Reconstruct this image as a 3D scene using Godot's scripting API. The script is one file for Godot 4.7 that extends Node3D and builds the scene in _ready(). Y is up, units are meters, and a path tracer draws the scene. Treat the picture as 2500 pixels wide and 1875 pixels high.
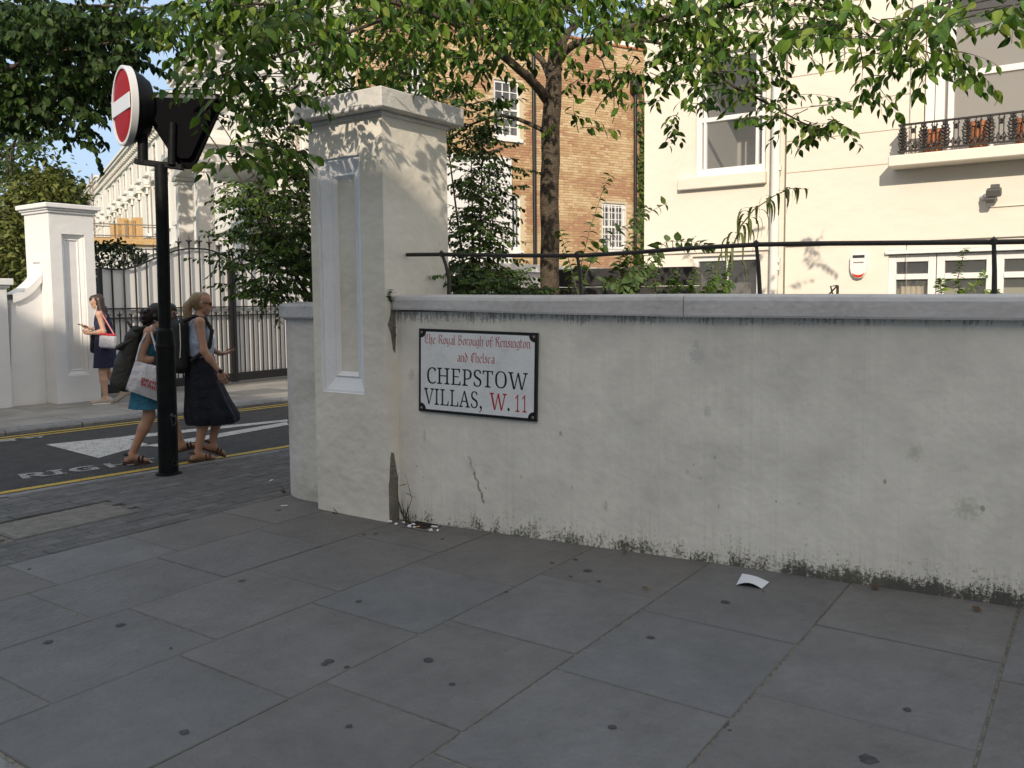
extends Node3D
# A London street corner: painted garden wall with a street name plate, a gate pier, a side street with
# three pedestrians, white villas, a cream house behind a young tree.
# Street frame: x = along the wall (T), y = up, z = towards the main street; the camera stands at its origin.

const F := 2080.0
const HOR := 727.0
const EYE := 1.58
const PW := 2500.0
const PH := 1875.0
const PY := 883.0            # the lens axis meets the picture a little above its middle (shifted or cropped frame)
var CB: Basis
var WB: Basis
var VB: Basis
var VO := Vector3(-8.05, 0, -28.9)
var M := {}
var names := {}
var rng := RandomNumberGenerator.new()

class MB:
	var v := PackedVector3Array()
	var n := PackedVector3Array()
	var uv := PackedVector2Array()
	var c := PackedColorArray()
	var col := Color.WHITE
	var use_col := false
	func vert(p: Vector3, nn: Vector3, t := Vector2.ZERO) -> void:
		v.append(p); n.append(nn); uv.append(t)
		if use_col: c.append(col)
	func tri(a: Vector3, b: Vector3, d: Vector3) -> void:
		var nn := (b - a).cross(d - a).normalized()
		vert(a, nn); vert(d, nn); vert(b, nn)
	func tri_n(a: Vector3, b: Vector3, d: Vector3, na: Vector3, nb: Vector3, nd: Vector3) -> void:
		vert(a, na); vert(d, nd); vert(b, nb)
	func quad(a: Vector3, b: Vector3, d: Vector3, e: Vector3) -> void:
		tri(a, b, d); tri(a, d, e)
	func quad_uv(a: Vector3, b: Vector3, d: Vector3, e: Vector3, ua: Vector2, ub: Vector2, ud: Vector2, ue: Vector2) -> void:
		var nn := (b - a).cross(e - a).normalized()
		vert(a, nn, ua); vert(d, nn, ud); vert(b, nn, ub)
		vert(a, nn, ua); vert(e, nn, ue); vert(d, nn, ud)
	func box(ctr: Vector3, size: Vector3, bs := Basis.IDENTITY, bev := 0.0) -> void:
		var h := size * 0.5
		if bev <= 0.0:
			var p := []
			for i in 8:
				p.append(ctr + bs * Vector3(h.x if i & 1 else -h.x, h.y if i & 2 else -h.y, h.z if i & 4 else -h.z))
			quad(p[0], p[2], p[3], p[1]); quad(p[4], p[5], p[7], p[6])
			quad(p[0], p[4], p[6], p[2]); quad(p[1], p[3], p[7], p[5])
			quad(p[0], p[1], p[5], p[4]); quad(p[2], p[6], p[7], p[3])
			return
		var g := h - Vector3(bev, bev, bev)
		var q := func(sx: float, sy: float, sz: float, ax: int) -> Vector3:
			return ctr + bs * Vector3(sx * (h.x if ax == 0 else g.x), sy * (h.y if ax == 1 else g.y), sz * (h.z if ax == 2 else g.z))
		for ax in 3:
			for s in [-1.0, 1.0]:
				var pts := []
				for k in [[-1, -1], [1, -1], [1, 1], [-1, 1]]:
					var a := [0.0, 0.0, 0.0]
					a[ax] = s; a[(ax + 1) % 3] = k[0]; a[(ax + 2) % 3] = k[1]
					pts.append(q.call(a[0], a[1], a[2], ax))
				if s > 0: quad(pts[0], pts[1], pts[2], pts[3])
				else: quad(pts[3], pts[2], pts[1], pts[0])
		for ax in 3:
			var b1 := (ax + 1) % 3
			var b2 := (ax + 2) % 3
			for s1 in [-1.0, 1.0]:
				for s2 in [-1.0, 1.0]:
					var pts := []
					for e in [[-1.0, b1], [1.0, b1], [1.0, b2], [-1.0, b2]]:
						var a := [0.0, 0.0, 0.0]
						a[ax] = e[0]; a[b1] = s1; a[b2] = s2
						pts.append(q.call(a[0], a[1], a[2], e[1]))
					if s1 * s2 > 0: quad(pts[3], pts[2], pts[1], pts[0])
					else: quad(pts[0], pts[1], pts[2], pts[3])
		for sx in [-1.0, 1.0]:
			for sy in [-1.0, 1.0]:
				for sz in [-1.0, 1.0]:
					var a: Vector3 = q.call(sx, sy, sz, 0)
					var b: Vector3 = q.call(sx, sy, sz, 1)
					var d: Vector3 = q.call(sx, sy, sz, 2)
					if sx * sy * sz > 0: tri(a, b, d)
					else: tri(a, d, b)
	func span(a: Vector3, b: Vector3, bev := 0.0) -> void:
		box((a + b) * 0.5, (b - a).abs(), Basis.IDENTITY, bev)
	func tube(path: Array, radii: Array, sides := 8, cap := true, flat := 1.0) -> void:
		var np := path.size()
		var rings := []
		var norms := []
		var up := Vector3.UP
		var lx := Vector3.ZERO
		for i in np:
			var t: Vector3 = (path[min(i + 1, np - 1)] - path[max(i - 1, 0)]).normalized()
			if i == 0:
				if absf(t.dot(up)) > 0.9: up = Vector3(0.3, 0.1, 0.95)
				lx = t.cross(up).normalized()
			else:
				lx = (lx - t * lx.dot(t)).normalized()
			var ly := t.cross(lx).normalized()
			var r: float = radii[min(i, radii.size() - 1)]
			var ring := []
			var nr := []
			for k in sides:
				var an := TAU * k / sides
				var d := lx * cos(an) + ly * sin(an) * flat
				ring.append(path[i] + d * r); nr.append(d.normalized())
			rings.append(ring); norms.append(nr)
		for i in np - 1:
			for k in sides:
				var k2 := (k + 1) % sides
				tri_n(rings[i][k], rings[i][k2], rings[i + 1][k2], norms[i][k], norms[i][k2], norms[i + 1][k2])
				tri_n(rings[i][k], rings[i + 1][k2], rings[i + 1][k], norms[i][k], norms[i + 1][k2], norms[i + 1][k])
		if cap:
			for k in sides:
				var k2 := (k + 1) % sides
				tri(path[0], rings[0][k2], rings[0][k])
				tri(path[np - 1], rings[np - 1][k], rings[np - 1][k2])
	func lathe(prof: Array, ctr: Vector3, sides := 12, bs := Basis.IDENTITY) -> void:
		for i in prof.size() - 1:
			var a: Vector2 = prof[i]
			var b: Vector2 = prof[i + 1]
			var sl := Vector2(b.y - a.y, a.x - b.x).normalized()
			for k in sides:
				var a0 := TAU * k / sides
				var a1 := TAU * (k + 1) / sides
				var e0 := Vector3(cos(a0), 0, sin(a0))
				var e1 := Vector3(cos(a1), 0, sin(a1))
				var p0 := ctr + bs * (e0 * a.x + Vector3.UP * a.y)
				var p1 := ctr + bs * (e1 * a.x + Vector3.UP * a.y)
				var p2 := ctr + bs * (e1 * b.x + Vector3.UP * b.y)
				var p3 := ctr + bs * (e0 * b.x + Vector3.UP * b.y)
				var n0 := bs * (e0 * sl.x + Vector3.UP * sl.y)
				var n1 := bs * (e1 * sl.x + Vector3.UP * sl.y)
				if b.x > 1e-5: tri_n(p0, p3, p2, n0, n0, n1)
				if a.x > 1e-5: tri_n(p0, p2, p1, n0, n1, n1)
	func prism(poly: PackedVector2Array, z0: float, z1: float, xf := Transform3D.IDENTITY) -> void:
		var p := poly
		if Geometry2D.is_polygon_clockwise(p): p = PackedVector2Array(Array(p)); p.reverse()
		var ix := Geometry2D.triangulate_polygon(p)
		for i in range(0, ix.size(), 3):
			var a := p[ix[i]]; var b := p[ix[i + 1]]; var d := p[ix[i + 2]]
			if (b - a).cross(d - a) < 0: var t := b; b = d; d = t
			tri(xf * Vector3(a.x, a.y, z1), xf * Vector3(b.x, b.y, z1), xf * Vector3(d.x, d.y, z1))
			tri(xf * Vector3(a.x, a.y, z0), xf * Vector3(d.x, d.y, z0), xf * Vector3(b.x, b.y, z0))
		for i in p.size():
			var a := p[i]; var b := p[(i + 1) % p.size()]
			quad(xf * Vector3(a.x, a.y, z0), xf * Vector3(b.x, b.y, z0), xf * Vector3(b.x, b.y, z1), xf * Vector3(a.x, a.y, z1))
	func add(o: MB, xf := Transform3D.IDENTITY) -> void:
		var nb := xf.basis.inverse().transposed()
		for i in o.v.size():
			v.append(xf * o.v[i]); n.append((nb * o.n[i]).normalized()); uv.append(o.uv[i])
			if use_col: c.append(o.c[i] if o.use_col else col)
	func mesh() -> ArrayMesh:
		var a := []
		a.resize(Mesh.ARRAY_MAX)
		a[Mesh.ARRAY_VERTEX] = v; a[Mesh.ARRAY_NORMAL] = n; a[Mesh.ARRAY_TEX_UV] = uv
		if use_col: a[Mesh.ARRAY_COLOR] = c
		var m := ArrayMesh.new()
		m.add_surface_from_arrays(Mesh.PRIMITIVE_TRIANGLES, a)
		return m

# ---------- pixels to positions ----------
func ray(px: float, py: float) -> Vector3:
	return CB * Vector3((px - PW * 0.5) / F, -(py - PY) / F, -1.0)
func gp(px: float, py: float, h := 0.0) -> Vector3:              # on level ground, street frame
	var d := ray(px, py)
	return WB.inverse() * (Vector3(0, EYE, 0) + d * ((h - EYE) / d.y))
func ad(px: float, py: float, dep: float) -> Vector3:            # at a depth, street frame
	var d := ray(px, py)
	return WB.inverse() * (Vector3(0, EYE, 0) + d * (dep / -d.z))
func os(px: float, py: float, s: float) -> Vector3:              # on the upright plane z = -s
	var d := WB.inverse() * ray(px, py)
	return Vector3(0, EYE, 0) + d * (s / -d.z)
func ot(px: float, py: float, t: float) -> Vector3:              # on the upright plane x = t
	var d := WB.inverse() * ray(px, py)
	return Vector3(0, EYE, 0) + d * (t / d.x)
func ov(px: float, py: float, off := 0.0) -> Vector3:            # on the villa facade plane, villa frame
	var o := VB.inverse() * (Vector3(0, EYE, 0) - VO)
	var d := VB.inverse() * ray(px, py)
	return o + d * ((off - o.z) / d.z)

# ---------- objects ----------
func numbered(b: String) -> String:
	var k: int = names.get(b, 0)
	names[b] = k + 1
	return b if k == 0 else "%s_%03d" % [b, k]
func meta(o: Node, label: String, cat: String, group := "", kind := "") -> void:
	if label: o.set_meta("label", label)
	if cat: o.set_meta("category", cat)
	if group: o.set_meta("group", group)
	if kind: o.set_meta("kind", kind)
func thing(called: String, label: String, cat: String, q: Vector3, yaw := 0.0, group := "") -> Node3D:
	var o := Node3D.new()
	o.name = numbered(called)
	add_child(o)
	o.transform = Transform3D(WB * Basis(Vector3.UP, yaw), WB * q)
	meta(o, label, cat, group)
	return o
func obj(called: String, what, mat: Material, parent: Node = null, xf := Transform3D.IDENTITY) -> MeshInstance3D:
	var o := MeshInstance3D.new()
	o.mesh = what.mesh() if what is MB else what
	o.material_override = mat
	if parent == null:
		o.name = numbered(called)
		add_child(o)
		o.transform = Transform3D(WB, Vector3.ZERO) * xf
	else:
		o.name = called
		parent.add_child(o, true)
		o.transform = xf
	return o
func struct(called: String, what, mat: Material, xf := Transform3D.IDENTITY) -> MeshInstance3D:
	var o := obj(called, what, mat, null, xf)
	o.set_meta("kind", "structure")
	return o
func part(called: String, parent: Node) -> Node3D:
	var o := Node3D.new()
	o.name = called
	parent.add_child(o, true)
	return o

# ---------- materials ----------
func lin(r: float, g: float, b: float) -> Color:
	return Color(r, g, b).linear_to_srgb()
func noise_img(w: int, h: int, fr: float, sd: int, type := FastNoiseLite.TYPE_SIMPLEX, oct := 4) -> PackedByteArray:
	var f := FastNoiseLite.new()
	f.noise_type = type; f.frequency = fr; f.seed = sd; f.fractal_octaves = oct
	return f.get_seamless_image(w, h, false, false, 0.1, true).get_data()
func ramp_tex(layers: Array, cols: Array, size := 512) -> ImageTexture:       # layers: [frequency, weight, seed]; cols: linear colours from low to high
	var n := size * size
	var acc := PackedFloat32Array()
	acc.resize(n)
	var tw := 0.0
	for l in layers:
		var d := noise_img(size, size, l[0], l[2], l[3] if l.size() > 3 else FastNoiseLite.TYPE_SIMPLEX)
		var w: float = l[1] / 255.0
		tw += l[1]
		for i in n: acc[i] += d[i] * w
	var lut := []
	for i in 257:
		var x := i / 256.0 * (cols.size() - 1)
		var k := mini(int(x), cols.size() - 2)
		var a: Color = cols[k]; var b: Color = cols[k + 1]
		var cc := a.lerp(b, x - k).linear_to_srgb()
		lut.append([int(clampf(cc.r, 0, 1) * 255), int(clampf(cc.g, 0, 1) * 255), int(clampf(cc.b, 0, 1) * 255)])
	var out := PackedByteArray()
	out.resize(n * 3)
	for i in n:
		var e: Array = lut[clampi(int((acc[i] / tw - 0.5) * 1.5 * 256 + 128), 0, 256)]
		out[i * 3] = e[0]; out[i * 3 + 1] = e[1]; out[i * 3 + 2] = e[2]
	return ImageTexture.create_from_image(Image.create_from_data(size, size, false, Image.FORMAT_RGB8, out))
func bump_tex(fr: float, sd: int, strength := 4.0, size := 256, type := FastNoiseLite.TYPE_SIMPLEX, hgt := 0) -> ImageTexture:
	var hh := hgt if hgt else size
	var im := Image.create_from_data(size, hh, false, Image.FORMAT_L8, noise_img(size, hh, fr, sd, type))
	im.convert(Image.FORMAT_RGB8)
	im.bump_map_to_normal_map(strength)
	return ImageTexture.create_from_image(im)
func mat(c: Color, rough := 0.8, metal := 0.0) -> StandardMaterial3D:
	var m := StandardMaterial3D.new()
	m.albedo_color = c; m.roughness = rough; m.metallic = metal
	return m
func tmat(tex: Texture2D, rough: float, scale: float, nrm: Texture2D = null, nscale := 1.0, tint := Color.WHITE) -> StandardMaterial3D:
	var m := mat(tint, rough)
	m.albedo_texture = tex
	m.uv1_triplanar = true; m.uv1_world_triplanar = true
	m.uv1_scale = Vector3(scale, scale, scale)
	if nrm:
		m.normal_enabled = true; m.normal_texture = nrm; m.normal_scale = nscale
	return m
func C(g: float, w := 1.0) -> Color:
	return Color(g * w, g, g / w)
func make_materials() -> void:
	var grain := bump_tex(0.06, 3, 3.0)
	var rough_n := bump_tex(0.12, 9, 5.0)
	M.pier = tmat(ramp_tex([[0.004, 1.0, 1], [0.03, 0.5, 2], [0.15, 0.25, 3]], [Color(.58, .55, .47), Color(.68, .65, .57), Color(.73, .70, .62), Color(.76, .74, .67)]), 0.75, 0.45, grain, 0.25)
	M.moulding = tmat(ramp_tex([[0.01, 1.0, 4], [0.1, 0.3, 5]], [Color(.74, .755, .79), Color(.80, .82, .85)], 256), 0.6, 0.8, grain, 0.15)
	M.coping = tmat(ramp_tex([[0.005, 1.0, 6], [0.05, 0.6, 7], [0.2, 0.3, 8]], [Color(.36, .36, .37), Color(.50, .50, .51), Color(.57, .57, .58), Color(.62, .62, .63)]), 0.8, 0.6, rough_n, 0.1)
	M.cap = tmat(ramp_tex([[0.006, 1.0, 16], [0.05, 0.6, 17], [0.2, 0.3, 18]], [Color(.42, .42, .40), Color(.56, .555, .53), Color(.63, .625, .60), Color(.68, .675, .65)]), 0.8, 0.6, rough_n, 0.1)
	M.slabs = []
	for k in 5:
		var b: float = [.122, .134, .127, .140, .117][k]
		var w: float = [1.02, .99, 1.04, 1.01, 1.05][k]
		M.slabs.append(tmat(ramp_tex([[0.004, 1.0, 21 + k], [0.02, 0.7, 31 + k], [0.12, 0.4, 41 + k], [0.3, 0.2, 47 + k]], [C(b * .78, w), C(b * .94, w), C(b * 1.05, w), C(b * 1.2, w)]), 0.75, 0.5 + 0.06 * k, rough_n, 0.2))
	M.joint = tmat(ramp_tex([[0.05, 1, 51]], [Color(.09, .085, .07), Color(.22, .20, .16)], 256), 0.95, 1.5)
	M.pavers = []
	for k in 4:
		var b: float = [.085, .10, .092, .115][k]
		M.pavers.append(tmat(ramp_tex([[0.02, 1, 61 + k], [0.15, 0.6, 66 + k]], [C(b * .75, 1.01), C(b, 1.03), C(b * 1.25, 1.02)], 256), 0.8, 0.9, rough_n, 0.4))
	M.conc = tmat(ramp_tex([[0.03, 1, 71], [0.25, 1.0, 72]], [Color(.11, .105, .09), Color(.165, .155, .135), Color(.22, .21, .185)], 256), 0.9, 0.8, rough_n, 0.5)
	M.asphalt = tmat(ramp_tex([[0.006, 0.5, 73], [0.22, 1.0, 74], [0.4, 0.7, 75]], [Color(.014, .014, .015), Color(.031, .0305, .03), Color(.048, .047, .046), Color(.10, .097, .094)]), 0.9, 0.9, rough_n, 0.8)
	M.kerb = tmat(ramp_tex([[0.03, 1, 76], [0.3, 0.7, 77]], [Color(.12, .12, .12), Color(.19, .19, .19), Color(.25, .25, .245)], 256), 0.8, 0.9, rough_n, 0.4)
	M.farslab = tmat(ramp_tex([[0.004, 1, 78], [0.1, 0.4, 79]], [Color(.20, .19, .17), Color(.26, .25, .23), Color(.31, .30, .275)]), 0.8, 0.5, rough_n, 0.2)
	M.soil = tmat(ramp_tex([[0.05, 1, 80], [0.2, .5, 81]], [Color(.03, .024, .016), Color(.07, .055, .04)], 256), 0.95, 0.8)
	M.grass = tmat(ramp_tex([[0.05, 1, 82], [0.2, .5, 83]], [Color(.03, .05, .015), Color(.07, .10, .03)], 256), 0.95, 0.3)
	M.yellow = mark_mat(Color(.56, .38, .05), Color(.40, .29, .06), 0.33, 91)
	M.white_mark = mark_mat(Color(.55, .54, .51), Color(.42, .41, .39), 0.36, 92)
	M.worn_mark = mark_mat(Color(.46, .45, .43), Color(.30, .30, .29), 0.44, 93)
	M.cream = tmat(ramp_tex([[0.004, 1, 101], [0.04, 0.3, 102]], [Color(.74, .69, .60), Color(.775, .725, .635), Color(.80, .75, .66)], 256), 0.7, 0.25, grain, 0.12)
	M.white = mat(lin(.80, .80, .79), 0.5)
	M.white_wall = tmat(ramp_tex([[0.004, 1, 103], [0.05, 0.3, 104]], [Color(.70, .70, .70), Color(.755, .755, .75), Color(.79, .79, .785)], 256), 0.7, 0.3, grain, 0.1)
	M.stucco = tmat(ramp_tex([[0.004, 1, 105], [0.06, .4, 106]], [Color(.66, .65, .62), Color(.72, .71, .68), Color(.76, .75, .72)], 256), 0.75, 0.2)
	M.black = tmat(ramp_tex([[0.02, 1, 107], [0.2, .6, 108]], [Color(.004, .005, .006), Color(.007, .008, .009), Color(.012, .013, .013)], 256), 0.5, 1.5, grain, 0.04)
	M.black.metallic_specular = .25
	M.matt_black = mat(lin(.006, .006, .007), .85)
	M.matt_black.metallic_specular = .12
	M.iron = mat(lin(.012, .012, .013), 0.4)
	M.iron_rust = tmat(ramp_tex([[0.05, 1, 109], [0.2, .6, 110]], [Color(.012, .012, .012), Color(.022, .02, .018), Color(.045, .032, .024)], 256), 0.55, 2.0)
	M.cast = mat(lin(.045, .043, .042), 0.45, 0.3)
	M.glass = mat(Color(.62, .63, .64, 0.2), 0.02)
	M.glass.transparency = BaseMaterial3D.TRANSPARENCY_ALPHA
	M.dark = mat(lin(.02, .02, .022), 0.6)
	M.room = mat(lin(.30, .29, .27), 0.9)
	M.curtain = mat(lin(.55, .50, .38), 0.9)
	M.terracotta = tmat(ramp_tex([[0.03, 1, 111], [0.1, .5, 112]], [Color(.36, .12, .05), Color(.46, .17, .075), Color(.52, .22, .11)], 256), 0.8, 2.0)
	M.bark = tmat(ramp_tex([[0.015, 1, 113], [0.08, .9, 114], [.3, .4, 115]], [Color(.028, .021, .014), Color(.065, .048, .032), Color(.10, .078, .055), Color(.17, .14, .105)]), 0.75, 1.6, rough_n, 0.9)
	M.twig = mat(lin(.05, .036, .024), 0.8)
	M.green_twig = mat(lin(.07, .085, .03), 0.8)
	M.wood = tmat(ramp_tex([[0.03, 1, 116], [0.15, .5, 117]], [Color(.40, .25, .11), Color(.52, .35, .17), Color(.60, .43, .23)], 256), 0.8, 1.0)
	M.slate = mat(lin(.10, .09, .09), 0.7)
	M.steel = mat(lin(.30, .26, .23), 0.5, 0.5)
	M.red = mat(lin(.28, .008, .007), 0.55)
	M.red.metallic_specular = .2
	M.sign_white = mat(lin(.62, .63, .64), 0.35)
	M.bricks = []
	for k in 5:
		var bc: Color = [Color(.50, .345, .19), Color(.56, .40, .23), Color(.45, .29, .16), Color(.42, .235, .14), Color(.60, .46, .28)][k]
		M.bricks.append(tmat(ramp_tex([[0.05, 1, 121 + k], [.2, .5, 131 + k]], [bc * .85, bc, bc * 1.12], 128), 0.9, 2.0))
	M.mortar = tmat(ramp_tex([[0.1, 1, 141]], [Color(.55, .45, .31), Color(.64, .55, .40)], 128), 0.95, 1.0)
	M.skin = skin_mat(Color(.50, .30, .21))
	M.skin_b = skin_mat(Color(.46, .26, .18))
	M.hair_dark = mat(lin(.018, .013, .011), 0.5)
	M.hair_brown = mat(lin(.035, .02, .014), 0.4)
	M.hair_blond = tmat(ramp_tex([[0.08, 1, 151], [.3, .6, 152]], [Color(.16, .105, .055), Color(.26, .18, .10), Color(.36, .27, .16)], 128), 0.5, 4.0)
	var creases := bump_tex(0.016, 157, 9.0)
	M.navy = tmat(ramp_tex([[0.03, 1, 158], [.3, .5, 159]], [Color(.009, .012, .036), Color(.016, .019, .056)], 128), 0.85, 2.5, creases, 0.8)
	M.navy_skirt = tmat(ramp_tex([[0.03, 1, 158], [.3, .5, 159]], [Color(.006, .008, .017), Color(.012, .014, .028)], 128), 0.85, 2.0, creases, 0.9)
	M.teal = tmat(ramp_tex([[0.06, 1, 153], [.2, .6, 154]], [Color(.018, .11, .19), Color(.03, .17, .27), Color(.045, .21, .31)], 128), 0.85, 2.5, creases, 0.8)
	M.pale_blue = tmat(ramp_tex([[0.03, 1, 160], [.3, .5, 164]], [Color(.32, .40, .56), Color(.40, .48, .64)], 128), 0.85, 2.5, creases, 0.8)
	M.pack_black = mat(lin(.008, .008, .010), 0.7)
	M.pack_grey = tmat(ramp_tex([[0.05, 1, 155], [.3, .5, 156]], [Color(.022, .023, .02), Color(.04, .04, .036)], 128), 0.8, 3.0, creases, 0.8)
	M.canvas = tmat(ramp_tex([[0.02, 1, 165], [.3, .4, 166]], [Color(.56, .56, .63), Color(.66, .66, .71)], 128), 0.9, 2.5, creases, 0.8)
	M.leather = mat(lin(.06, .03, .02), 0.6)
	M.pier_low = tmat(ramp_tex([[0.004, 1.0, 161], [0.03, 0.6, 162], [0.15, 0.3, 163]], [Color(.38, .37, .33), Color(.54, .525, .48), Color(.64, .625, .58), Color(.69, .675, .63)]), 0.8, 0.5, grain, 0.25)
	M.leaf_g = mat(lin(.06, .12, .025), .5)
	M.leaf_d = mat(lin(.03, .06, .018), .5)
	M.sign_black = mat(lin(.008, .008, .009), .35)
	M.enamel = tmat(ramp_tex([[0.006, 1, 171], [0.04, .6, 172], [.2, .3, 173]], [Color(.60, .63, .66), Color(.72, .75, .78), Color(.77, .80, .83), Color(.79, .82, .85)]), .22, 1.3)
	M.letter_red = mat(lin(.42, .014, .022), .3)
	M.letter_black = mat(lin(.008, .009, .013), .3)
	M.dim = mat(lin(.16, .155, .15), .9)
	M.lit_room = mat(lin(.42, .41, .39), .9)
	M.pipe = mat(lin(.80, .78, .72), .45)
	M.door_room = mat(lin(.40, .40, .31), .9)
	M.cast_grey = mat(lin(.10, .10, .095), .5)
	M.backing = mat(lin(.78, .77, .74), .7)
	M.undercoat = mat(lin(.10, .11, .12), .6)
	M.gum = tmat(ramp_tex([[0.05, 1, 174]], [Color(.03, .03, .032), Color(.055, .055, .058)], 128), .7, 4.0)
	M.shoe = tmat(ramp_tex([[0.1, 1, 175], [.3, .8, 176]], [Color(.25, .12, .05), Color(.40, .36, .32), Color(.55, .50, .45)], 128), .7, 6.0)
	M.pink = mat(lin(.55, .22, .22), .7)
	M.paper = mat(lin(.70, .73, .80), .7)
func mark_mat(a: Color, b: Color, holes: float, sd: int) -> StandardMaterial3D:   # worn road paint: chips of tarmac show through
	var n := 256
	var d := noise_img(n, n, 0.12, sd)
	var e := noise_img(n, n, 0.015, sd + 7)
	var out := PackedByteArray()
	out.resize(n * n * 4)
	for i in n * n:
		var cc := a.lerp(b, e[i] / 255.0).linear_to_srgb()
		out[i * 4] = int(cc.r * 255); out[i * 4 + 1] = int(cc.g * 255); out[i * 4 + 2] = int(cc.b * 255)
		out[i * 4 + 3] = 255 if (d[i] * 0.7 + e[i] * 0.3) / 255.0 > holes else 0
	var m := tmat(ImageTexture.create_from_image(Image.create_from_data(n, n, false, Image.FORMAT_RGBA8, out)), 0.8, 1.6)
	m.transparency = BaseMaterial3D.TRANSPARENCY_ALPHA_SCISSOR
	m.alpha_scissor_threshold = 0.5
	return m
func skin_mat(c: Color) -> StandardMaterial3D:
	var m := mat(c.linear_to_srgb(), 0.55)
	m.subsurf_scatter_enabled = true
	m.subsurf_scatter_strength = 0.1
	return m
func _ready() -> void:
	rng.seed = 11
	CB = Basis(Vector3.RIGHT, -atan((PY - HOR) / F)) * Basis(Vector3.BACK, -deg_to_rad(0.55))
	WB = Basis(Vector3.UP, -deg_to_rad(34.9))
	VB = Basis(Vector3(0.515, 0, 0.857).normalized(), Vector3.UP, Vector3(-0.857, 0, 0.515).normalized())
	var cam := Camera3D.new()
	cam.name = "camera"
	add_child(cam)
	cam.transform = Transform3D(CB, Vector3(0, EYE, 0))
	cam.near = 0.05
	cam.projection = Camera3D.PROJECTION_FRUSTUM
	cam.size = PH / F * cam.near
	cam.frustum_offset = Vector2(0, -(PH * 0.5 - PY) / F * cam.near)
	cam.far = 900.0
	cam.current = true
	# sky and sun: low afternoon sun behind the camera, over the roofs across the main street
	var sm := ProceduralSkyMaterial.new()
	sm.sky_top_color = lin(.31, .41, .55)
	sm.sky_horizon_color = lin(.37, .50, .65)
	sm.sky_curve = 0.2
	sm.sky_energy_multiplier = 1.0
	sm.sun_angle_max = 90.0
	sm.sun_curve = 1.0
	sm.ground_horizon_color = lin(.25, .24, .23)
	sm.ground_bottom_color = lin(.12, .12, .12)
	var sky := Sky.new()
	sky.sky_material = sm
	var env := Environment.new()
	env.background_mode = Environment.BG_SKY
	env.sky = sky
	env.tonemap_mode = Environment.TONE_MAPPER_LINEAR
	env.tonemap_exposure = 1.64
	env.ambient_light_source = Environment.AMBIENT_SOURCE_SKY
	env.sdfgi_enabled = true
	env.ssao_enabled = true
	env.ssil_enabled = true
	var we := WorldEnvironment.new()
	we.name = "world_environment"
	we.environment = env
	add_child(we)
	var sun := DirectionalLight3D.new()
	sun.name = "sun"
	add_child(sun)
	var az := deg_to_rad(26.0)
	var el := deg_to_rad(26.1)
	var to_sun := WB * Vector3(sin(az) * cos(el), sin(el), cos(az) * cos(el))
	sun.look_at_from_position(to_sun * 50.0, Vector3.ZERO, Vector3.UP)
	sun.light_color = Color(1.0, 0.935, 0.85)
	sun.light_energy = 0.8
	sun.light_angular_distance = 0.53
	sun.shadow_enabled = true
	make_materials()
	ground_and_roads()
	garden_wall()
	gate_pier()
	corner_walls()
	name_plate()
	opposite_terrace()
	cream_house()
	brick_house()
	villas()
	far_gate()
	sign_post()
	trees()
	garden()
	people()
	litter()

# ---------- ground, roads, pavements ----------
func sheet(pts: Array, h: float) -> MB:
	var b := MB.new()
	var p := PackedVector2Array()
	for q in pts: p.append(q)
	if Geometry2D.is_polygon_clockwise(p): p.reverse()
	var ix := Geometry2D.triangulate_polygon(p)
	for i in range(0, ix.size(), 3):
		var a := p[ix[i]]; var c := p[ix[i + 1]]; var d := p[ix[i + 2]]
		if (c - a).cross(d - a) < 0: var t := c; c = d; d = t
		b.tri(Vector3(a.x, h, -a.y), Vector3(c.x, h, -c.y), Vector3(d.x, h, -d.y))
	return b
func rt(t: float, s: float) -> float:           # the side street runs a little aslant of the pavement grid
	return t + 0.1 * (s - 3.0)
func strip(t: float, w: float, s0: float, s1: float, h: float) -> MB:
	return sheet([Vector2(rt(t, s0), s0), Vector2(rt(t, s1), s1), Vector2(rt(t + w, s1), s1), Vector2(rt(t + w, s0), s0)], h)
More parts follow.
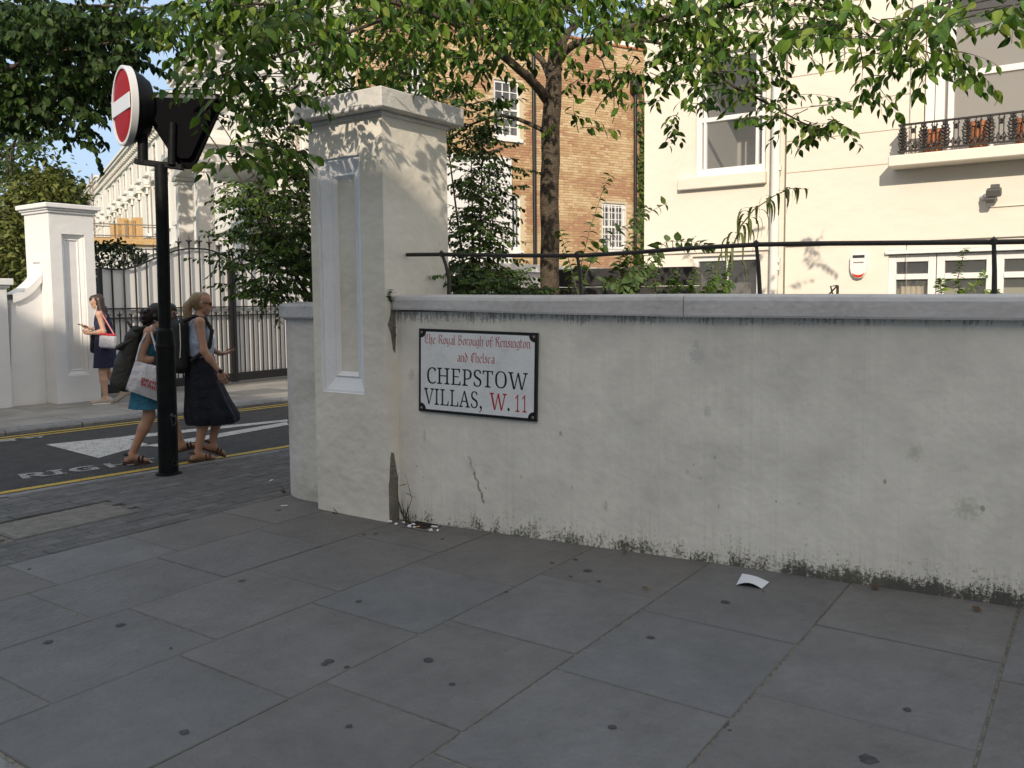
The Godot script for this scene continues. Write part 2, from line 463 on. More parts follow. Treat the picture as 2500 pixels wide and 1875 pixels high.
func ground_and_roads() -> void:
	var st := thing("ground", "", "", Vector3.ZERO)
	st.set_meta("kind", "structure")
	obj("ground_sheet", sheet([Vector2(-400, -300), Vector2(400, -300), Vector2(400, 400), Vector2(-400, 400)], -0.09), M.grass, st)
	struct("side_road", strip(-11.32, 3.86, 1.2, 70, -0.06), M.asphalt)
	struct("main_road", sheet([Vector2(-70, -11), Vector2(70, -11), Vector2(70, 1.2), Vector2(-70, 1.2)], -0.062), M.asphalt)
	# yellow lines
	for l in [[-7.86, 0.10, "double yellow no-parking line beside the sign post, outer stripe"], [-7.70, 0.075, "double yellow no-parking line beside the sign post, worn inner stripe"],
			[-11.02, 0.075, "double yellow no-parking line along the far pavement, stripe nearer the middle of the road"], [-11.19, 0.075, "double yellow no-parking line along the far pavement, stripe against the far kerb"]]:
		var o := obj("yellow_line", strip(l[0], l[1], 1.4, 40, -0.055), M.yellow)
		meta(o, l[2], "road marking", "yellow lines")
	# the big white arrow head with its two tails
	var a1 := gp(112, 1086, -.06); var a2 := gp(240, 1119, -.06); var a3 := gp(400, 1083, -.06); var a4 := gp(292, 1068, -.06)
	var b1 := gp(345, 1062, -.06); var b2 := gp(362, 1085, -.06)
	var o := obj("road_arrow", sheet([Vector2(a1.x, -a1.z), Vector2(a2.x, -a2.z), Vector2(b2.x, -b2.z), Vector2(a4.x, -a4.z)], -0.055), M.white_mark)
	meta(o, "solid white painted arrow head on the side road", "road marking")
	for l in [[[292, 1068], [345, 1061], [700, 1025], [705, 1029], [345, 1069], [310, 1076]], [[335, 1091], [395, 1083], [700, 1031], [705, 1038], [400, 1093], [362, 1090]]]:
		var pts := []
		for e in l:
			var q := gp(e[0], e[1], -.06)
			pts.append(Vector2(q.x, -q.z))
		var w := obj("white_line", sheet(pts, -0.0545 if l[0][0] == 292 else -0.054), M.white_mark)
		meta(w, "long white line painted up the side road, " + ("far pavement side of the arrow tail" if l[0][0] == 292 else "sign post side of the arrow tail"), "road marking", "white lines")
	# LOOK RIGHT lettering, worn
	var tm := TextMesh.new()
	tm.text = "RIGHT"
	var fo := SystemFont.new()
	fo.font_names = PackedStringArray(["Droid Sans"]); fo.font_weight = 700
	tm.font = fo; tm.font_size = 40; tm.pixel_size = 0.01; tm.depth = 0.0
	var wa := gp(52, 1170, -.055)
	var wb := gp(392, 1127, -.055)
	var dirw := (wb - wa); dirw.y = 0
	var wx := dirw.normalized()
	var wz := Vector3(-wx.z, 0, wx.x)
	var bsx := dirw.length() / tm.get_aabb().size.x
	var word := obj("painted_word", tm, M.worn_mark, null, Transform3D(Basis(wx * bsx, -wz * 0.85 * bsx, Vector3.UP), Vector3((wa.x + wb.x) * .5, -0.053, (wa.z + wb.z) * .5) - wz * 0.13))
	meta(word, "worn white word RIGHT painted on the road by the yellow line", "road marking")
	for e in [[[0, 1075], [35, 1072], [40, 1077], [0, 1080]], [[48, 1071], [108, 1065], [100, 1070], [88, 1068.5], [75, 1072]]]:
		var pts := []
		for k in e:
			var q := gp(k[0], k[1], -.06)
			pts.append(Vector2(q.x, -q.z))
		meta(obj("worn_mark", sheet(pts, -0.0535), M.worn_mark), "worn scrap of white lettering beside the far yellow line", "road marking", "scraps of worn lettering")
	# near pavement: bedding, slabs, pavers, kerbs
	struct("pavement_bed", sheet([Vector2(-5.43, 1.32), Vector2(8, 1.32), Vector2(8, 24), Vector2(-5.43, 24)], -0.006), M.joint)
	var sl := thing("pavement", "", "", Vector3.ZERO)
	sl.set_meta("kind", "structure")
	var cols := [-5.40, -4.77, -4.09, -3.36, -2.61, -1.88, -1.10, -0.31, 0.47, 1.22, 2.0, 2.75]
	var cuts := [[1.6, 2.37, 3.13, 3.9], [1.42, 2.20, 2.97, 3.73], [1.62, 2.38, 3.16, 4.0], [1.40, 2.175, 2.96, 3.75], [1.56, 2.355, 3.17, 4.0], [1.4, 2.18, 2.995, 3.815], [1.6, 2.42, 3.24, 4.10], [1.4, 2.3, 3.05, 3.91], [1.7, 2.5, 3.3, 4.1], [1.5, 2.3, 3.1, 3.9], [1.6, 2.4, 3.2, 4.0]]
	for k in cols.size() - 1:
		var ss: Array = [1.335] + cuts[k] + [5.3]
		if ss[1] - ss[0] < 0.2: ss.remove_at(1)
		for j in ss.size() - 1:
			var b := MB.new()
			var g := rng.randf_range(0.003, 0.006)
			var dy := rng.randf_range(-0.0015, 0.002)
			b.box(Vector3((cols[k] + cols[k + 1]) * .5, -0.03 + dy, -(ss[j] + ss[j + 1]) * .5), Vector3(cols[k + 1] - cols[k] - 2 * g, 0.06, ss[j + 1] - ss[j] - 2 * g), Basis(Vector3(0, 0, 1), rng.randf_range(-.002, .002)) * Basis(Vector3(0, 1, 0), rng.randf_range(-.002, .002)), 0.004)
			obj("paving_slab", b, M.slabs[rng.randi() % 5], sl)
	var bed := struct("paver_bed", sheet([Vector2(-5.41, 0.6), Vector2(rt(-7.35, .6), .6), Vector2(rt(-7.35, 20), 20), Vector2(-5.41, 20)], -0.016), M.joint)
	var pv := thing("paver_pavement", "", "", Vector3.ZERO)
	pv.set_meta("kind", "structure")
	var vari := []
	for k in 4:
		var b := MB.new()
		b.box(Vector3.ZERO, Vector3(0.096, 0.05, 0.196), Basis.IDENTITY, 0.004)
		vari.append(b.mesh())
	var rest := MB.new()
	var cells := []
	for i in 24:
		for j in 60:
			var t := -5.46 - i * 0.1 - 0.0
			var s := 1.35 + j * 0.2 + (0.1 if i % 2 else 0.0)
			if t < rt(-7.385, s) or (t > -6.50 and t < -5.88 and s > 2.62 and s < 3.62) or s > 9: continue
			cells.append([t, s])
	cells.sort_custom(func(a, b): return absf(a[1] - 3.9) < absf(b[1] - 3.9))
	for k in cells.size():
		var e: Array = cells[k]
		var xf := Transform3D(Basis(Vector3.UP, rng.randf_range(-.01, .01)) * Basis(Vector3(1, 0, 0), rng.randf_range(-.006, .006)), Vector3(e[0], -0.025 + rng.randf_range(-.003, .002), -e[1]))
		if k < 300: obj("paver", vari[k % 4], M.pavers[rng.randi() % 4], pv, xf)
		else: rest.box(xf.origin, Vector3(0.096, 0.05, 0.196), xf.basis)
	var ro := obj("far_pavers", rest, M.pavers[1], pv)
	ro.set_meta("kind", "stuff")
	var mh := thing("manhole_cover", "concrete-filled rectangular manhole cover set among the dark pavers", "manhole cover", Vector3(-6.19, 0, -3.13))
	var mb := MB.new()
	mb.box(Vector3(0, -.024, 0), Vector3(.45, .05, .84), Basis.IDENTITY, .003)
	obj("concrete_fill", mb, M.conc, mh)
	mb = MB.new()
	for e in [[Vector3(-.232, -.026, 0), Vector3(.010, .05, .88)], [Vector3(.232, -.026, 0), Vector3(.010, .05, .88)], [Vector3(0, -.026, .432), Vector3(.45, .05, .010)], [Vector3(0, -.026, -.432), Vector3(.45, .05, .010)]]:
		mb.box(e[0], e[1])
	obj("frame", mb, M.kerb, mh)
	var kb := thing("kerb", "", "", Vector3.ZERO)
	kb.set_meta("kind", "structure")
	for j in 22:
		var s0 := 0.4 + j * 0.92
		var b := MB.new()
		var y := func(t: float, s: float, h: float) -> Vector3: return Vector3(rt(t, s), h, -s)
		var s1 := s0 + .912
		b.quad(y.call(-7.47, s0, -.004), y.call(-7.34, s0, 0.001), y.call(-7.34, s1, .001), y.call(-7.47, s1, -.004))
		b.quad(y.call(-7.50, s0, -.03), y.call(-7.47, s0, -.004), y.call(-7.47, s1, -.004), y.call(-7.50, s1, -.03))
		b.quad(y.call(-7.50, s0, -.1), y.call(-7.50, s0, -.03), y.call(-7.50, s1, -.03), y.call(-7.50, s1, -.1))
		b.quad(y.call(-7.50, s0, -.1), y.call(-7.34, s0, -.1), y.call(-7.34, s0, .001), y.call(-7.47, s0, -.004))
		obj("kerb_stone", b, M.kerb, kb)
	for j in 20:
		var b := MB.new()
		b.box(Vector3(-5.2 + j * .92, -.055, -1.255), Vector3(.912, .12, .14), Basis.IDENTITY, .012)
		obj("kerb_stone", b, M.kerb, kb)
	# far pavement
	struct("far_pavement_bed", strip(-26, 14.60, 1.2, 40, -0.02), M.joint)
	var fp := thing("far_pavement", "", "", Vector3.ZERO)
	fp.set_meta("kind", "structure")
	var row := 0
	for e in [[-11.60, .66], [-12.27, .80], [-13.08, .85]]:
		var s := 1.6 + .37 * row
		while s < 17.0:
			var ln := rng.randf_range(.75, 1.15)
			var b := MB.new()
			var dt := 0.004
			var p := [Vector3(rt(e[0] - e[1], s), 0, -s - dt), Vector3(rt(e[0], s) - .006, 0, -s - dt), Vector3(rt(e[0], s + ln) - .006, 0, -s - ln + dt), Vector3(rt(e[0] - e[1], s + ln), 0, -s - ln + dt)]
			var y := rng.randf_range(-.003, .003)
			for i in 4: p[i].y = y
			b.quad(p[0], p[1], p[2], p[3])
			for i in 4:
				var q0: Vector3 = p[i]; var q1: Vector3 = p[(i + 1) % 4]
				b.quad(q0 - Vector3(0, .04, 0), q1 - Vector3(0, .04, 0), q1, q0)
			obj("paving_slab", b, M.farslab if rng.randf() < .8 else M.slabs[3], fp)
			s += ln
		row += 1
	var fk := thing("far_kerb", "", "", Vector3.ZERO)
	fk.set_meta("kind", "structure")
	var s := 1.3
	while s < 20:
		var b := MB.new()
		var y := func(t: float, ss: float, h: float) -> Vector3: return Vector3(rt(t, ss), h, -ss)
		var s1 := s + .91
		var d := rng.randf_range(-.006, .006)
		b.quad(y.call(-11.60, s, .001), y.call(-11.335 + d, s, .0), y.call(-11.335 + d, s1, .0), y.call(-11.60, s1, .001))
		b.quad(y.call(-11.335 + d, s, .0), y.call(-11.31 + d, s, -.025), y.call(-11.31 + d, s1, -.025), y.call(-11.335 + d, s1, .0))
		b.quad(y.call(-11.31 + d, s, -.025), y.call(-11.31 + d, s, -.12), y.call(-11.31 + d, s1, -.12), y.call(-11.31 + d, s1, -.025))
		obj("kerb_stone", b, M.kerb, fk)
		s += .92

# ---------- the garden wall with its stained paint ----------
var WA := Vector2(-4.13, 4.47)
var WK := Vector2(-2.03, 4.72)
var WC := Vector2(1.7, 5.06)
func wall_paint() -> ImageTexture:
	var w := 2048
	var h := 576
	var L := 5.86
	var big := noise_img(w, h, 0.0035, 201)
	var mid := noise_img(w, h, 0.012, 202)
	var fine := noise_img(w, h, 0.09, 203)
	var grit := noise_img(w, h, 0.3, 204, FastNoiseLite.TYPE_SIMPLEX, 2)
	var drip := noise_img(w, h / 8, 0.11, 207)
	var f := FastNoiseLite.new()
	f.seed = 205; f.frequency = 0.02; f.fractal_octaves = 3
	var streak := PackedFloat32Array(); streak.resize(w)
	var moss := PackedFloat32Array(); moss.resize(w)
	var strk2 := PackedFloat32Array(); strk2.resize(w)
	for x in w:
		streak[x] = f.get_noise_1d(x * 3.0)
		strk2[x] = f.get_noise_1d(x * 9.0 + 5000)
		var u := x * L / w
		moss[x] = 0.55 + 0.45 * smoothstep(1.7, 3.4, u) + 0.5 * f.get_noise_1d(x * 0.9 + 900)
	var out := PackedByteArray()
	out.resize(w * h * 3)
	# [u, height, radius u, radius h, strength] of chips and blotches read from the photograph
	var chips := [[2.18, 1.235, .05, .055], [2.17, 1.30, .018, .03], [2.24, .905, .026, .034], [.34, 1.425, .03, .028], [.30, 1.43, .02, .02], [.52, 1.43, .035, .012], [5.0, .10, .07, .04], [5.28, .085, .03, .045], [4.95, .06, .03, .04]]
	var blots := [[4.55, .33, .07, .10], [2.12, .53, .014, .02], [2.20, .50, .012, .012], [2.16, .58, .01, .012], [1.60, .27, .02, .05], [1.0, .40, .012, .02], [.24, .62, .02, .05], [.52, .78, .012, .012], [.14, 1.05, .03, .05], [3.35, .75, .05, .05], [3.6, .48, .08, .07], [4.2, .75, .06, .2]]
	for y in h:
		var hh := (1.0 - (y + 0.5) / h) * 1.65
		var low := smoothstep(0.30, 0.0, hh)
		var top := smoothstep(1.36, 1.46, hh)
		for x in w:
			var i := y * w + x
			var u := x * L / w
			var b := big[i] / 255.0
			var m := mid[i] / 255.0
			var fn := fine[i] / 255.0
			var g := grit[i] / 255.0
			var k := 0.93 + 0.20 * (b - .5) + 0.14 * (m - .5) + 0.05 * (g - .5)
			var r := 0.775 * k; var gr := 0.765 * k; var bl := 0.715 * k
			# rain streaks: thin greyish lines, broken by the grain
			var st := clampf((streak[x] * .6 + strk2[x] * .5) * 2.2 + (m - .5) * 2.0 + (fn - .5) * .8, 0, 1)
			var sa := st * (0.045 + 0.14 * low + 0.12 * top)
			r *= 1.0 - sa; gr *= 1.0 - sa * .97; bl *= 1.0 - sa
			# algae and dirt that has grown up from the pavement
			var dp := drip[(y / 8) * w + x] / 255.0
			var dirt := moss[x] * (0.98 * smoothstep(0.13, 0.005, hh) + 0.22 * smoothstep(.40, .03, hh)) + ((fn - .5) * .8 + (m - .5) * .55 + (g - .5) * .9 + (dp - .5) * .5) * (.12 + .88 * smoothstep(.42, .08, hh))
			if u < .42: dirt -= .25
			var da := clampf((dirt - 0.50) * 2.6, 0, 1) * .92
			if da > 0:
				var gn := clampf((b - .45) * 3.0 + (m - .5) * 3.0, 0, 1)
				r = lerpf(r, .032 + .05 * gn * g, da); gr = lerpf(gr, .032 + .055 * gn * g, da); bl = lerpf(bl, .027 + .012 * gn, da)
			var tp := top * (.45 + (fn - .5) * .6 + (dp - .5) * 1.3 + (m - .5) * .8 + (g - .5) * .5) - .42
			if tp > 0:
				var ta := minf(tp * 1.9, .55)
				r = lerpf(r, .09, ta); gr = lerpf(gr, .09, ta); bl = lerpf(bl, .08, ta)
			out[i * 3] = int(255 * pow(clampf(r, 0, 1), .4545)); out[i * 3 + 1] = int(255 * pow(clampf(gr, 0, 1), .4545)); out[i * 3 + 2] = int(255 * pow(clampf(bl, 0, 1), .4545))
	var paint := func(cx: float, ch: float, rx: float, rh: float, c: Color, hard: float, a: float) -> void:
		var x0 := int((cx - rx) / L * w); var x1 := int((cx + rx) / L * w)
		var y0 := int((1 - (ch + rh) / 1.65) * h); var y1 := int((1 - (ch - rh) / 1.65) * h)
		for y in range(maxi(y0, 0), mini(y1, h)):
			for x in range(maxi(x0, 0), mini(x1, w)):
				var i := y * w + x
				var dx := (x * L / w - cx) / rx
				var dy := ((1.0 - float(y) / h) * 1.65 - ch) / rh
				var q := 1.0 - sqrt(dx * dx + dy * dy) + (fine[i] / 255.0 - .5) * .9
				var al := clampf(q * hard, 0, 1) * a
				if al <= 0: continue
				var s := c.linear_to_srgb()
				out[i * 3] = int(lerpf(out[i * 3], s.r * 255, al)); out[i * 3 + 1] = int(lerpf(out[i * 3 + 1], s.g * 255, al)); out[i * 3 + 2] = int(lerpf(out[i * 3 + 2], s.b * 255, al))
	for e in chips: paint.call(e[0], e[1], e[2], e[3], Color(.46, .47, .48), 4.0, .42)
	for e in blots: paint.call(e[0], e[1], e[2], e[3], Color(.24, .245, .19), 1.2, .3)
	var sp := RandomNumberGenerator.new(); sp.seed = 77
	for k in 30:
		paint.call(sp.randf_range(.1, 5.7), sp.randf_range(.03, 1.4) * sp.randf(), sp.randf_range(.004, .012), sp.randf_range(.006, .022), Color(.13, .13, .11), 4.0, sp.randf_range(.2, .6))
	# the long dark drip beside the pier
	for k in 26:
		paint.call(.60 + .0045 * k + .006 * sin(k), .50 - .012 * k, .010, .014, Color(.16, .16, .135), 3.0, .25 if k < 9 else .5)
	return ImageTexture.create_from_image(Image.create_from_data(w, h, false, Image.FORMAT_RGB8, out))
func garden_wall() -> void:
	var w := thing("garden_wall", "cream painted garden wall carrying the street name plate, black algae along its foot", "wall", Vector3(WA.x, 0, -WA.y))
	var o := Vector3(WA.x, 0, -WA.y)
	var m := mat(Color.WHITE, 0.78)
	m.albedo_texture = wall_paint()
	m.normal_enabled = true; m.normal_texture = bump_tex(0.06, 206, 2.5, 1024, FastNoiseLite.TYPE_SIMPLEX, 288); m.normal_scale = 0.14
	m.texture_repeat = false
	var b := MB.new()
	var u := 0.0
	var pts := [WA, WK, WC]
	var seg := []
	for k in 2:
		var p: Vector2 = pts[k]; var q: Vector2 = pts[k + 1]
		var n := 12
		for j in n:
			seg.append([p.lerp(q, float(j) / n), p.lerp(q, float(j + 1) / n)])
	var f := FastNoiseLite.new(); f.seed = 8; f.frequency = 0.5
	var bulge := func(uu: float, hh: float) -> float: return 0.008 * f.get_noise_2d(uu * 2.0, hh * 2.0)
	for e in seg:
		var a: Vector2 = e[0]; var c: Vector2 = e[1]
		var l := a.distance_to(c)
		for j in 6:
			var h0 := -0.06 + j * 1.55 / 6.0
			var h1 := h0 + 1.55 / 6.0
			var P := func(q: Vector2, uu: float, hh: float) -> Vector3: return Vector3(q.x, hh, -q.y + bulge.call(uu, hh)) - o
			var V := func(uu: float, hh: float) -> Vector2: return Vector2(uu / 5.86, 1.0 - hh / 1.65)
			b.quad_uv(P.call(a, u, h0), P.call(c, u + l, h0), P.call(c, u + l, h1), P.call(a, u, h1), V.call(u, h0), V.call(u + l, h0), V.call(u + l, h1), V.call(u, h1))
		u += l
	obj("painted_face", b, m, w)
	b = MB.new()
	for k in 2:
		var p: Vector2 = pts[k]; var q: Vector2 = pts[k + 1]
		b.quad(Vector3(q.x, -.05, -q.y - .25) - o, Vector3(p.x, -.05, -p.y - .25) - o, Vector3(p.x, 1.5, -p.y - .25) - o, Vector3(q.x, 1.5, -q.y - .25) - o)
		b.quad(Vector3(p.x, 1.49, -p.y) - o, Vector3(q.x, 1.49, -q.y) - o, Vector3(q.x, 1.49, -q.y - .25) - o, Vector3(p.x, 1.49, -p.y - .25) - o)
	b.quad(Vector3(WC.x, -.05, -WC.y) - o, Vector3(WC.x, -.05, -WC.y - .25) - o, Vector3(WC.x, 1.49, -WC.y - .25) - o, Vector3(WC.x, 1.49, -WC.y) - o)
	obj("back_face", b, M.pier, w)
	# coping in lengths with visible joints
	var stops := [[WA + Vector2(.01, 0), 1.505, 1.60], [WK, 1.455, 1.583], [WC, 1.442, 1.556]]
	for k in 2:
		var p: Vector2 = stops[k][0]; var q: Vector2 = stops[k + 1][0]
		var c := MB.new()
		var n := 6
		for j in n:
			var f0 := float(j) / n + (0.0008 if j == 0 else 0.0); var f1 := float(j + 1) / n - (0.0012 if j == n - 1 else 0.0)
			var ring := func(fr: float) -> Array:
				var x := p.lerp(q, fr)
				var lo := lerpf(stops[k][1], stops[k + 1][1], fr) + 0.003 * sin(fr * 9.0 + k)
				var hi := lerpf(stops[k][2], stops[k + 1][2], fr) + 0.003 * sin(fr * 7.0 + 1 + k)
				var r := []
				for e in [[.0, lo + .01], [.052, lo], [.056, lo + .012], [.058, hi - .03], [.050, hi - .010], [.032, hi - .001], [-.10, hi + .008], [-.29, hi - .004], [-.29, lo]]:
					r.append(Vector3(x.x, e[1], -x.y + e[0] + .002 * sin(fr * 31 + e[1] * 40)) - o)
				return r
			var ra: Array = ring.call(f0); var rb: Array = ring.call(f1)
			for i in ra.size() - 1: c.quad(ra[i], rb[i], rb[i + 1], ra[i + 1])
			if j == 0 or j == n - 1:
				var rr: Array = ra if j == 0 else rb
				for i in range(1, rr.size() - 1):
					if j == 0: c.tri(rr[0], rr[i], rr[i + 1])
					else: c.tri(rr[0], rr[i + 1], rr[i])
		obj("coping", c, M.coping, w)
	# iron handrail standing on the coping
	var hr := thing("iron_handrail", "thin black iron handrail on curved posts along the wall coping", "railing", Vector3(-2.2, 1.57, -4.85))
	var ho := Vector3(-2.2, 1.57, -4.85)
	var ow := func(px: float, py: float, off: float) -> Vector3:
		var a := WA if px < 1673 else WK
		var c := WK if px < 1673 else WC
		var d := WB.inverse() * ray(px, py)
		var nn := Vector2(-(c.y - a.y), c.x - a.x).normalized()
		var tt := (a.dot(nn) + off) / (nn.x * d.x - nn.y * d.z)
		return Vector3(0, EYE, 0) + d * tt
	var path := []
	for e in [[993, 622], [1085, 621], [1250, 624], [1418, 624], [1540, 617], [1700, 605], [1850, 597], [2000, 594.5], [2200, 593], [2425, 591], [2560, 589]]:
		path.append(ow.call(e[0], e[1], .10) - ho)
	var rl := MB.new()
	rl.tube(path, [.0135], 8)
	obj("rail", rl, M.iron_rust, hr)
	for e in [[[1078, 621], [1088, 645], [1096, 680], [1096, 722]], [[1408, 624], [1416, 660], [1420, 722]], [[1846, 597], [1852, 650], [1856, 726]], [[2426, 591], [2428, 660], [2427, 736]]]:
		var pp := []
		for k in e: pp.append(ow.call(k[0], k[1], .10) - ho)
		pp[pp.size() - 1].y = -0.01
		pp[0].y += 0.012
		var pb := MB.new()
		pb.tube(pp, [.010, .012, .014, .015], 7)
		obj("post", pb, M.iron_rust, hr)
		pb = MB.new()
		pb.lathe([Vector2(0, -.02), Vector2(.019, -.012), Vector2(.019, .012), Vector2(.008, .022), Vector2(0, .03)], pp[0] - Vector3(0, .012, 0), 8)
		obj("boss", pb, M.iron_rust, hr)

# ---------- gate pier ----------
func gate_pier() -> void:
	var c := Vector3(-4.475, 0, -4.715)
	var p := thing("gate_pier", "tall cream stucco gate pier with a sunken panel and a stone cap", "gate pier", c)
	var x0 := -.365; var x1 := .365; var zf := .355; var zb := -.345; var H := 2.865
	var ox0 := -.285; var ox1 := .145; var oh0 := .90; var oh1 := 2.59
	var b := MB.new()
	b.quad(Vector3(x1, -.05, zf), Vector3(x1, -.05, zb), Vector3(x1, H, zb), Vector3(x1, H, zf))
	b.quad(Vector3(x0, -.05, zb), Vector3(x0, -.05, zf), Vector3(x0, H, zf), Vector3(x0, H, zb))
	b.quad(Vector3(x1, -.05, zb), Vector3(x0, -.05, zb), Vector3(x0, H, zb), Vector3(x1, H, zb))
	b.quad(Vector3(x0, -.05, zf), Vector3(ox0, -.05, zf), Vector3(ox0, H, zf), Vector3(x0, H, zf))
	b.quad(Vector3(ox1, -.05, zf), Vector3(x1, -.05, zf), Vector3(x1, H, zf), Vector3(ox1, H, zf))
	b.quad(Vector3(ox0, -.05, zf), Vector3(ox1, -.05, zf), Vector3(ox1, oh0, zf), Vector3(ox0, oh0, zf))
	b.quad(Vector3(ox0, oh1, zf), Vector3(ox1, oh1, zf), Vector3(ox1, H, zf), Vector3(ox0, H, zf))
	b.quad(Vector3(x0, H, zf), Vector3(x1, H, zf), Vector3(x1, H, zb), Vector3(x0, H, zb))
	obj("shaft", b, M.pier, p)
	# panel moulding: step, splay, inner bead, field
	var ring := func(i0: float, j0: float, i1: float, j1: float, z0: float, z1: float) -> MB:
		var r := MB.new()
		var a := [Vector3(ox0 + i0, oh0 + j0, z0), Vector3(ox1 - i0, oh0 + j0, z0), Vector3(ox1 - i0, oh1 - j0, z0), Vector3(ox0 + i0, oh1 - j0, z0)]
		var d := [Vector3(ox0 + i1, oh0 + j1, z1), Vector3(ox1 - i1, oh0 + j1, z1), Vector3(ox1 - i1, oh1 - j1, z1), Vector3(ox0 + i1, oh1 - j1, z1)]
		for k in 4: r.quad(a[k], a[(k + 1) % 4], d[(k + 1) % 4], d[k])
		return r
	var mo := MB.new()
	mo.add(ring.call(0, 0, 0.0, 0.0, zf, zf - .022))
	mo.add(ring.call(0, 0, .018, .018, zf - .022, zf - .020))
	mo.add(ring.call(.018, .018, .088, .105, zf - .020, zf - .062))
	mo.add(ring.call(.088, .105, .104, .120, zf - .062, zf - .052))
	mo.add(ring.call(.104, .120, .122, .150, zf - .052, zf - .085))
	obj("panel_moulding", mo, M.moulding, p)
	var fl := MB.new()
	fl.quad(Vector3(ox0 + .122, oh0 + .15, zf - .085), Vector3(ox1 - .122, oh0 + .15, zf - .085), Vector3(ox1 - .122, oh1 - .15, zf - .085), Vector3(ox0 + .122, oh1 - .15, zf - .085))
	obj("panel_field", fl, M.pier, p)
	# cap: necking, slab, low pyramid
	var cp := MB.new()
	cp.box(Vector3(0, 2.848, .005), Vector3(.77, .03, .74), Basis.IDENTITY, .006)
	cp.box(Vector3(-.005, 2.932, .005), Vector3(.93, .135, .90), Basis.IDENTITY, .008)
	var t := [Vector3(-.455, 3.0, .44), Vector3(.445, 3.0, .44), Vector3(.445, 3.0, -.43), Vector3(-.455, 3.0, -.43)]
	for k in 4: cp.tri(t[k], t[(k + 1) % 4], Vector3(0, 3.05, 0))
	obj("cap", cp, M.cap, p)
	# bare render where the paint has come off the return at the foot, and the hole under the coping
	var pt := MB.new()
	var poly := PackedVector2Array([Vector2(-.005, -.02), Vector2(.095, -.02), Vector2(.098, .10), Vector2(.085, .2), Vector2(.09, .30), Vector2(.062, .44), Vector2(.052, .49), Vector2(.03, .50), Vector2(.02, .47), Vector2(.012, .40), Vector2(.004, .3), Vector2(-.004, .28)])
	pt.prism(poly, 0, .004, Transform3D(Basis(Vector3(0, 0, -1), Vector3.UP, Vector3(1, 0, 0)), Vector3(x1, 0, zf - .002)))
	obj("bare_render", pt, M.conc, p)
	pt = MB.new()
	poly = PackedVector2Array([Vector2(.02, 1.40), Vector2(.05, 1.34), Vector2(.07, 1.22), Vector2(.09, 1.20), Vector2(.10, 1.32), Vector2(.10, 1.50), Vector2(.085, 1.60), Vector2(.06, 1.56), Vector2(.05, 1.47)])
	pt.prism(poly, 0, .003, Transform3D(Basis(Vector3(0, 0, -1), Vector3.UP, Vector3(1, 0, 0)), Vector3(x1, 0, zf)))
	obj("bare_render", pt, M.conc, p)
	var iv := thing("ivy_sprig", "tiny green ivy sprig rooted in the crack between pier and coping", "plant", Vector3(-4.10, 1.58, -4.42))
	var lv := leaf_mesh(.8, .25, .2)
	for k in 9:
		obj("leaf", lv, M.leaf_g, iv, Transform3D(Basis.from_euler(Vector3(rng.randf_range(-.4, .8), rng.randf_range(0, TAU), 0)).scaled(Vector3.ONE * rng.randf_range(.035, .06)), Vector3(rng.randf_range(-.02, .03), rng.randf_range(-.01, .06), rng.randf_range(-.01, .05))))
	for k in 4:
		obj("leaf", lv, M.leaf_d, iv, Transform3D(Basis.from_euler(Vector3(rng.randf_range(-.4, .8), rng.randf_range(0, TAU), 0)).scaled(Vector3.ONE * .03), Vector3(.02, -.2 - k * .02, .01)))
	var st := MB.new()
	st.tube([Vector3(.015, -.28, .0), Vector3(.02, -.15, .012), Vector3(.005, -.02, .01), Vector3(.0, .03, .02)], [.003, .002], 5)
	obj("stem", st, M.green_twig, iv)

# ---------- low corner wall, boundary wall behind ----------
func extrude_wall(path: Array, prof: Array) -> MB:      # prof: [offset to the left of travel, height]
	var b := MB.new()
	var rings := []
	for i in path.size():
		var p: Vector2 = path[i]
		var d: Vector2 = ((path[min(i + 1, path.size() - 1)] as Vector2) - (path[max(i - 1, 0)] as Vector2)).normalized()
		var nn := Vector2(-d.y, d.x)
		var r := []
		for e in prof:
			var q: Vector2 = p + nn * e[0]
			r.append(Vector3(q.x, e[1], -q.y))
		rings.append(r)
	for i in rings.size() - 1:
		for k in prof.size() - 1:
			b.quad(rings[i][k], rings[i][k + 1], rings[i + 1][k + 1], rings[i + 1][k])
	for k in range(1, prof.size() - 1):
		b.tri(rings[0][0], rings[0][k + 1], rings[0][k])
		b.tri(rings[-1][0], rings[-1][k], rings[-1][k + 1])
	return b
func corner_walls() -> void:
	var w := thing("corner_wall", "low rounded corner wall with a grey coping on the side street side of the pier", "wall", Vector3.ZERO)
	var path := []
	path.append(Vector2(-4.8, 4.50))
	path.append(Vector2(-5.05, 4.50))
	for k in 9:
		var a := deg_to_rad(-90 - k * 11.25)
		path.append(Vector2(-5.15 + .45 * cos(a), 4.95 + .45 * sin(a)))
	path.append(Vector2(-5.60, 5.3))
	path.append(Vector2(-5.60, 7.0))
	obj("painted_face", extrude_wall(path, [[0.0, -.05], [0.0, 1.44], [-.25, 1.44], [-.25, -.05]]), M.pier_low, w)
	obj("coping", extrude_wall(path, [[0.0, 1.442], [.045, 1.437], [.052, 1.45], [.052, 1.53], [.04, 1.55], [-.1, 1.562], [-.30, 1.55], [-.30, 1.44]]), M.coping, w)
	var g := thing("boundary_wall", "white boundary wall with flat coping running back behind the tree", "wall", Vector3.ZERO)
	var p2 := [Vector2(-5.60, 7.0), Vector2(-5.60, 11.0), Vector2(-5.60, 24.0)]
	obj("wall_face", extrude_wall(p2, [[0.0, -.05], [0.0, 1.86], [-.25, 1.86], [-.25, -.05]]), M.white_wall, g)
	obj("coping", extrude_wall(p2, [[.05, 1.862], [.05, 1.93], [-.30, 1.95], [-.30, 1.865]]), M.white_wall, g)

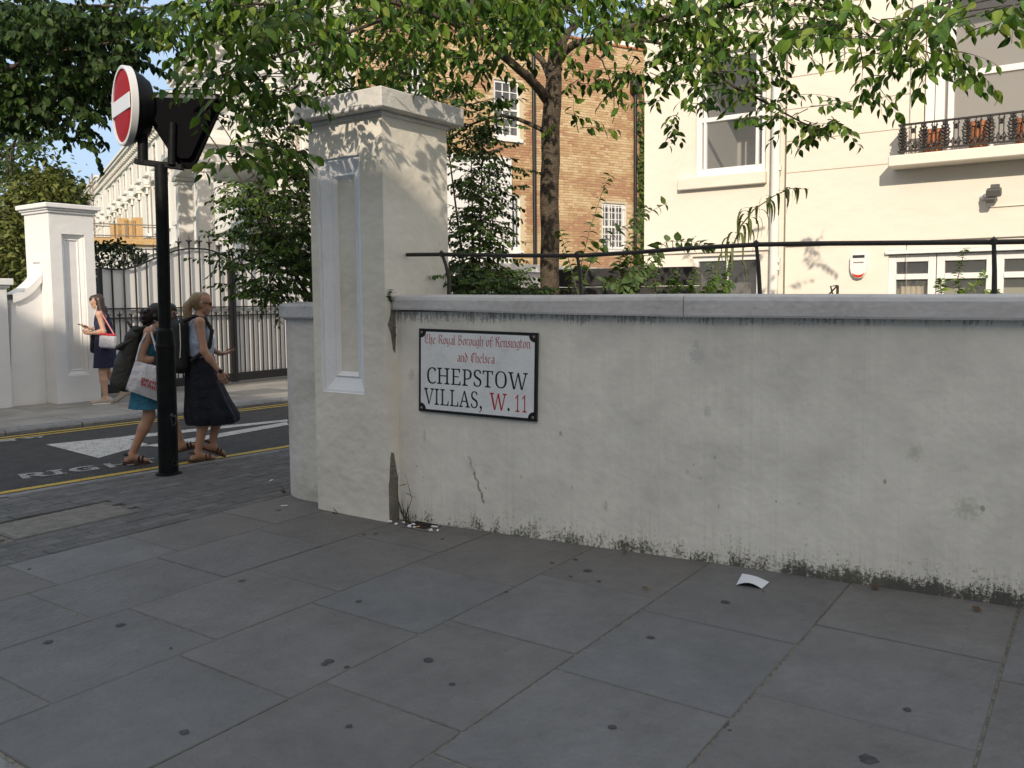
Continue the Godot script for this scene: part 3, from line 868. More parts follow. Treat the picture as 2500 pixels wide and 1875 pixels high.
# ---------- street name plate ----------
func nib_text(text: String, gl: Dictionary, h: float, nib: float) -> Array:      # broad-nib strokes; returns [MB, width]
	var b := MB.new()
	var x := 0.0
	var nv := Vector2(cos(.72), sin(.72)) * nib * .5
	for ch in text:
		if ch == " ": x += .34; continue
		var g: Array = gl[ch]
		for st in g[1]:
			for i in st.size() - 1:
				var p := Vector2(st[i][0] + x, st[i][1]); var q := Vector2(st[i + 1][0] + x, st[i + 1][1])
				var e := (q - p).normalized() * nib * .12
				p -= e; q += e
				var pts := [p - nv, p + nv, q + nv, q - nv]
				if (pts[1] - pts[0]).cross(pts[2] - pts[0]) < 0: pts.reverse()
				b.quad(Vector3(pts[0].x, pts[0].y, 0) * h, Vector3(pts[1].x, pts[1].y, 0) * h, Vector3(pts[2].x, pts[2].y, 0) * h, Vector3(pts[3].x, pts[3].y, 0) * h)
		x += g[0]
	return [b, x * h]
func name_plate() -> void:
	var gl := {
		"T": [.62, [[[.05, .62], [.10, .85], [.30, .92], [.55, .96]], [[.10, .85], [.10, .25], [.25, .04], [.45, .06], [.55, .2]], [[.36, .88], [.36, .35]]]],
		"h": [.48, [[[.08, 1.0], [.08, .04], [.13, .0]], [[.08, .52], [.30, .64], [.36, .5], [.36, .1], [.30, -.12]]]],
		"e": [.42, [[[.08, .5], [.08, .1], [.2, .0], [.34, .1]], [[.08, .5], [.22, .63], [.33, .5], [.1, .3]]]],
		"R": [.66, [[[.02, .85], [.14, .95], [.14, .04], [.06, .0]], [[.14, .92], [.38, .98], [.48, .8], [.40, .58], [.2, .5]], [[.3, .52], [.44, .3], [.48, .06], [.58, .02]]]],
		"o": [.46, [[[.08, .5], [.08, .12], [.22, .0], [.36, .12], [.36, .5], [.22, .64], [.08, .5]]]],
		"y": [.48, [[[.08, .62], [.08, .14], [.2, .02], [.36, .14]], [[.36, .64], [.36, .0], [.26, -.2], [.08, -.2]]]],
		"a": [.46, [[[.1, .56], [.24, .64], [.36, .5], [.36, .06], [.42, .0]], [[.36, .34], [.14, .28], [.08, .12], [.2, .0], [.36, .12]]]],
		"l": [.22, [[[.08, 1.0], [.08, .08], [.16, .0]]]],
		"B": [.62, [[[.02, .88], [.14, .95], [.14, .04], [.06, .02]], [[.14, .92], [.36, .98], [.44, .82], [.36, .6], [.16, .54]], [[.3, .56], [.5, .42], [.5, .14], [.32, 0], [.1, .04]]]],
		"r": [.34, [[[.02, .58], [.1, .64], [.1, .04], [.16, .0]], [[.1, .52], [.22, .64], [.32, .56]]]],
		"u": [.48, [[[.08, .62], [.08, .12], [.2, .0], [.36, .12]], [[.36, .62], [.36, .06], [.44, .0]]]],
		"g": [.46, [[[.08, .5], [.08, .14], [.2, .02], [.36, .14]], [[.08, .5], [.22, .63], [.36, .54], [.36, -.04], [.26, -.22], [.08, -.2]]]],
		"f": [.34, [[[.12, -.1], [.12, .84], [.22, .98], [.36, .92]], [[.02, .6], [.32, .6]]]],
		"K": [.62, [[[.02, .9], [.14, .95], [.14, .04], [.06, .0]], [[.14, .5], [.36, .62], [.50, .92], [.36, .98]], [[.28, .56], [.46, .3], [.46, .06], [.56, .0]], [[.04, .74], [.28, .74]]]],
		"n": [.48, [[[.02, .58], [.08, .64], [.08, .04], [.14, .0]], [[.08, .5], [.28, .64], [.36, .52], [.36, .06], [.44, .0]]]],
		"s": [.40, [[[.32, .56], [.2, .64], [.08, .52], [.3, .28], [.3, .1], [.18, .0], [.05, .08]]]],
		"i": [.22, [[[.02, .58], [.09, .64], [.09, .06], [.16, .0]], [[.07, .82], [.12, .86]]]],
		"t": [.32, [[[.1, .86], [.1, .1], [.18, .0], [.28, .06]], [[.0, .6], [.28, .6]]]],
		"d": [.48, [[[.36, .5], [.2, .62], [.08, .48], [.08, .12], [.22, .0], [.36, .14], [.36, .5], [.1, .92]]]],
		"C": [.56, [[[.48, .86], [.3, .98], [.08, .74], [.08, .22], [.26, .0], [.48, .14]], [[.26, .9], [.26, .2]]]]}
	var dirw := Vector2(WK.x - WA.x, WK.y - WA.y).normalized()
	var at := func(px: float, py: float) -> Vector3:
		var d := WB.inverse() * ray(px, py)
		var nn := Vector2(-dirw.y, dirw.x)
		return Vector3(0, EYE, 0) + d * (WA.dot(nn) / (nn.x * d.x - nn.y * d.z))
	var tl: Vector3 = at.call(1026, 803); var tr: Vector3 = at.call(1315, 811); var bl: Vector3 = at.call(1026, 1001); var br: Vector3 = at.call(1314, 1031)
	var ctr := (tl + tr + bl + br) * .25
	var W := (Vector2(tr.x - tl.x, tr.z - tl.z).length() + Vector2(br.x - bl.x, br.z - bl.z).length()) * .5
	var Hh := ((tl.y - bl.y) + (tr.y - br.y)) * .5
	var n := thing("street_name_plate", "white enamel street name plate with black border reading CHEPSTOW VILLAS W.11", "street sign", ctr, atan2(dirw.y, dirw.x))
	var tilt := Basis(Vector3(0, 0, 1), (tr.y - tl.y + br.y - bl.y) * .5 / W)
	var root := Transform3D(tilt, Vector3(0, 0, .012))
	var b := MB.new()
	b.box(Vector3(0, 0, -.003), Vector3(W, Hh, .022), Basis.IDENTITY, .003)
	obj("border", b, M.sign_black, n, root)
	var poly := PackedVector2Array()
	var e := .020; var r := .042
	var hw := W * .5 - e; var hh := Hh * .5 - e
	for k in 4:
		var cx := hw if k == 0 or k == 3 else -hw
		var cy := hh if k < 2 else -hh
		for j in 7:                                  # corners scooped out round the screws
			var a := deg_to_rad([270, 360, 90, 180][k] - j * 15.0)
			poly.append(Vector2(cx, cy) + Vector2(cos(a), sin(a)) * r)
	var f := MB.new()
	f.prism(poly, .0075, .0095)
	obj("enamel_face", f, M.enamel, n, root)
	for sx in [-1, 1]:
		for sy in [-1, 1]:
			var s := MB.new()
			s.lathe([Vector2(.009, .0), Vector2(.009, .003), Vector2(.005, .005), Vector2(0, .0055)], Vector3(sx * (W * .5 - .026), sy * (Hh * .5 - .026), .008), 10, Basis(Vector3(1, 0, 0), PI / 2))
			obj("screw", s, M.steel, n, root)
	var zt := .0098
	for l in [["The Royal Borough of Kensington", .325 * Hh, .91, .092], ["and Chelsea", .13 * Hh, .325, .092]]:
		var q := nib_text(l[0], gl, 1.0, .115)
		var sx: float = l[2] * W * .98 / q[1]
		var pen := 0.0
		for word in (l[0] as String).split(" "):
			var wq := nib_text(word, gl, 1.0, .115)
			var m := MB.new()
			m.add(wq[0], Transform3D(Basis.from_scale(Vector3(sx, .112 * Hh, 1)), Vector3((pen - q[1] * .5) * sx, l[1], zt)))
			obj("lettering", m, M.letter_red, n, root)
			pen += wq[1] + .34
	var serif := SystemFont.new()
	serif.font_names = PackedStringArray(["Droid Serif"]); serif.font_weight = 400
	for l in [["CHEPSTOW", .0035, -.156, .852, M.letter_black], ["VILLAS,", -.197, -.405, .507, M.letter_black], ["W", .19, -.405, .142, M.letter_red], [".", .277, -.405, .018, M.letter_black], ["1", .348, -.405, .036, M.letter_red], ["1", .404, -.405, .036, M.letter_red]]:
		var tm := TextMesh.new()
		tm.text = l[0]; tm.font = serif; tm.font_size = 64; tm.pixel_size = .01; tm.depth = 0.0
		var bb := tm.get_aabb()
		var caps := TextMesh.new()
		caps.text = "H"; caps.font = serif; caps.font_size = 64; caps.pixel_size = .01; caps.depth = 0.0
		var ch := caps.get_aabb().size.y
		var sx: float = l[3] * W / bb.size.x
		var sy: float = .195 * Hh / ch
		var base: float = l[2] * Hh
		var bot := bb.position.y if l[0] != "VILLAS," else caps.get_aabb().position.y - (0.0)
		if l[0] == "VILLAS,": bot = bb.position.y + bb.size.y - ch * 1.02
		obj("lettering", tm, l[4], n, root * Transform3D(Basis.from_scale(Vector3(sx, sy, 1)), Vector3(l[1] * W - (bb.position.x + bb.size.x * .5) * sx, base - bot * sy, zt)))
# ---------- walls with openings ----------
func holed(b: MB, x0: float, x1: float, y0: float, y1: float, holes: Array, z: float, reveal: float) -> void:   # facade quads round rectangular openings, with reveals going back
	var ys := [y0, y1]
	for h in holes:
		for k in [h[1], h[3]]:
			if k > y0 and k < y1 and not ys.has(k): ys.append(k)
	ys.sort()
	for i in ys.size() - 1:
		var ya: float = ys[i]; var yb: float = ys[i + 1]
		var cut := []
		for h in holes:
			if h[1] < yb - 1e-4 and h[3] > ya + 1e-4: cut.append([h[0], h[2]])
		cut.sort_custom(func(p, q): return p[0] < q[0])
		var x := x0
		for e in cut:
			if e[0] > x: b.quad(Vector3(x, ya, z), Vector3(e[0], ya, z), Vector3(e[0], yb, z), Vector3(x, yb, z))
			x = e[1]
		if x < x1: b.quad(Vector3(x, ya, z), Vector3(x1, ya, z), Vector3(x1, yb, z), Vector3(x, yb, z))
	for h in holes:
		var a := Vector3(h[0], h[1], z); var c := Vector3(h[2], h[1], z); var d := Vector3(h[2], h[3], z); var e := Vector3(h[0], h[3], z)
		var r := Vector3(0, 0, -reveal)
		b.quad(a, c, c + r, a + r); b.quad(c, d, d + r, c + r); b.quad(d, e, e + r, d + r); b.quad(e, a, a + r, e + r)
func sash(p: Node, x0: float, x1: float, y0: float, y1: float, z: float, bars := [1, 1], meet := 0.5, fr := 0.05, called := "window", m: Material = null, room: Material = null) -> Node3D:   # frame, meeting rail, glazing bars, panes, dim room behind
	var w := part(called, p)
	var fm: Material = m if m else M.white
	var b := MB.new()
	b.span(Vector3(x0, y0, z - .06), Vector3(x0 + fr, y1, z), .004)
	b.span(Vector3(x1 - fr, y0, z - .06), Vector3(x1, y1, z), .004)
	b.span(Vector3(x0 + fr, y1 - fr, z - .06), Vector3(x1 - fr, y1, z - .002), .004)
	b.span(Vector3(x0 + fr, y0, z - .06), Vector3(x1 - fr, y0 + fr * 1.5, z - .002), .004)
	var ym := lerpf(y0, y1, meet)
	if meet > 0: b.span(Vector3(x0 + fr, ym - fr * .4, z - .065), Vector3(x1 - fr, ym + fr * .4, z + .008), .003)
	var cells: Array = [[y0 + fr * 1.5, ym - fr * .4], [ym + fr * .4, y1 - fr]] if meet > 0 else [[y0 + fr * 1.5, y1 - fr]]
	for c in cells:
		for i in range(1, bars[0]):
			var xx := lerpf(x0 + fr, x1 - fr, float(i) / bars[0])
			b.span(Vector3(xx - .011, c[0], z - .05), Vector3(xx + .011, c[1], z - .012))
		for i in range(1, bars[1]):
			var yy := lerpf(c[0], c[1], float(i) / bars[1])
			b.span(Vector3(x0 + fr, yy - .011, z - .051), Vector3(x1 - fr, yy + .011, z - .013))
	obj("frame", b, fm, w)
	for c in cells:
		for i in bars[0]:
			for j in bars[1]:
				var g := MB.new()
				var xa := lerpf(x0 + fr, x1 - fr, float(i) / bars[0]); var xb := lerpf(x0 + fr, x1 - fr, float(i + 1) / bars[0])
				var ya := lerpf(c[0], c[1], float(j) / bars[1]); var yb := lerpf(c[0], c[1], float(j + 1) / bars[1])
				g.quad(Vector3(xa, ya, z - .03), Vector3(xb, ya, z - .03), Vector3(xb, yb, z - .03), Vector3(xa, yb, z - .03))
				obj("pane", g, M.glass, w)
	if true:
		var k := MB.new()
		var d := .55 if room == null else (.6 if room == M.door_room else 1.6)
		k.quad(Vector3(x0, y0, z - d), Vector3(x1, y0, z - d), Vector3(x1, y1, z - d), Vector3(x0, y1, z - d))
		k.quad(Vector3(x0, y0, z - .07), Vector3(x0, y0, z - d), Vector3(x0, y1, z - d), Vector3(x0, y1, z - .07))
		k.quad(Vector3(x1, y0, z - d), Vector3(x1, y0, z - .07), Vector3(x1, y1, z - .07), Vector3(x1, y1, z - d))
		k.quad(Vector3(x0, y1, z - .07), Vector3(x0, y1, z - d), Vector3(x1, y1, z - d), Vector3(x1, y1, z - .07))
		k.quad(Vector3(x0, y0, z - d), Vector3(x0, y0, z - .07), Vector3(x1, y0, z - .07), Vector3(x1, y0, z - d))
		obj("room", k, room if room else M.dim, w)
	return w

# ---------- terrace across the main street: stands behind the camera and shades the pavement ----------
func opposite_terrace() -> void:
	var D := 14.5
	for k in 3:
		var x0 := -26.0 + k * 18.0
		var t := thing("terrace_house", "white stucco terraced house across the main street, " + ["on the far side of the junction", "facing the garden wall", "beyond the cream house"][k], "house", Vector3(x0, 0, D), PI, "terrace across the main street")
		var H := 2.62 + .54 * (4.4 + D)
		var b := MB.new()
		var holes := []
		for i in 5:
			for j in 3: holes.append([-17.0 + i * 3.4, .9 + j * 3.6, -15.7 + i * 3.4, 3.0 + j * 3.6])
		holed(b, -18, 0, -.1, H, holes, 0, .2)
		b.quad(Vector3(0, -.1, 0), Vector3(0, -.1, -9), Vector3(0, H, -9), Vector3(0, H, 0))
		b.quad(Vector3(-18, -.1, -9), Vector3(-18, -.1, 0), Vector3(-18, H, 0), Vector3(-18, H, -9))
		b.quad(Vector3(0, -.1, -9), Vector3(-18, -.1, -9), Vector3(-18, H, -9), Vector3(0, H, -9))
		b.quad(Vector3(-18, H, 0), Vector3(0, H, 0), Vector3(0, H, -9), Vector3(-18, H, -9))
		obj("wall", b, M.stucco, t)
		for h in holes: sash(t, h[0], h[2], h[1], h[3], -.12, [2, 1], .5)
		var c := MB.new()
		c.span(Vector3(-18, H - .5, 0.003), Vector3(0, H - .3, .14))
		obj("cornice", c, M.stucco, t)
	var ro := struct("far_main_pavement", sheet([Vector2(-70, -14.5), Vector2(70, -14.5), Vector2(70, -11), Vector2(-70, -11)], .0), M.farslab)

# ---------- cream house ----------
const HS := 11.4
func hp(px: float, py: float) -> Vector3:
	return os(px, py, HS)
func cream_house() -> void:
	var o := Vector3(-5.0, 0, -HS)
	var t := thing("cream_house", "cream rendered house with grooved stucco, balcony window and white sash window", "house", o)
	var L := hp(1573, 500).x - o.x
	var x := func(px: float, py: float) -> float: return hp(px, py).x - o.x
	var y := func(px: float, py: float) -> float: return hp(px, py).y
	var sx0: float = x.call(1697, 420); var sx1: float = x.call(1869, 420); var sy0: float = y.call(1760, 428); var sy1: float = y.call(1840, 112)
	var wx0: float = x.call(2262, 315); var wx1: float = wx0 + 1.9; var wy0: float = y.call(2300, 390); var wy1: float = wy0 + 2.9
	var dx0: float = x.call(2172, 660); var dx1: float = dx0 + 2.5; var dy1: float = y.call(2178, 612)
	var kx0: float = x.call(1690, 680); var kx1: float = x.call(1856, 680); var ky1: float = y.call(1760, 624)
	var q: float = x.call(1926, 500)
	var b := MB.new()
	var sill := sy0 - .02
	holed(b, L, q, -.1, 9.5, [[sx0, sy0, sx1, sy1], [kx0, .5, kx1, ky1]], 0, .16)
	obj("stair_bay_wall", b, M.cream, t)
	# main block stands 7 cm proud, grooved above, plain below the string course
	var zf := .13
	b = MB.new()
	var xe := q + 8.5
	var gy := []
	for e in [[1940, 425], [1950, 334], [1975, 262], [1978, 188], [1945, 116]]: gy.append(y.call(e[0], e[1]))
	var step: float = (gy[4] - gy[0]) / 4.0
	var lev := [gy[0]]
	for k in range(1, 12): lev.append(gy[0] + step * k)
	var sc: float = y.call(1920, 602)
	holed(b, q, xe, sc, gy[0] - .008, [[wx0, wy0, wx1, wy1]], zf, .2)
	holed(b, q, xe, -.1, sc, [[dx0, 0.0, dx1, dy1]], zf - .035, .16)
	b.quad(Vector3(q, sc, zf - .035), Vector3(xe, sc, zf - .035), Vector3(xe, sc, zf), Vector3(q, sc, zf))
	for k in lev.size():
		var ya: float = lev[k] + .008
		var yb: float = (lev[k + 1] - .008) if k + 1 < lev.size() else 9.5
		holed(b, q, xe, ya, yb, [[wx0 - .16, wy0 - 3, wx1 + .16, wy1 + .16]], zf, .02)
		var g := lev[k] as float                                      # the joint: a V groove
		for e in [[q, wx0 - .16], [wx1 + .16, xe]]:
			b.quad(Vector3(e[0], g - .008, zf), Vector3(e[1], g - .008, zf), Vector3(e[1], g, zf - .018), Vector3(e[0], g, zf - .018))
			b.quad(Vector3(e[0], g, zf - .018), Vector3(e[1], g, zf - .018), Vector3(e[1], g + .008, zf), Vector3(e[0], g + .008, zf))
	b.quad(Vector3(q, -.1, 0), Vector3(q, -.1, zf), Vector3(q, 9.5, zf), Vector3(q, 9.5, 0))
	obj("main_wall", b, M.cream, t)
	b = MB.new()                                                       # sides and roof
	b.quad(Vector3(L, -.1, -9), Vector3(L, -.1, 0), Vector3(L, 9.5, 0), Vector3(L, 9.5, -9))
	b.quad(Vector3(xe, -.1, zf), Vector3(xe, -.1, -9), Vector3(xe, 9.5, -9), Vector3(xe, 9.5, zf))
	b.quad(Vector3(xe, -.1, -9), Vector3(L, -.1, -9), Vector3(L, 9.5, -9), Vector3(xe, 9.5, -9))
	b.quad(Vector3(L, 9.5, zf), Vector3(xe, 9.5, zf), Vector3(xe, 9.5, -9), Vector3(L, 9.5, -9))
	obj("side_wall", b, M.cream, t)
	# window surround of the balcony window
	b = MB.new()
	b.span(Vector3(wx0 - .16, wy0 - .02, zf - .02), Vector3(wx0 - .01, wy1 + .16, zf + .035), .008)
	b.span(Vector3(wx1 + .01, wy0 - .02, zf - .02), Vector3(wx1 + .16, wy1 + .16, zf + .035), .008)
	b.span(Vector3(wx0 - .01, wy1 + .01, zf - .02), Vector3(wx1 + .01, wy1 + .16, zf + .033), .008)
	obj("window_surround", b, M.cream, t)
	b = MB.new()
	var ly: float = y.call(1920, 608)
	b.span(Vector3(L, ly - .005, 0.002), Vector3(q - .13, ly + .03, .035), .004)
	obj("string_course", b, M.cream, t)
	# sash window of the stair bay, frames deep in the reveal, sill below
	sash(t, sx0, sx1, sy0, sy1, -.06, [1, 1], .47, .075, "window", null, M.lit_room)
	var tr := MB.new()
	var bx0 := lerpf(sx0, sx1, .12); var bx1 := lerpf(sx0, sx1, .86)
	for e in [bx0, bx1]: tr.span(Vector3(e - .02, sy0 + .11, -.11), Vector3(e + .02, sy1 - .075, -.055), .003)
	obj("margin_bars", tr, M.white, t)
	b = MB.new()
	b.span(Vector3(x.call(1659, 460), y.call(1659, 466), .003), Vector3(x.call(1873, 448), sy0 - .005, .085), .008)
	obj("window_sill", b, M.cream, t)
	sash(t, kx0, kx1, .5, ky1, -.05, [2, 1], 0, .07)
	# balcony window: tall sash with two wide panes
	sash(t, wx0, wx1, wy0, wy1, zf - .06, [1, 1], (y.call(2310, 190) - wy0) / (wy1 - wy0), .09, "window", null, M.lit_room)
	tr = MB.new()
	tr.span(Vector3(wx0 + .10, wy0 + .1, zf - .11), Vector3(wx0 + .20, wy1 - .1, zf - .05), .004)
	tr.span(Vector3(wx0 + .235, wy0 + .1, zf - .125), Vector3(wx0 + .30, wy1 - .1, zf - .045), .004)
	obj("shutter_box", tr, M.white, t)
	# white garden door and side lights
	var mid: float = x.call(2287, 640)
	var mid2: float = x.call(2430, 640)
	var tr_y: float = y.call(2230, 668)
	var d := part("garden_door", t)
	for e in [[dx0, mid], [mid + .01, mid2], [mid2 + .01, dx1]]:
		sash(d, e[0], e[1], 0.02, dy1 - .06, zf - .07, [1, 1], (tr_y - .04) / (dy1 - .06), .085, "door_light", null, M.door_room)
	var cu := MB.new()
	for k in 6:
		var cx := lerpf(dx0 + .1, mid - .06, (k + .5) / 6.0)
		cu.lathe([Vector2(.04, .2), Vector2(.045, 1.2), Vector2(.04, 1.72 + .04 * sin(k * 2.3)), Vector2(0, 1.74 + .04 * sin(k * 2.3))], Vector3(cx, 0, zf - .25), 8)
	obj("curtain", cu, M.curtain, d)
	b = MB.new()
	b.span(Vector3(dx0 - .03, dy1 - .05, zf - .08), Vector3(dx1, dy1 - .005, zf + .01), .004)
	obj("door_head", b, M.white, d)
	# downpipe with collars
	var px0 := Vector3(x.call(1902, 500), 0, .10)
	var dp := MB.new()
	dp.tube([px0 + Vector3(-.015, -.05, .05), px0 + Vector3(0, 9.4, 0)], [.056], 14)
	obj("downpipe", dp, M.pipe, t)
	for e in [[1897, 414], [1893, 636], [1890, 655], [1905, 130]]:
		var yy: float = y.call(e[0], e[1])
		var cl := MB.new()
		cl.lathe([Vector2(.056, -.035), Vector2(.067, -.032), Vector2(.067, .032), Vector2(.056, .035)], Vector3(px0.x, yy, px0.z + .03 * (1 - yy / 9.4)), 12)
		obj("pipe_collar", cl, M.pipe, t)
	# balcony slab with cast iron guard
	var bx: float = x.call(2187, 412); var by: float = y.call(2187, 419)
	var sl := MB.new()
	sl.span(Vector3(bx, by, zf + .003), Vector3(bx + 3.2, by + .13, zf + .34), .012)
	obj("balcony_slab", sl, M.cream, t)
	var rail := part("balcony_guard", t)
	var zr := zf + .30
	var rx0 := bx + .10
	var ry0 := by + .135; var ry1: float = y.call(2212, 322) + .02
	var rb := MB.new()
	rb.span(Vector3(rx0, ry1 - .022, zr - .018), Vector3(rx0 + 2.95, ry1, zr + .018), .003)
	rb.span(Vector3(rx0, ry0 + .025, zr - .014), Vector3(rx0 + 2.95, ry0 + .045, zr + .014))
	rb.span(Vector3(rx0, ry1 - .022, zf + .02), Vector3(rx0 + .035, ry1, zr - .02), .003)
	rb.span(Vector3(rx0, ry0 + .025, zf + .02), Vector3(rx0 + .03, ry0 + .045, zr - .02))
	obj("rail", rb, M.cast, rail)
	var fh := ry1 - ry0 - .06
	var orn := MB.new()                                                 # a palmette baluster: stem with leaf lobes
	orn.tube([Vector3(0, 0, 0), Vector3(0, fh, 0)], [.007], 6)
	for j in 7:
		var yy := .03 + (fh - .06) * j / 6.0
		var wd: float = [.03, .044, .040, .050, .044, .034, .02][j]
		for s in [-1.0, 1.0]:
			orn.tube([Vector3(0, yy - .015, 0), Vector3(s * wd * .7, yy, .008), Vector3(s * wd, yy + .022, .004), Vector3(s * wd * .6, yy + .03, 0)], [.012, .015, .012, .006], 5)
		orn.lathe([Vector2(0, -.016), Vector2(.018, 0), Vector2(0, .016)], Vector3(0, yy, .006), 6)
	var om := orn.mesh()
	var lyre := MB.new()
	for s in [-1.0, 1.0]:
		lyre.tube([Vector3(s * .022, 0, 0), Vector3(s * .024, fh, 0)], [.006], 5)
		lyre.tube([Vector3(s * .02, .02, 0), Vector3(s * .045, .06, 0), Vector3(s * .03, .10, 0), Vector3(s * .012, .07, 0)], [.009], 5)
		lyre.tube([Vector3(s * .02, fh - .10, 0), Vector3(s * .012, fh - .06, 0), Vector3(s * .03, fh - .02, 0)], [.011], 5)
	for j in 4: lyre.lathe([Vector2(0, -.02), Vector2(.018, 0), Vector2(0, .02)], Vector3(0, fh * (.12 + .06 * j) if j < 2 else fh * (.72 + .09 * (j - 2)), .004), 6)
	var lm := lyre.mesh()
	for k in 26:
		obj("baluster", om if k % 2 == 0 else lm, M.cast, rail, Transform3D(Basis.IDENTITY, Vector3(rx0 + .05 + k * .112, ry0 + .04, zr)))
		var kn := MB.new()
		kn.tube([Vector3(-.03, .0, 0), Vector3(-.015, .045, .005), Vector3(.015, .045, .005), Vector3(.03, 0, 0)], [.010], 5)
		obj("scroll", kn, M.cast, rail, Transform3D(Basis.IDENTITY, Vector3(rx0 + .106 + k * .112, ry0 + .045, zr)))
	for k in 3: obj("baluster", om, M.cast, rail, Transform3D(Basis(Vector3.UP, PI / 2), Vector3(rx0 + .016, ry0 + .04, zf + .06 + k * .085)))
	for k in 6:
		var pot := thing("flower_pot", ["first", "second", "third", "fourth", "fifth", "sixth"][k] + " terracotta flower pot from the downpipe end of the balcony guard", "flower pot", o + Vector3(bx + .46 + k * .46, by + .132, zf + .155), 0, "pots on the balcony")
		var pb := MB.new()
		var hgt: float = [.27, .30, .28, .31, .27, .3][k]
		pb.lathe([Vector2(0, 0), Vector2(.09, 0), Vector2(.122, hgt - .05), Vector2(.138, hgt - .05), Vector2(.14, hgt), Vector2(.12, hgt), Vector2(.115, hgt - .03), Vector2(0, hgt - .03)], Vector3.ZERO, 16)
		obj("pot_body", pb, M.terracotta, pot)
	# alarm bell box
	var al := thing("alarm_box", "white burglar alarm box with dark top strip and red lower edge on the cream wall", "alarm box", Vector3(hp(2103, 650).x, hp(2103, 650).y, -HS + zf - .034))
	var ap := PackedVector2Array([Vector2(-.085, .15), Vector2(.085, .15), Vector2(.10, .10), Vector2(.10, -.03), Vector2(.085, -.09), Vector2(.05, -.14), Vector2(0, -.155), Vector2(-.05, -.14), Vector2(-.085, -.09), Vector2(-.10, -.03), Vector2(-.10, .10)])
	var ab := MB.new(); ab.prism(ap, 0, .06)
	obj("case", ab, M.white, al)
	ab = MB.new(); ab.prism(PackedVector2Array([Vector2(-.075, -.085), Vector2(-.04, -.105), Vector2(0, -.112), Vector2(.04, -.105), Vector2(.075, -.085), Vector2(.05, -.132), Vector2(0, -.148), Vector2(-.05, -.132)]), .058, .066)
	obj("lamp_lens", ab, mat(lin(.55, .06, .02), .25), al)
	ab = MB.new(); ab.span(Vector3(-.07, .10, .058), Vector3(.07, .135, .064))
	obj("solar_strip", ab, mat(lin(.05, .05, .06), .3), al)
	ab = MB.new()
	for k in 8: ab.span(Vector3(-.062 + k * .0155, .036, .058), Vector3(-.050 + k * .0155, .048 + .004 * (k % 2), .0612))
	obj("maker_name", ab, M.dark, al)
	# flood light with its conduit
	var lq := hp(2428, 482)
	var fl := thing("wall_floodlight", "small grey floodlight on a bracket with a cable on the cream wall", "light fitting", Vector3(lq.x, lq.y, -HS + zf))
	var fb := MB.new()
	fb.lathe([Vector2(.04, 0), Vector2(.04, .03), Vector2(.02, .05), Vector2(0, .05)], Vector3(-.09, 0, .0), 10, Basis(Vector3(1, 0, 0), PI / 2))
	fb.tube([Vector3(-.09, 0, .03), Vector3(-.05, .01, .10), Vector3(0, .0, .13)], [.012], 6)
	obj("bracket", fb, M.white, fl)
	fb = MB.new()
	fb.box(Vector3(.02, .03, .15), Vector3(.15, .09, .10), Basis(Vector3(1, 0, 0), .3), .01)
	fb.box(Vector3(.03, .095, .14), Vector3(.09, .05, .06), Basis.IDENTITY, .006)
	fb.box(Vector3(-.01, -.05, .15), Vector3(.09, .06, .07), Basis(Vector3(1, 0, 0), .5), .008)
	obj("lamp_head", fb, M.cast_grey, fl)
	fb = MB.new()
	fb.tube([Vector3(-.09, -.03, .012), Vector3(-.07, -.10, .012), Vector3(-.02, -.12, .012), Vector3(.5, -.115, .012), Vector3(2, -.11, .012)], [.006], 5)
	obj("cable", fb, M.cream, fl)

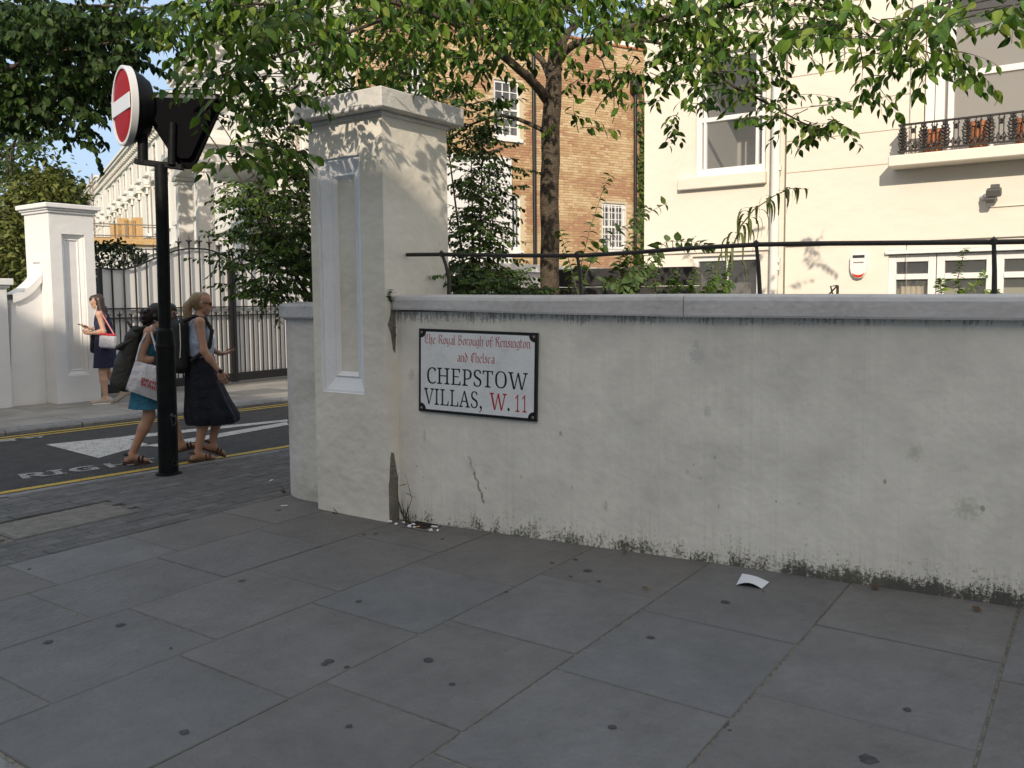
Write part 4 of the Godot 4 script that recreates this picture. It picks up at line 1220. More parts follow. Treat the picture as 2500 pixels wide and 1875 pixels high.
# ---------- brick house at the back, parallel to the side street ----------
var BC: Vector3                                   # corner of the first villa where white front meets brick side
func bp(px: float, py: float) -> Vector3:        # on the brick side: x = distance back from the corner, y = height
	var d := ray(px, py)
	var w := (BC - Vector3(0, EYE, 0)).dot(VB.x) / d.dot(VB.x)
	var q := Vector3(0, EYE, 0) + d * w - BC
	return Vector3(q.dot(-VB.z), q.y + 0.0, 0)
func brick_house() -> void:
	BC = VO + VB * Vector3(7.75, 0, 0)
	var s0 := 0.0
	var side := Transform3D(Basis(-VB.z, Vector3.UP, VB.x), BC + VB.x * .06)
	var t := thing("brick_house", "tall yellow stock brick house wall with white sash windows and black downpipes", "house", Vector3.ZERO)
	t.transform = side
	var X := func(px: float, py: float) -> float: return bp(px, py).x - s0
	var Y := func(px: float, py: float) -> float: return bp(px, py).y
	var xl := 0.12
	var xr: float = X.call(1700, 400)
	var h1: float = Y.call(1485, 112)
	var win := []
	win.append([X.call(1204, 290), Y.call(1235, 338), X.call(1268, 290), Y.call(1235, 198)])
	win.append([X.call(1468, 560), Y.call(1495, 612), X.call(1524, 560), Y.call(1495, 497)])
	win.append([X.call(1246, 560), Y.call(1258, 612), X.call(1270, 560), Y.call(1258, 478)])
	win.append([X.call(990, 240), Y.call(1000, 300), X.call(1040, 240), Y.call(1000, 150)])
	win.append([X.call(1204, 40), Y.call(1235, 80), X.call(1268, 40), Y.call(1235, -60)])
	var b := MB.new()
	holed(b, xl, xr, -.1, h1 + .02, win, -.006, .12)
	b.quad(Vector3(xl, -.1, -9), Vector3(xl, -.1, -.006), Vector3(xl, h1, -.006), Vector3(xl, h1, -9))
	b.quad(Vector3(xr, -.1, -.006), Vector3(xr, -.1, -9), Vector3(xr, h1, -9), Vector3(xr, h1, -.006))
	b.quad(Vector3(xl, h1, 0), Vector3(xr, h1, 0), Vector3(xr, h1, -9), Vector3(xl, h1, -9))
	obj("mortar_wall", b, M.mortar, t)
	# bricks: English-looking bond, the ones that show largest as parts, the others joined
	var white_x: float = X.call(1246, 500)
	var white_y: float = Y.call(1200, 385)
	var brick := MB.new()
	brick.box(Vector3.ZERO, Vector3(.215, .065, .012), Basis.IDENTITY, 0)
	var half := MB.new()
	half.box(Vector3.ZERO, Vector3(.1, .065, .012), Basis.IDENTITY, 0)
	var bm := brick.mesh(); var hm := half.mesh()
	var rest := []
	for k in 5: rest.append(MB.new())
	var n := 0
	var f := FastNoiseLite.new(); f.seed = 5; f.frequency = .35
	var row := 0
	var ylo: float = Y.call(1400, 650)
	var y := .0
	while y < h1 - .05:
		var x := xl + (.06 if row % 2 else .0)
		var k := 0
		while x < xr - .1:
			var hd := (k + row) % 2 == 1
			var w := .1 if hd else .215
			var cx := x + w * .5
			x += w + .011; k += 1
			if y < ylo - .4 or (cx < white_x and y < white_y): continue
			var out := false
			for h in win:
				if cx + w * .5 > h[0] - .02 and cx - w * .5 < h[2] + .02 and y + .07 > h[1] - .09 and y < h[3] + .02: out = true; break
			if out: continue
			var v := f.get_noise_2d(cx, y * 2.0) * 1.6 + rng.randf_range(-.6, .6)
			var mi := 0
			if v > .55: mi = 3
			elif v > .2: mi = 2
			elif v < -.5: mi = 4
			elif v < -.15: mi = 1
			var p := Vector3(cx, y + .0375, rng.randf_range(-.001, .002))
			if n < 300 and not hd and cx > X.call(1330, 400) and cx < X.call(1480, 400) and y > Y.call(1400, 560) and y < Y.call(1400, 330):
				obj("brick", bm, M.bricks[mi], t, Transform3D(Basis.IDENTITY, p)); n += 1
			else: rest[mi].box(p, Vector3(w, .065, .012))
		y += .0755
		row += 1
	for k in 5:
		var o := obj("brickwork", rest[k], M.bricks[k], t)
		o.set_meta("kind", "stuff")
	# white stucco ground floor at the left end
	b = MB.new()
	b.span(Vector3(.12, -.1, .0), Vector3(white_x - .02, white_y, .08), .01)
	obj("white_wing", b, M.white_wall, t)
	# parapet coping
	b = MB.new()
	b.span(Vector3(xl, h1, -.25), Vector3(xr, h1 + .06, .05))
	obj("parapet_coping", b, M.terracotta, t)
	b = MB.new()
	b.span(Vector3(X.call(1440, 105), h1 + .062, -.3), Vector3(xr, h1 + .2, .02))
	obj("parapet_flashing", b, M.white_wall, t)
	for i in win.size():
		var h: Array = win[i]
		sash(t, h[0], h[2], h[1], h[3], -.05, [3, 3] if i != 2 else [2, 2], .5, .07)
		var a := MB.new()
		a.span(Vector3(h[0] - .04, h[1] - .10, -.02), Vector3(h[2] + .04, h[1] - .005, .07))
		obj("window_sill", a, M.white, t)
	# white window guard of the low window
	var g := MB.new()
	var gh: Array = win[1]
	for k in 7:
		var xx := lerpf(gh[0] + .05, gh[2] - .05, k / 6.0)
		g.tube([Vector3(xx, gh[1] + .02, .05), Vector3(xx, gh[3] - .08, .05)], [.014], 5)
	for yy in [gh[1] + .1, lerpf(gh[1], gh[3], .5), gh[3] - .12]: g.span(Vector3(gh[0] + .02, yy - .012, .035), Vector3(gh[2] - .02, yy + .012, .049))
	obj("window_bars", g, M.white, t)
	for e in [[1297, -60, 640], [1543, 230, 640]]:
		var d := MB.new()
		var xx: float = X.call(e[0], 400)
		d.tube([Vector3(xx, 1.0, .1), Vector3(xx, Y.call(e[0], e[1]), .1)], [.055], 8)
		if e[1] > 0:
			d.box(Vector3(xx, Y.call(e[0], 215), .13), Vector3(.34, .42, .25), Basis.IDENTITY, .04)
			d.box(Vector3(xx, Y.call(e[0], 198), .1), Vector3(.12, .2, .12))
		obj("downpipe", d, M.iron, t)
	# ivy on the right end
	var iv := thing("wall_ivy", "ivy growing up the right end of the brick wall beside the downpipe", "ivy", Vector3.ZERO)
	iv.transform = side
	var pts := []
	var r2 := RandomNumberGenerator.new(); r2.seed = 4
	for k in 1500:
		var py := r2.randf_range(230, 640)
		var px := r2.randf_range(1549 - 4 * sin(py * .05), 1600)
		if py < 300 and r2.randf() < .6: continue
		var sz := r2.randf_range(.09, .16)
		pts.append(Transform3D(Basis.from_euler(Vector3(r2.randf_range(.6, 1.5), r2.randf_range(-.8, .8), r2.randf_range(-3, 3))).scaled(Vector3.ONE * sz), Vector3(X.call(px, py), Y.call(px, py), r2.randf_range(.03, .16))))
	leaf_part(iv, "foliage", pts, leaf_mesh(.8, .2, .1), [Color(.05, .085, .02), Color(.08, .12, .03), Color(.10, .12, .035)], 5)

# ---------- the white villas of the main street, further on ----------
func vthing(called: String, label: String, cat: String, q: Vector3) -> Node3D:
	var o := thing(called, label, cat, Vector3.ZERO)
	o.transform = Transform3D(VB, VO + VB * q)
	return o
func villa_window(t: Node3D, x: float, y: float, w: float, h: float, style: int) -> void:
	sash(t, x - w * .5, x + w * .5, y, y + h, -.08, [2, 2] if style else [1, 1], .5, .06)
	var b := MB.new()
	b.span(Vector3(x - w * .5 - .16, y - .02, .003), Vector3(x - w * .5 - .01, y + h + .16, .08))
	b.span(Vector3(x + w * .5 + .01, y - .02, .003), Vector3(x + w * .5 + .16, y + h + .16, .08))
	b.span(Vector3(x - w * .5 - .01, y + h + .01, .003), Vector3(x + w * .5 + .01, y + h + .16, .078))
	b.span(Vector3(x - w * .5 - .25, y - .2, .003), Vector3(x + w * .5 + .25, y - .022, .2))
	if style == 2:
		b.span(Vector3(x - w * .5 - .3, y + h + .3, .003), Vector3(x + w * .5 + .3, y + h + .45, .3))
		b.prism(PackedVector2Array([Vector2(x - w * .5 - .34, y + h + .452), Vector2(x + w * .5 + .34, y + h + .452), Vector2(x, y + h + .9)]), .003, .28)
		for s in [-1.0, 1.0]: b.span(Vector3(x + s * (w * .5 + .17) - .07, y + h - .1, .081), Vector3(x + s * (w * .5 + .17) + .07, y + h + .298, .2))
	obj("window_surround", b, M.stucco, t)
func villas() -> void:
	# [x of left end, x of right end, height, bays]
	for k in 3:
		var xa: float = [-14.0, -48.0, -90.0][k]
		var xb: float = [7.75, -15.0, -50.0][k]
		var H: float = [11.9, 11.4, 11.9][k]
		var lab: String = ["white stucco villa with a columned porch behind the railings", "white stucco villa with bracketed cornice above the scaffolding", "farthest white villa with a hipped slate roof"][k]
		var t := vthing("white_villa", lab, "house", Vector3(xa, 0, 0))
		var W := xb - xa
		var b := MB.new()
		var wins := []
		var n := int(W / 3.1)
		for i in n:
			var x := (i + .5) * W / n
			if not (k == 0 and x > 2.5 and x < 9.0): wins.append([x, 1.5, 1.2, 2.4, 0])
			wins.append([x, 5.6, 1.2, 2.4, 2]); wins.append([x, 9.2, 1.1, 1.2, 1])
		var holes := []
		for w in wins: holes.append([w[0] - w[2] * .5, w[1], w[0] + w[2] * .5, w[1] + w[3]])
		if k == 0: holes.append([5.2, .9, 6.6, 3.9])
		var lev := 4.3
		holed(b, 0, W, lev, H, holes, 0, .2)
		var rows := 10
		for j in rows:                                                   # banded rustication of the ground floor
			var ya := -.1 + (lev + .1) * j / rows
			var yb := -.1 + (lev + .1) * (j + 1) / rows - .04
			holed(b, 0, W, ya, yb, holes, 0, .2)
			holed(b, 0, W, yb, yb + .04, holes, -.03, .15)
			b.quad(Vector3(0, yb, -.03), Vector3(W, yb, -.03), Vector3(W, yb, 0), Vector3(0, yb, 0))
			b.quad(Vector3(0, yb + .04, 0), Vector3(W, yb + .04, 0), Vector3(W, yb + .04, -.03), Vector3(0, yb + .04, -.03))
		if k > 0: b.quad(Vector3(W, -.1, 0), Vector3(W, -.1, -10), Vector3(W, H, -10), Vector3(W, H, 0))
		else: b.quad(Vector3(W, -.1, 0), Vector3(W, -.1, -.3), Vector3(W, H, -.3), Vector3(W, H, 0))
		b.quad(Vector3(0, -.1, -10), Vector3(0, -.1, 0), Vector3(0, H, 0), Vector3(0, H, -10))
		b.quad(Vector3(0, H, 0), Vector3(W, H, 0), Vector3(W, H, -10), Vector3(0, H, -10))
		obj("wall", b, M.stucco, t)
		for w in wins: villa_window(t, w[0], w[1], w[2], w[3], w[4])
		b = MB.new()
		b.span(Vector3(-.2, H - .75, .003), Vector3(W + .2, H - .55, .12))
		b.span(Vector3(-.5, H - .28, .003), Vector3(W + .5, H - .1, .62))
		b.span(Vector3(-.6, H - .098, -.3), Vector3(W + .6, H + .06, .72))
		b.span(Vector3(-.1, 4.32, .003), Vector3(W + .1, 4.55, .16))
		obj("cornice", b, M.stucco, t)
		var br := MB.new()
		br.span(Vector3(-.09, -.26, 0), Vector3(.09, 0, .5))
		br.span(Vector3(-.07, -.44, 0), Vector3(.07, -.262, .25))
		var bmesh := br.mesh()
		for i in int(W / .75): obj("bracket", bmesh, M.stucco, t, Transform3D(Basis.IDENTITY, Vector3(.3 + i * .75, H - .285, .004)))
		var rf := MB.new()
		var zr := -5.0
		var y2 := H + (1.9 if k == 2 else .9)
		rf.quad(Vector3(-.3, H + .06, .4), Vector3(W + .3, H + .06, .4), Vector3(W - 4, y2, zr), Vector3(4, y2, zr))
		rf.tri(Vector3(-.3, H + .06, -10), Vector3(-.3, H + .06, .4), Vector3(4, y2, zr))
		rf.tri(Vector3(W + .3, H + .06, .4), Vector3(W + .3, H + .06, -10), Vector3(W - 4, y2, zr))
		obj("roof", rf, M.slate, t)
		for i in 2:
			var ch := MB.new()
			ch.span(Vector3(W * (.2 + .5 * i), H + .3, -4.4), Vector3(W * (.2 + .5 * i) + 1.5, H + 2.6 - (.8 if k == 0 else .0), -3.5), .02)
			ch.span(Vector3(W * (.2 + .5 * i) - .12, H + 2.602 - (.8 if k == 0 else .0), -4.5), Vector3(W * (.2 + .5 * i) + 1.62, H + 2.8 - (.8 if k == 0 else .0), -3.4), .02)
			obj("chimney", ch, M.stucco, t)
		if k == 0: porch(t, xa)
	scaffold()
func porch(t: Node3D, xa: float) -> void:
	var c := ov(452, 540, 2.5)
	var cx := c.x - xa
	var cy := ov(452, 432, 2.5).y
	var p := part("porch", t)
	for e in [cx, cx + 3.2]:
		for z in [2.5, .25]:
			var b := MB.new()
			b.box(Vector3(e, cy * .5, z), Vector3(.46, cy, .46), Basis.IDENTITY, .01)
			b.box(Vector3(e, cy - .06, z), Vector3(.66, .12, .66), Basis.IDENTITY, .02)
			b.box(Vector3(e, cy - .2, z), Vector3(.56, .10, .56), Basis.IDENTITY, .02)
			b.box(Vector3(e, .4, z), Vector3(.6, .8, .6), Basis.IDENTITY, .02)
			obj("column", b, M.stucco, p)
	var en := MB.new()
	en.span(Vector3(cx - .3, cy + .002, .1), Vector3(cx + 3.5, cy + .55, 2.82))
	en.span(Vector3(cx - .55, cy + .552, .02), Vector3(cx + 3.75, cy + .75, 3.1))
	en.span(Vector3(cx - .4, cy + .752, .02), Vector3(cx + 3.6, cy + 1.0, 2.95))
	obj("entablature", en, M.stucco, p)
	var st := MB.new()
	for k in 5: st.span(Vector3(cx - .2, -.1, .05), Vector3(cx + 3.4, .18 * (k + 1), 4.2 - .32 * k))
	obj("steps", st, M.stucco, p)
	var d := MB.new()
	d.span(Vector3(5.25, .9, -.18), Vector3(6.55, 3.85, -.12), .01)
	obj("front_door", d, mat(lin(.42, .45, .50), .4), p)
	# lantern hanging in the porch
	var lq := ov(490, 477, 1.6)
	var l := vthing("porch_lantern", "black hanging lantern with glass sides in the villa porch", "lantern", lq)
	var b := MB.new()
	b.lathe([Vector2(.0, .42), Vector2(.03, .40), Vector2(.05, .33), Vector2(.20, .18), Vector2(.23, .15), Vector2(.0, .15)], Vector3.ZERO, 6)
	b.lathe([Vector2(.0, -.24), Vector2(.10, -.22), Vector2(.11, -.19), Vector2(0, -.19)], Vector3.ZERO, 6)
	for k in 6:
		var a := TAU * k / 6
		b.tube([Vector3(cos(a) * .19, .16, sin(a) * .19), Vector3(cos(a) * .105, -.2, sin(a) * .105)], [.010], 4)
	b.tube([Vector3(0, .4, 0), Vector3(0, cy - lq.y + .02, 0)], [.012], 5)
	obj("frame", b, M.iron, l)
	b = MB.new()
	b.lathe([Vector2(.10, -.19), Vector2(.18, .15)], Vector3.ZERO, 6)
	obj("glass", b, M.glass, l)
func scaffold() -> void:              # stands out from the second villa, its end towards the camera
	var c := VO + VB * Vector3(-14.6, 0, 0)
	var P := func(px: float, py: float) -> Vector3:
		var d := ray(px, py)
		var q := Vector3(0, EYE, 0) + d * ((c - Vector3(0, EYE, 0)).dot(VB.x) / d.dot(VB.x)) - c
		return Vector3(q.dot(-VB.z), q.y, 0)
	var t := thing("scaffolding", "steel tube scaffold with timber boards in front of the second villa", "scaffolding", Vector3.ZERO)
	t.transform = Transform3D(Basis(-VB.z, Vector3.UP, VB.x), c)
	var b := MB.new()
	var yb: float = P.call(300, 598).y
	var xl: float = P.call(232, 590).x
	var xr: float = P.call(384, 590).x
	var ups := []
	for f in [0.0, .5, 1.0]:
		for zz in [0.0, -1.3]:
			var up := MB.new()
			var x := lerpf(xl, xr, f)
			up.tube([Vector3(x, -.05, zz), Vector3(x, yb + [3.2, .9, 3.4][int(f * 2)], zz)], [.035], 6)
			obj("upright", up, M.steel, t)
	for y in [yb + .42, yb + .95, yb - .12]:
		for zz in [0.04, -1.34]:
			var r := MB.new()
			r.tube([Vector3(xl - .6, y, zz), Vector3(xr + .3, y, zz)], [.03], 6)
			obj("ledger", r, M.steel, t)
	for k in 5:
		var d := MB.new()
		d.span(Vector3(xl - .5, yb, -.05 - k * .26 - .24), Vector3(xr + .2, yb + .045, -.05 - k * .26), .004)
		obj("deck_board", d, M.wood, t)
	var tb := MB.new()
	tb.span(Vector3(xl - .5, yb + .05, .07), Vector3(xr + .2, yb + .30, .10))
	obj("toe_board", tb, M.wood, t)
	for k in 4:
		var x: float = lerpf(P.call(292, 560).x, P.call(345, 560).x, k / 3.0)
		var pb := MB.new()
		pb.span(Vector3(x - .26, yb + .06, -1.22), Vector3(x + .24, yb + [1.05, 1.35, 1.25, 1.4][k], -1.18), .004)
		obj("plywood_sheet", pb, M.wood, t)
# ---------- far gate, piers and scroll wall across the side street ----------
const GT := -13.62
func far_gate() -> void:
	# local frames: x along the street (away), z towards the road
	var g := func(px: float, py: float, t := GT) -> Vector3:
		var q := ot(px, py, t)
		return Vector3(-q.z, q.y, 0)
	var s0 := 6.80
	# pier with panel
	var pt := -13.30
	var xa: float = g.call(141, 985, pt).x
	var xb: float = g.call(247, 972, pt).x
	var W := xb - xa
	var H: float = g.call(150, 520, pt).y
	var Hc: float = g.call(140, 497, pt).y
	var p := thing("white_gate_pier", "tall white painted gate pier with a moulded panel and flat cap beside the railing gate", "gate pier", Vector3(pt, 0, -xa), PI / 2)
	var b := MB.new()
	var ox0 := W * .26; var ox1 := W * .78; var oh0 := .42; var oh1 := H - .32
	b.quad(Vector3(0, -.05, 0), Vector3(ox0, -.05, 0), Vector3(ox0, H, 0), Vector3(0, H, 0))
	b.quad(Vector3(ox1, -.05, 0), Vector3(W, -.05, 0), Vector3(W, H, 0), Vector3(ox1, H, 0))
	b.quad(Vector3(ox0, -.05, 0), Vector3(ox1, -.05, 0), Vector3(ox1, oh0, 0), Vector3(ox0, oh0, 0))
	b.quad(Vector3(ox0, oh1, 0), Vector3(ox1, oh1, 0), Vector3(ox1, H, 0), Vector3(ox0, H, 0))
	b.quad(Vector3(0, -.05, -.75), Vector3(0, -.05, 0), Vector3(0, H, 0), Vector3(0, H, -.75))
	b.quad(Vector3(W, -.05, 0), Vector3(W, -.05, -.75), Vector3(W, H, -.75), Vector3(W, H, 0))
	b.quad(Vector3(W, -.05, -.75), Vector3(0, -.05, -.75), Vector3(0, H, -.75), Vector3(W, H, -.75))
	obj("shaft", b, M.white_wall, p)
	var mo := MB.new()
	var rings := [[0.0, 0.0], [0.0, -.03], [.02, -.03], [.07, -.065], [.085, -.055], [.10, -.075]]
	for k in rings.size() - 1:
		var i0: float = rings[k][0]; var i1: float = rings[k + 1][0]; var z0: float = rings[k][1]; var z1: float = rings[k + 1][1]
		var a := [Vector3(ox0 + i0, oh0 + i0, z0), Vector3(ox1 - i0, oh0 + i0, z0), Vector3(ox1 - i0, oh1 - i0, z0), Vector3(ox0 + i0, oh1 - i0, z0)]
		var d := [Vector3(ox0 + i1, oh0 + i1, z1), Vector3(ox1 - i1, oh0 + i1, z1), Vector3(ox1 - i1, oh1 - i1, z1), Vector3(ox0 + i1, oh1 - i1, z1)]
		for j in 4: mo.quad(a[j], a[(j + 1) % 4], d[(j + 1) % 4], d[j])
	mo.quad(Vector3(ox0 + .1, oh0 + .1, -.075), Vector3(ox1 - .1, oh0 + .1, -.075), Vector3(ox1 - .1, oh1 - .1, -.075), Vector3(ox0 + .1, oh1 - .1, -.075))
	obj("panel", mo, M.white_wall, p)
	var cp := MB.new()
	cp.box(Vector3(W * .5, H + .015, -.375), Vector3(W + .06, .04, .81), Basis.IDENTITY, .008)
	cp.box(Vector3(W * .5, H + .05, -.375), Vector3(W + .11, .03, .86), Basis.IDENTITY, .006)
	cp.box(Vector3(W * .5, (H + .066 + Hc) * .5, -.375), Vector3(W + .18, Hc - H - .066, .93), Basis.IDENTITY, .01)
	obj("cap", cp, M.white_wall, p)
	# scroll wall sweeping down to a lower wall
	var sc := thing("scroll_wall", "white wall sweeping down in a concave curve from the tall white pier", "wall", Vector3(GT, 0, -xa), PI / 2)
	var poly := PackedVector2Array()
	var coping := []
	var pxs := [[119, 640], [110, 660], [98, 685], [84, 702], [66, 718], [48, 728], [28, 735]]
	for e in pxs:
		var q: Vector3 = g.call(e[0], e[1])
		poly.append(Vector2(minf(q.x - xa, -.002), q.y))
		coping.append(Vector3(minf(q.x - xa, -.002), q.y, -.1))
	var low: Vector3 = g.call(26, 990)
	poly.append(Vector2(low.x - xa, -.05)); poly.append(Vector2(-.002, -.05))
	b = MB.new()
	b.prism(poly, -.22, .0)
	obj("wall_face", b, M.white_wall, sc)
	b = MB.new()
	for k in coping.size() - 1:
		var c0: Vector3 = coping[k]; var c1: Vector3 = coping[k + 1]
		var up0 := .10; var lo := -.03
		for e in [[lo, .05, up0, .05], [up0, .05, up0, -.32], [lo, -.32, up0, -.32], [lo, .05, lo, -.32]]:
			b.quad(Vector3(c0.x, c0.y + e[0], e[1]), Vector3(c1.x, c1.y + e[0], e[1]), Vector3(c1.x, c1.y + e[2], e[3]), Vector3(c0.x, c0.y + e[2], e[3]))
	obj("coping", b, M.white_wall, sc)
	var lw := thing("low_white_wall", "low white wall with a flat moulded cap left of the scroll wall", "wall", Vector3(GT + .08, 0, -low.x), PI / 2)
	var hl: float = g.call(20, 700).y
	b = MB.new(); b.span(Vector3(-8, -.05, -.4), Vector3(.0, hl - .02, .0), .01)
	obj("wall_face", b, M.white_wall, lw)
	b = MB.new(); b.span(Vector3(-8, hl - .018, -.44), Vector3(.03, hl + .02, .03), .005); b.span(Vector3(-8, hl + .022, -.48), Vector3(.07, hl + .12, .07), .008)
	obj("cap", b, M.white_wall, lw)
	# gate: bars up to a swept top rail, white sheets behind, fleur finials
	var gt := thing("railing_gate", "black iron double gate with swept top, fleur-de-lis finials and white backing sheets", "gate", Vector3(GT, 0, -s0), PI / 2)
	var top := []
	for e in [[238, 652], [262, 657], [300, 658], [335, 650], [365, 636], [395, 623], [430, 611], [465, 606.5], [500, 608], [525, 614], [550, 626], [566, 634], [573, 634], [590, 627], [615, 616], [645, 614], [680, 619], [720, 632], [760, 645]]:
		var q: Vector3 = g.call(e[0], e[1])
		top.append(Vector2(q.x - s0, q.y))
	var hat := func(x: float) -> float:
		for k in top.size() - 1:
			if x <= top[k + 1].x: return lerpf(top[k].y, top[k + 1].y, clampf((x - top[k].x) / (top[k + 1].x - top[k].x), 0, 1))
		return top[-1].y
	var x0: float = top[0].x; var x1: float = top[-1].x
	var xm: float = (g.call(569, 800) as Vector3).x - s0
	var r1 := lerpf(g.call(300, 749).y, g.call(640, 749).y, .3)
	r1 = 1.46
	var r2 := 1.30
	var fleur := MB.new()
	fleur.lathe([Vector2(.012, 0), Vector2(.028, .015), Vector2(.012, .03), Vector2(.03, .05), Vector2(.012, .06), Vector2(.022, .09), Vector2(.014, .13), Vector2(0, .19)], Vector3.ZERO, 6)
	for s in [-1.0, 1.0]:
		fleur.tube([Vector3(0, .05, 0), Vector3(s * .03, .09, 0), Vector3(s * .055, .10, 0), Vector3(s * .06, .07, 0)], [.010, .014, .012, .004], 5)
	var fm := fleur.mesh()
	var bars := 25
	for k in 2:
		var xa2 := x0 + .03 if k == 0 else xm + .04
		var xb2 := xm - .04 if k == 0 else x1
		var leaf := part("gate_leaf", gt)
		var tr := []
		for i in 25:
			var xx := lerpf(xa2, xb2, i / 24.0)
			tr.append(Vector3(xx, hat.call(xx), 0))
		var rb := MB.new()
		rb.tube(tr, [.016], 6)
		for yy in [r1, r2]: rb.span(Vector3(xa2, yy - .012, -.02), Vector3(xb2, yy + .012, .02))
		rb.span(Vector3(xa2, .05, -.03), Vector3(xb2, .20, .03))
		rb.span(Vector3(xa2 - .03, .03, -.03), Vector3(xa2 + .03, hat.call(xa2) - .02, .03))
		rb.span(Vector3(xb2 - .03, .03, -.03), Vector3(xb2 + .03, hat.call(xb2) - .02, .03))
		obj("rail", rb, M.iron, leaf)
		var n := int((xb2 - xa2) / .205)
		for i in n + 1:
			var xx := lerpf(xa2, xb2, float(i) / n)
			var hh: float = hat.call(xx)
			var bb := MB.new()
			if i > 0 and i < n: bb.tube([Vector3(xx, .2, 0), Vector3(xx, hh + .06, 0)], [.016], 6)
			else: bb.tube([Vector3(xx, hh - .05, 0), Vector3(xx, hh + .06, 0)], [.016], 6)
			obj("bar", bb, M.iron, leaf)
			obj("finial", fm, M.iron, leaf, Transform3D(Basis.IDENTITY, Vector3(xx, hh + .05, 0)))
			if i < n:
				var xd := lerpf(xa2, xb2, (i + .5) / n)
				var db := MB.new()
				db.tube([Vector3(xd, .2, 0), Vector3(xd, r1 - .17, 0)], [.011], 5)
				obj("dog_bar", db, M.iron, leaf)
				obj("finial", fm, M.iron, leaf, Transform3D(Basis.from_scale(Vector3(.75, .72, .75)), Vector3(xd, r1 - .165, 0)))
		var sh := MB.new()
		for i in 24:
			var p0: Vector3 = tr[i]; var p1: Vector3 = tr[i + 1]
			sh.quad(Vector3(p0.x, .1, -.05), Vector3(p1.x, .1, -.05), Vector3(p1.x, p1.y - .01, -.05), Vector3(p0.x, p0.y - .01, -.05))
			sh.quad(Vector3(p1.x, .1, -.056), Vector3(p0.x, .1, -.056), Vector3(p0.x, p0.y - .01, -.056), Vector3(p1.x, p1.y - .01, -.056))
		obj("backing_sheet", sh, M.backing, leaf)
	var far := thing("villa_garden_wall", "white street wall continuing beyond the railing gate", "wall", Vector3(GT, 0, -s0), PI / 2)
	b = MB.new(); b.span(Vector3(x1 + .03, -.05, -.3), Vector3(x1 + 14, 2.1, .05), .02)
	obj("wall_face", b, M.white_wall, far)
	# clipped dark bush between gate and villa
	var hd := thing("clipped_bush", "dark rounded evergreen bush behind the left of the railing gate", "bush", ad(272, 640, 19.0) * Vector3(1, 0, 1))
	var r3 := RandomNumberGenerator.new(); r3.seed = 41
	var c := ad(272, 640, 19.0); c.y = ad(272, 640, 19.0).y
	var lv := []
	for k in 2600:
		var d := Vector3(r3.randfn(), r3.randfn(), r3.randfn()).normalized()
		var q := Vector3(d.x * .95, d.y * .75, d.z * .8) * r3.randf_range(.75, 1.0) + Vector3(0, c.y - .25, 0)
		lv.append(Transform3D(Basis.from_euler(Vector3(r3.randf_range(-1.5, 1.5), r3.randf_range(0, TAU), r3.randf_range(-1, 1))).scaled(Vector3.ONE * r3.randf_range(.06, .10)), q))
	leaf_part(hd, "foliage", lv, leaf_mesh(.7, .2, .1), [Color(.012, .022, .010), Color(.02, .035, .014)], 5)
	var stm := MB.new(); stm.tube([Vector3(0, -.05, 0), Vector3(.05, c.y - .3, 0)], [.06, .04], 6)
	obj("trunk", stm, M.bark, hd)
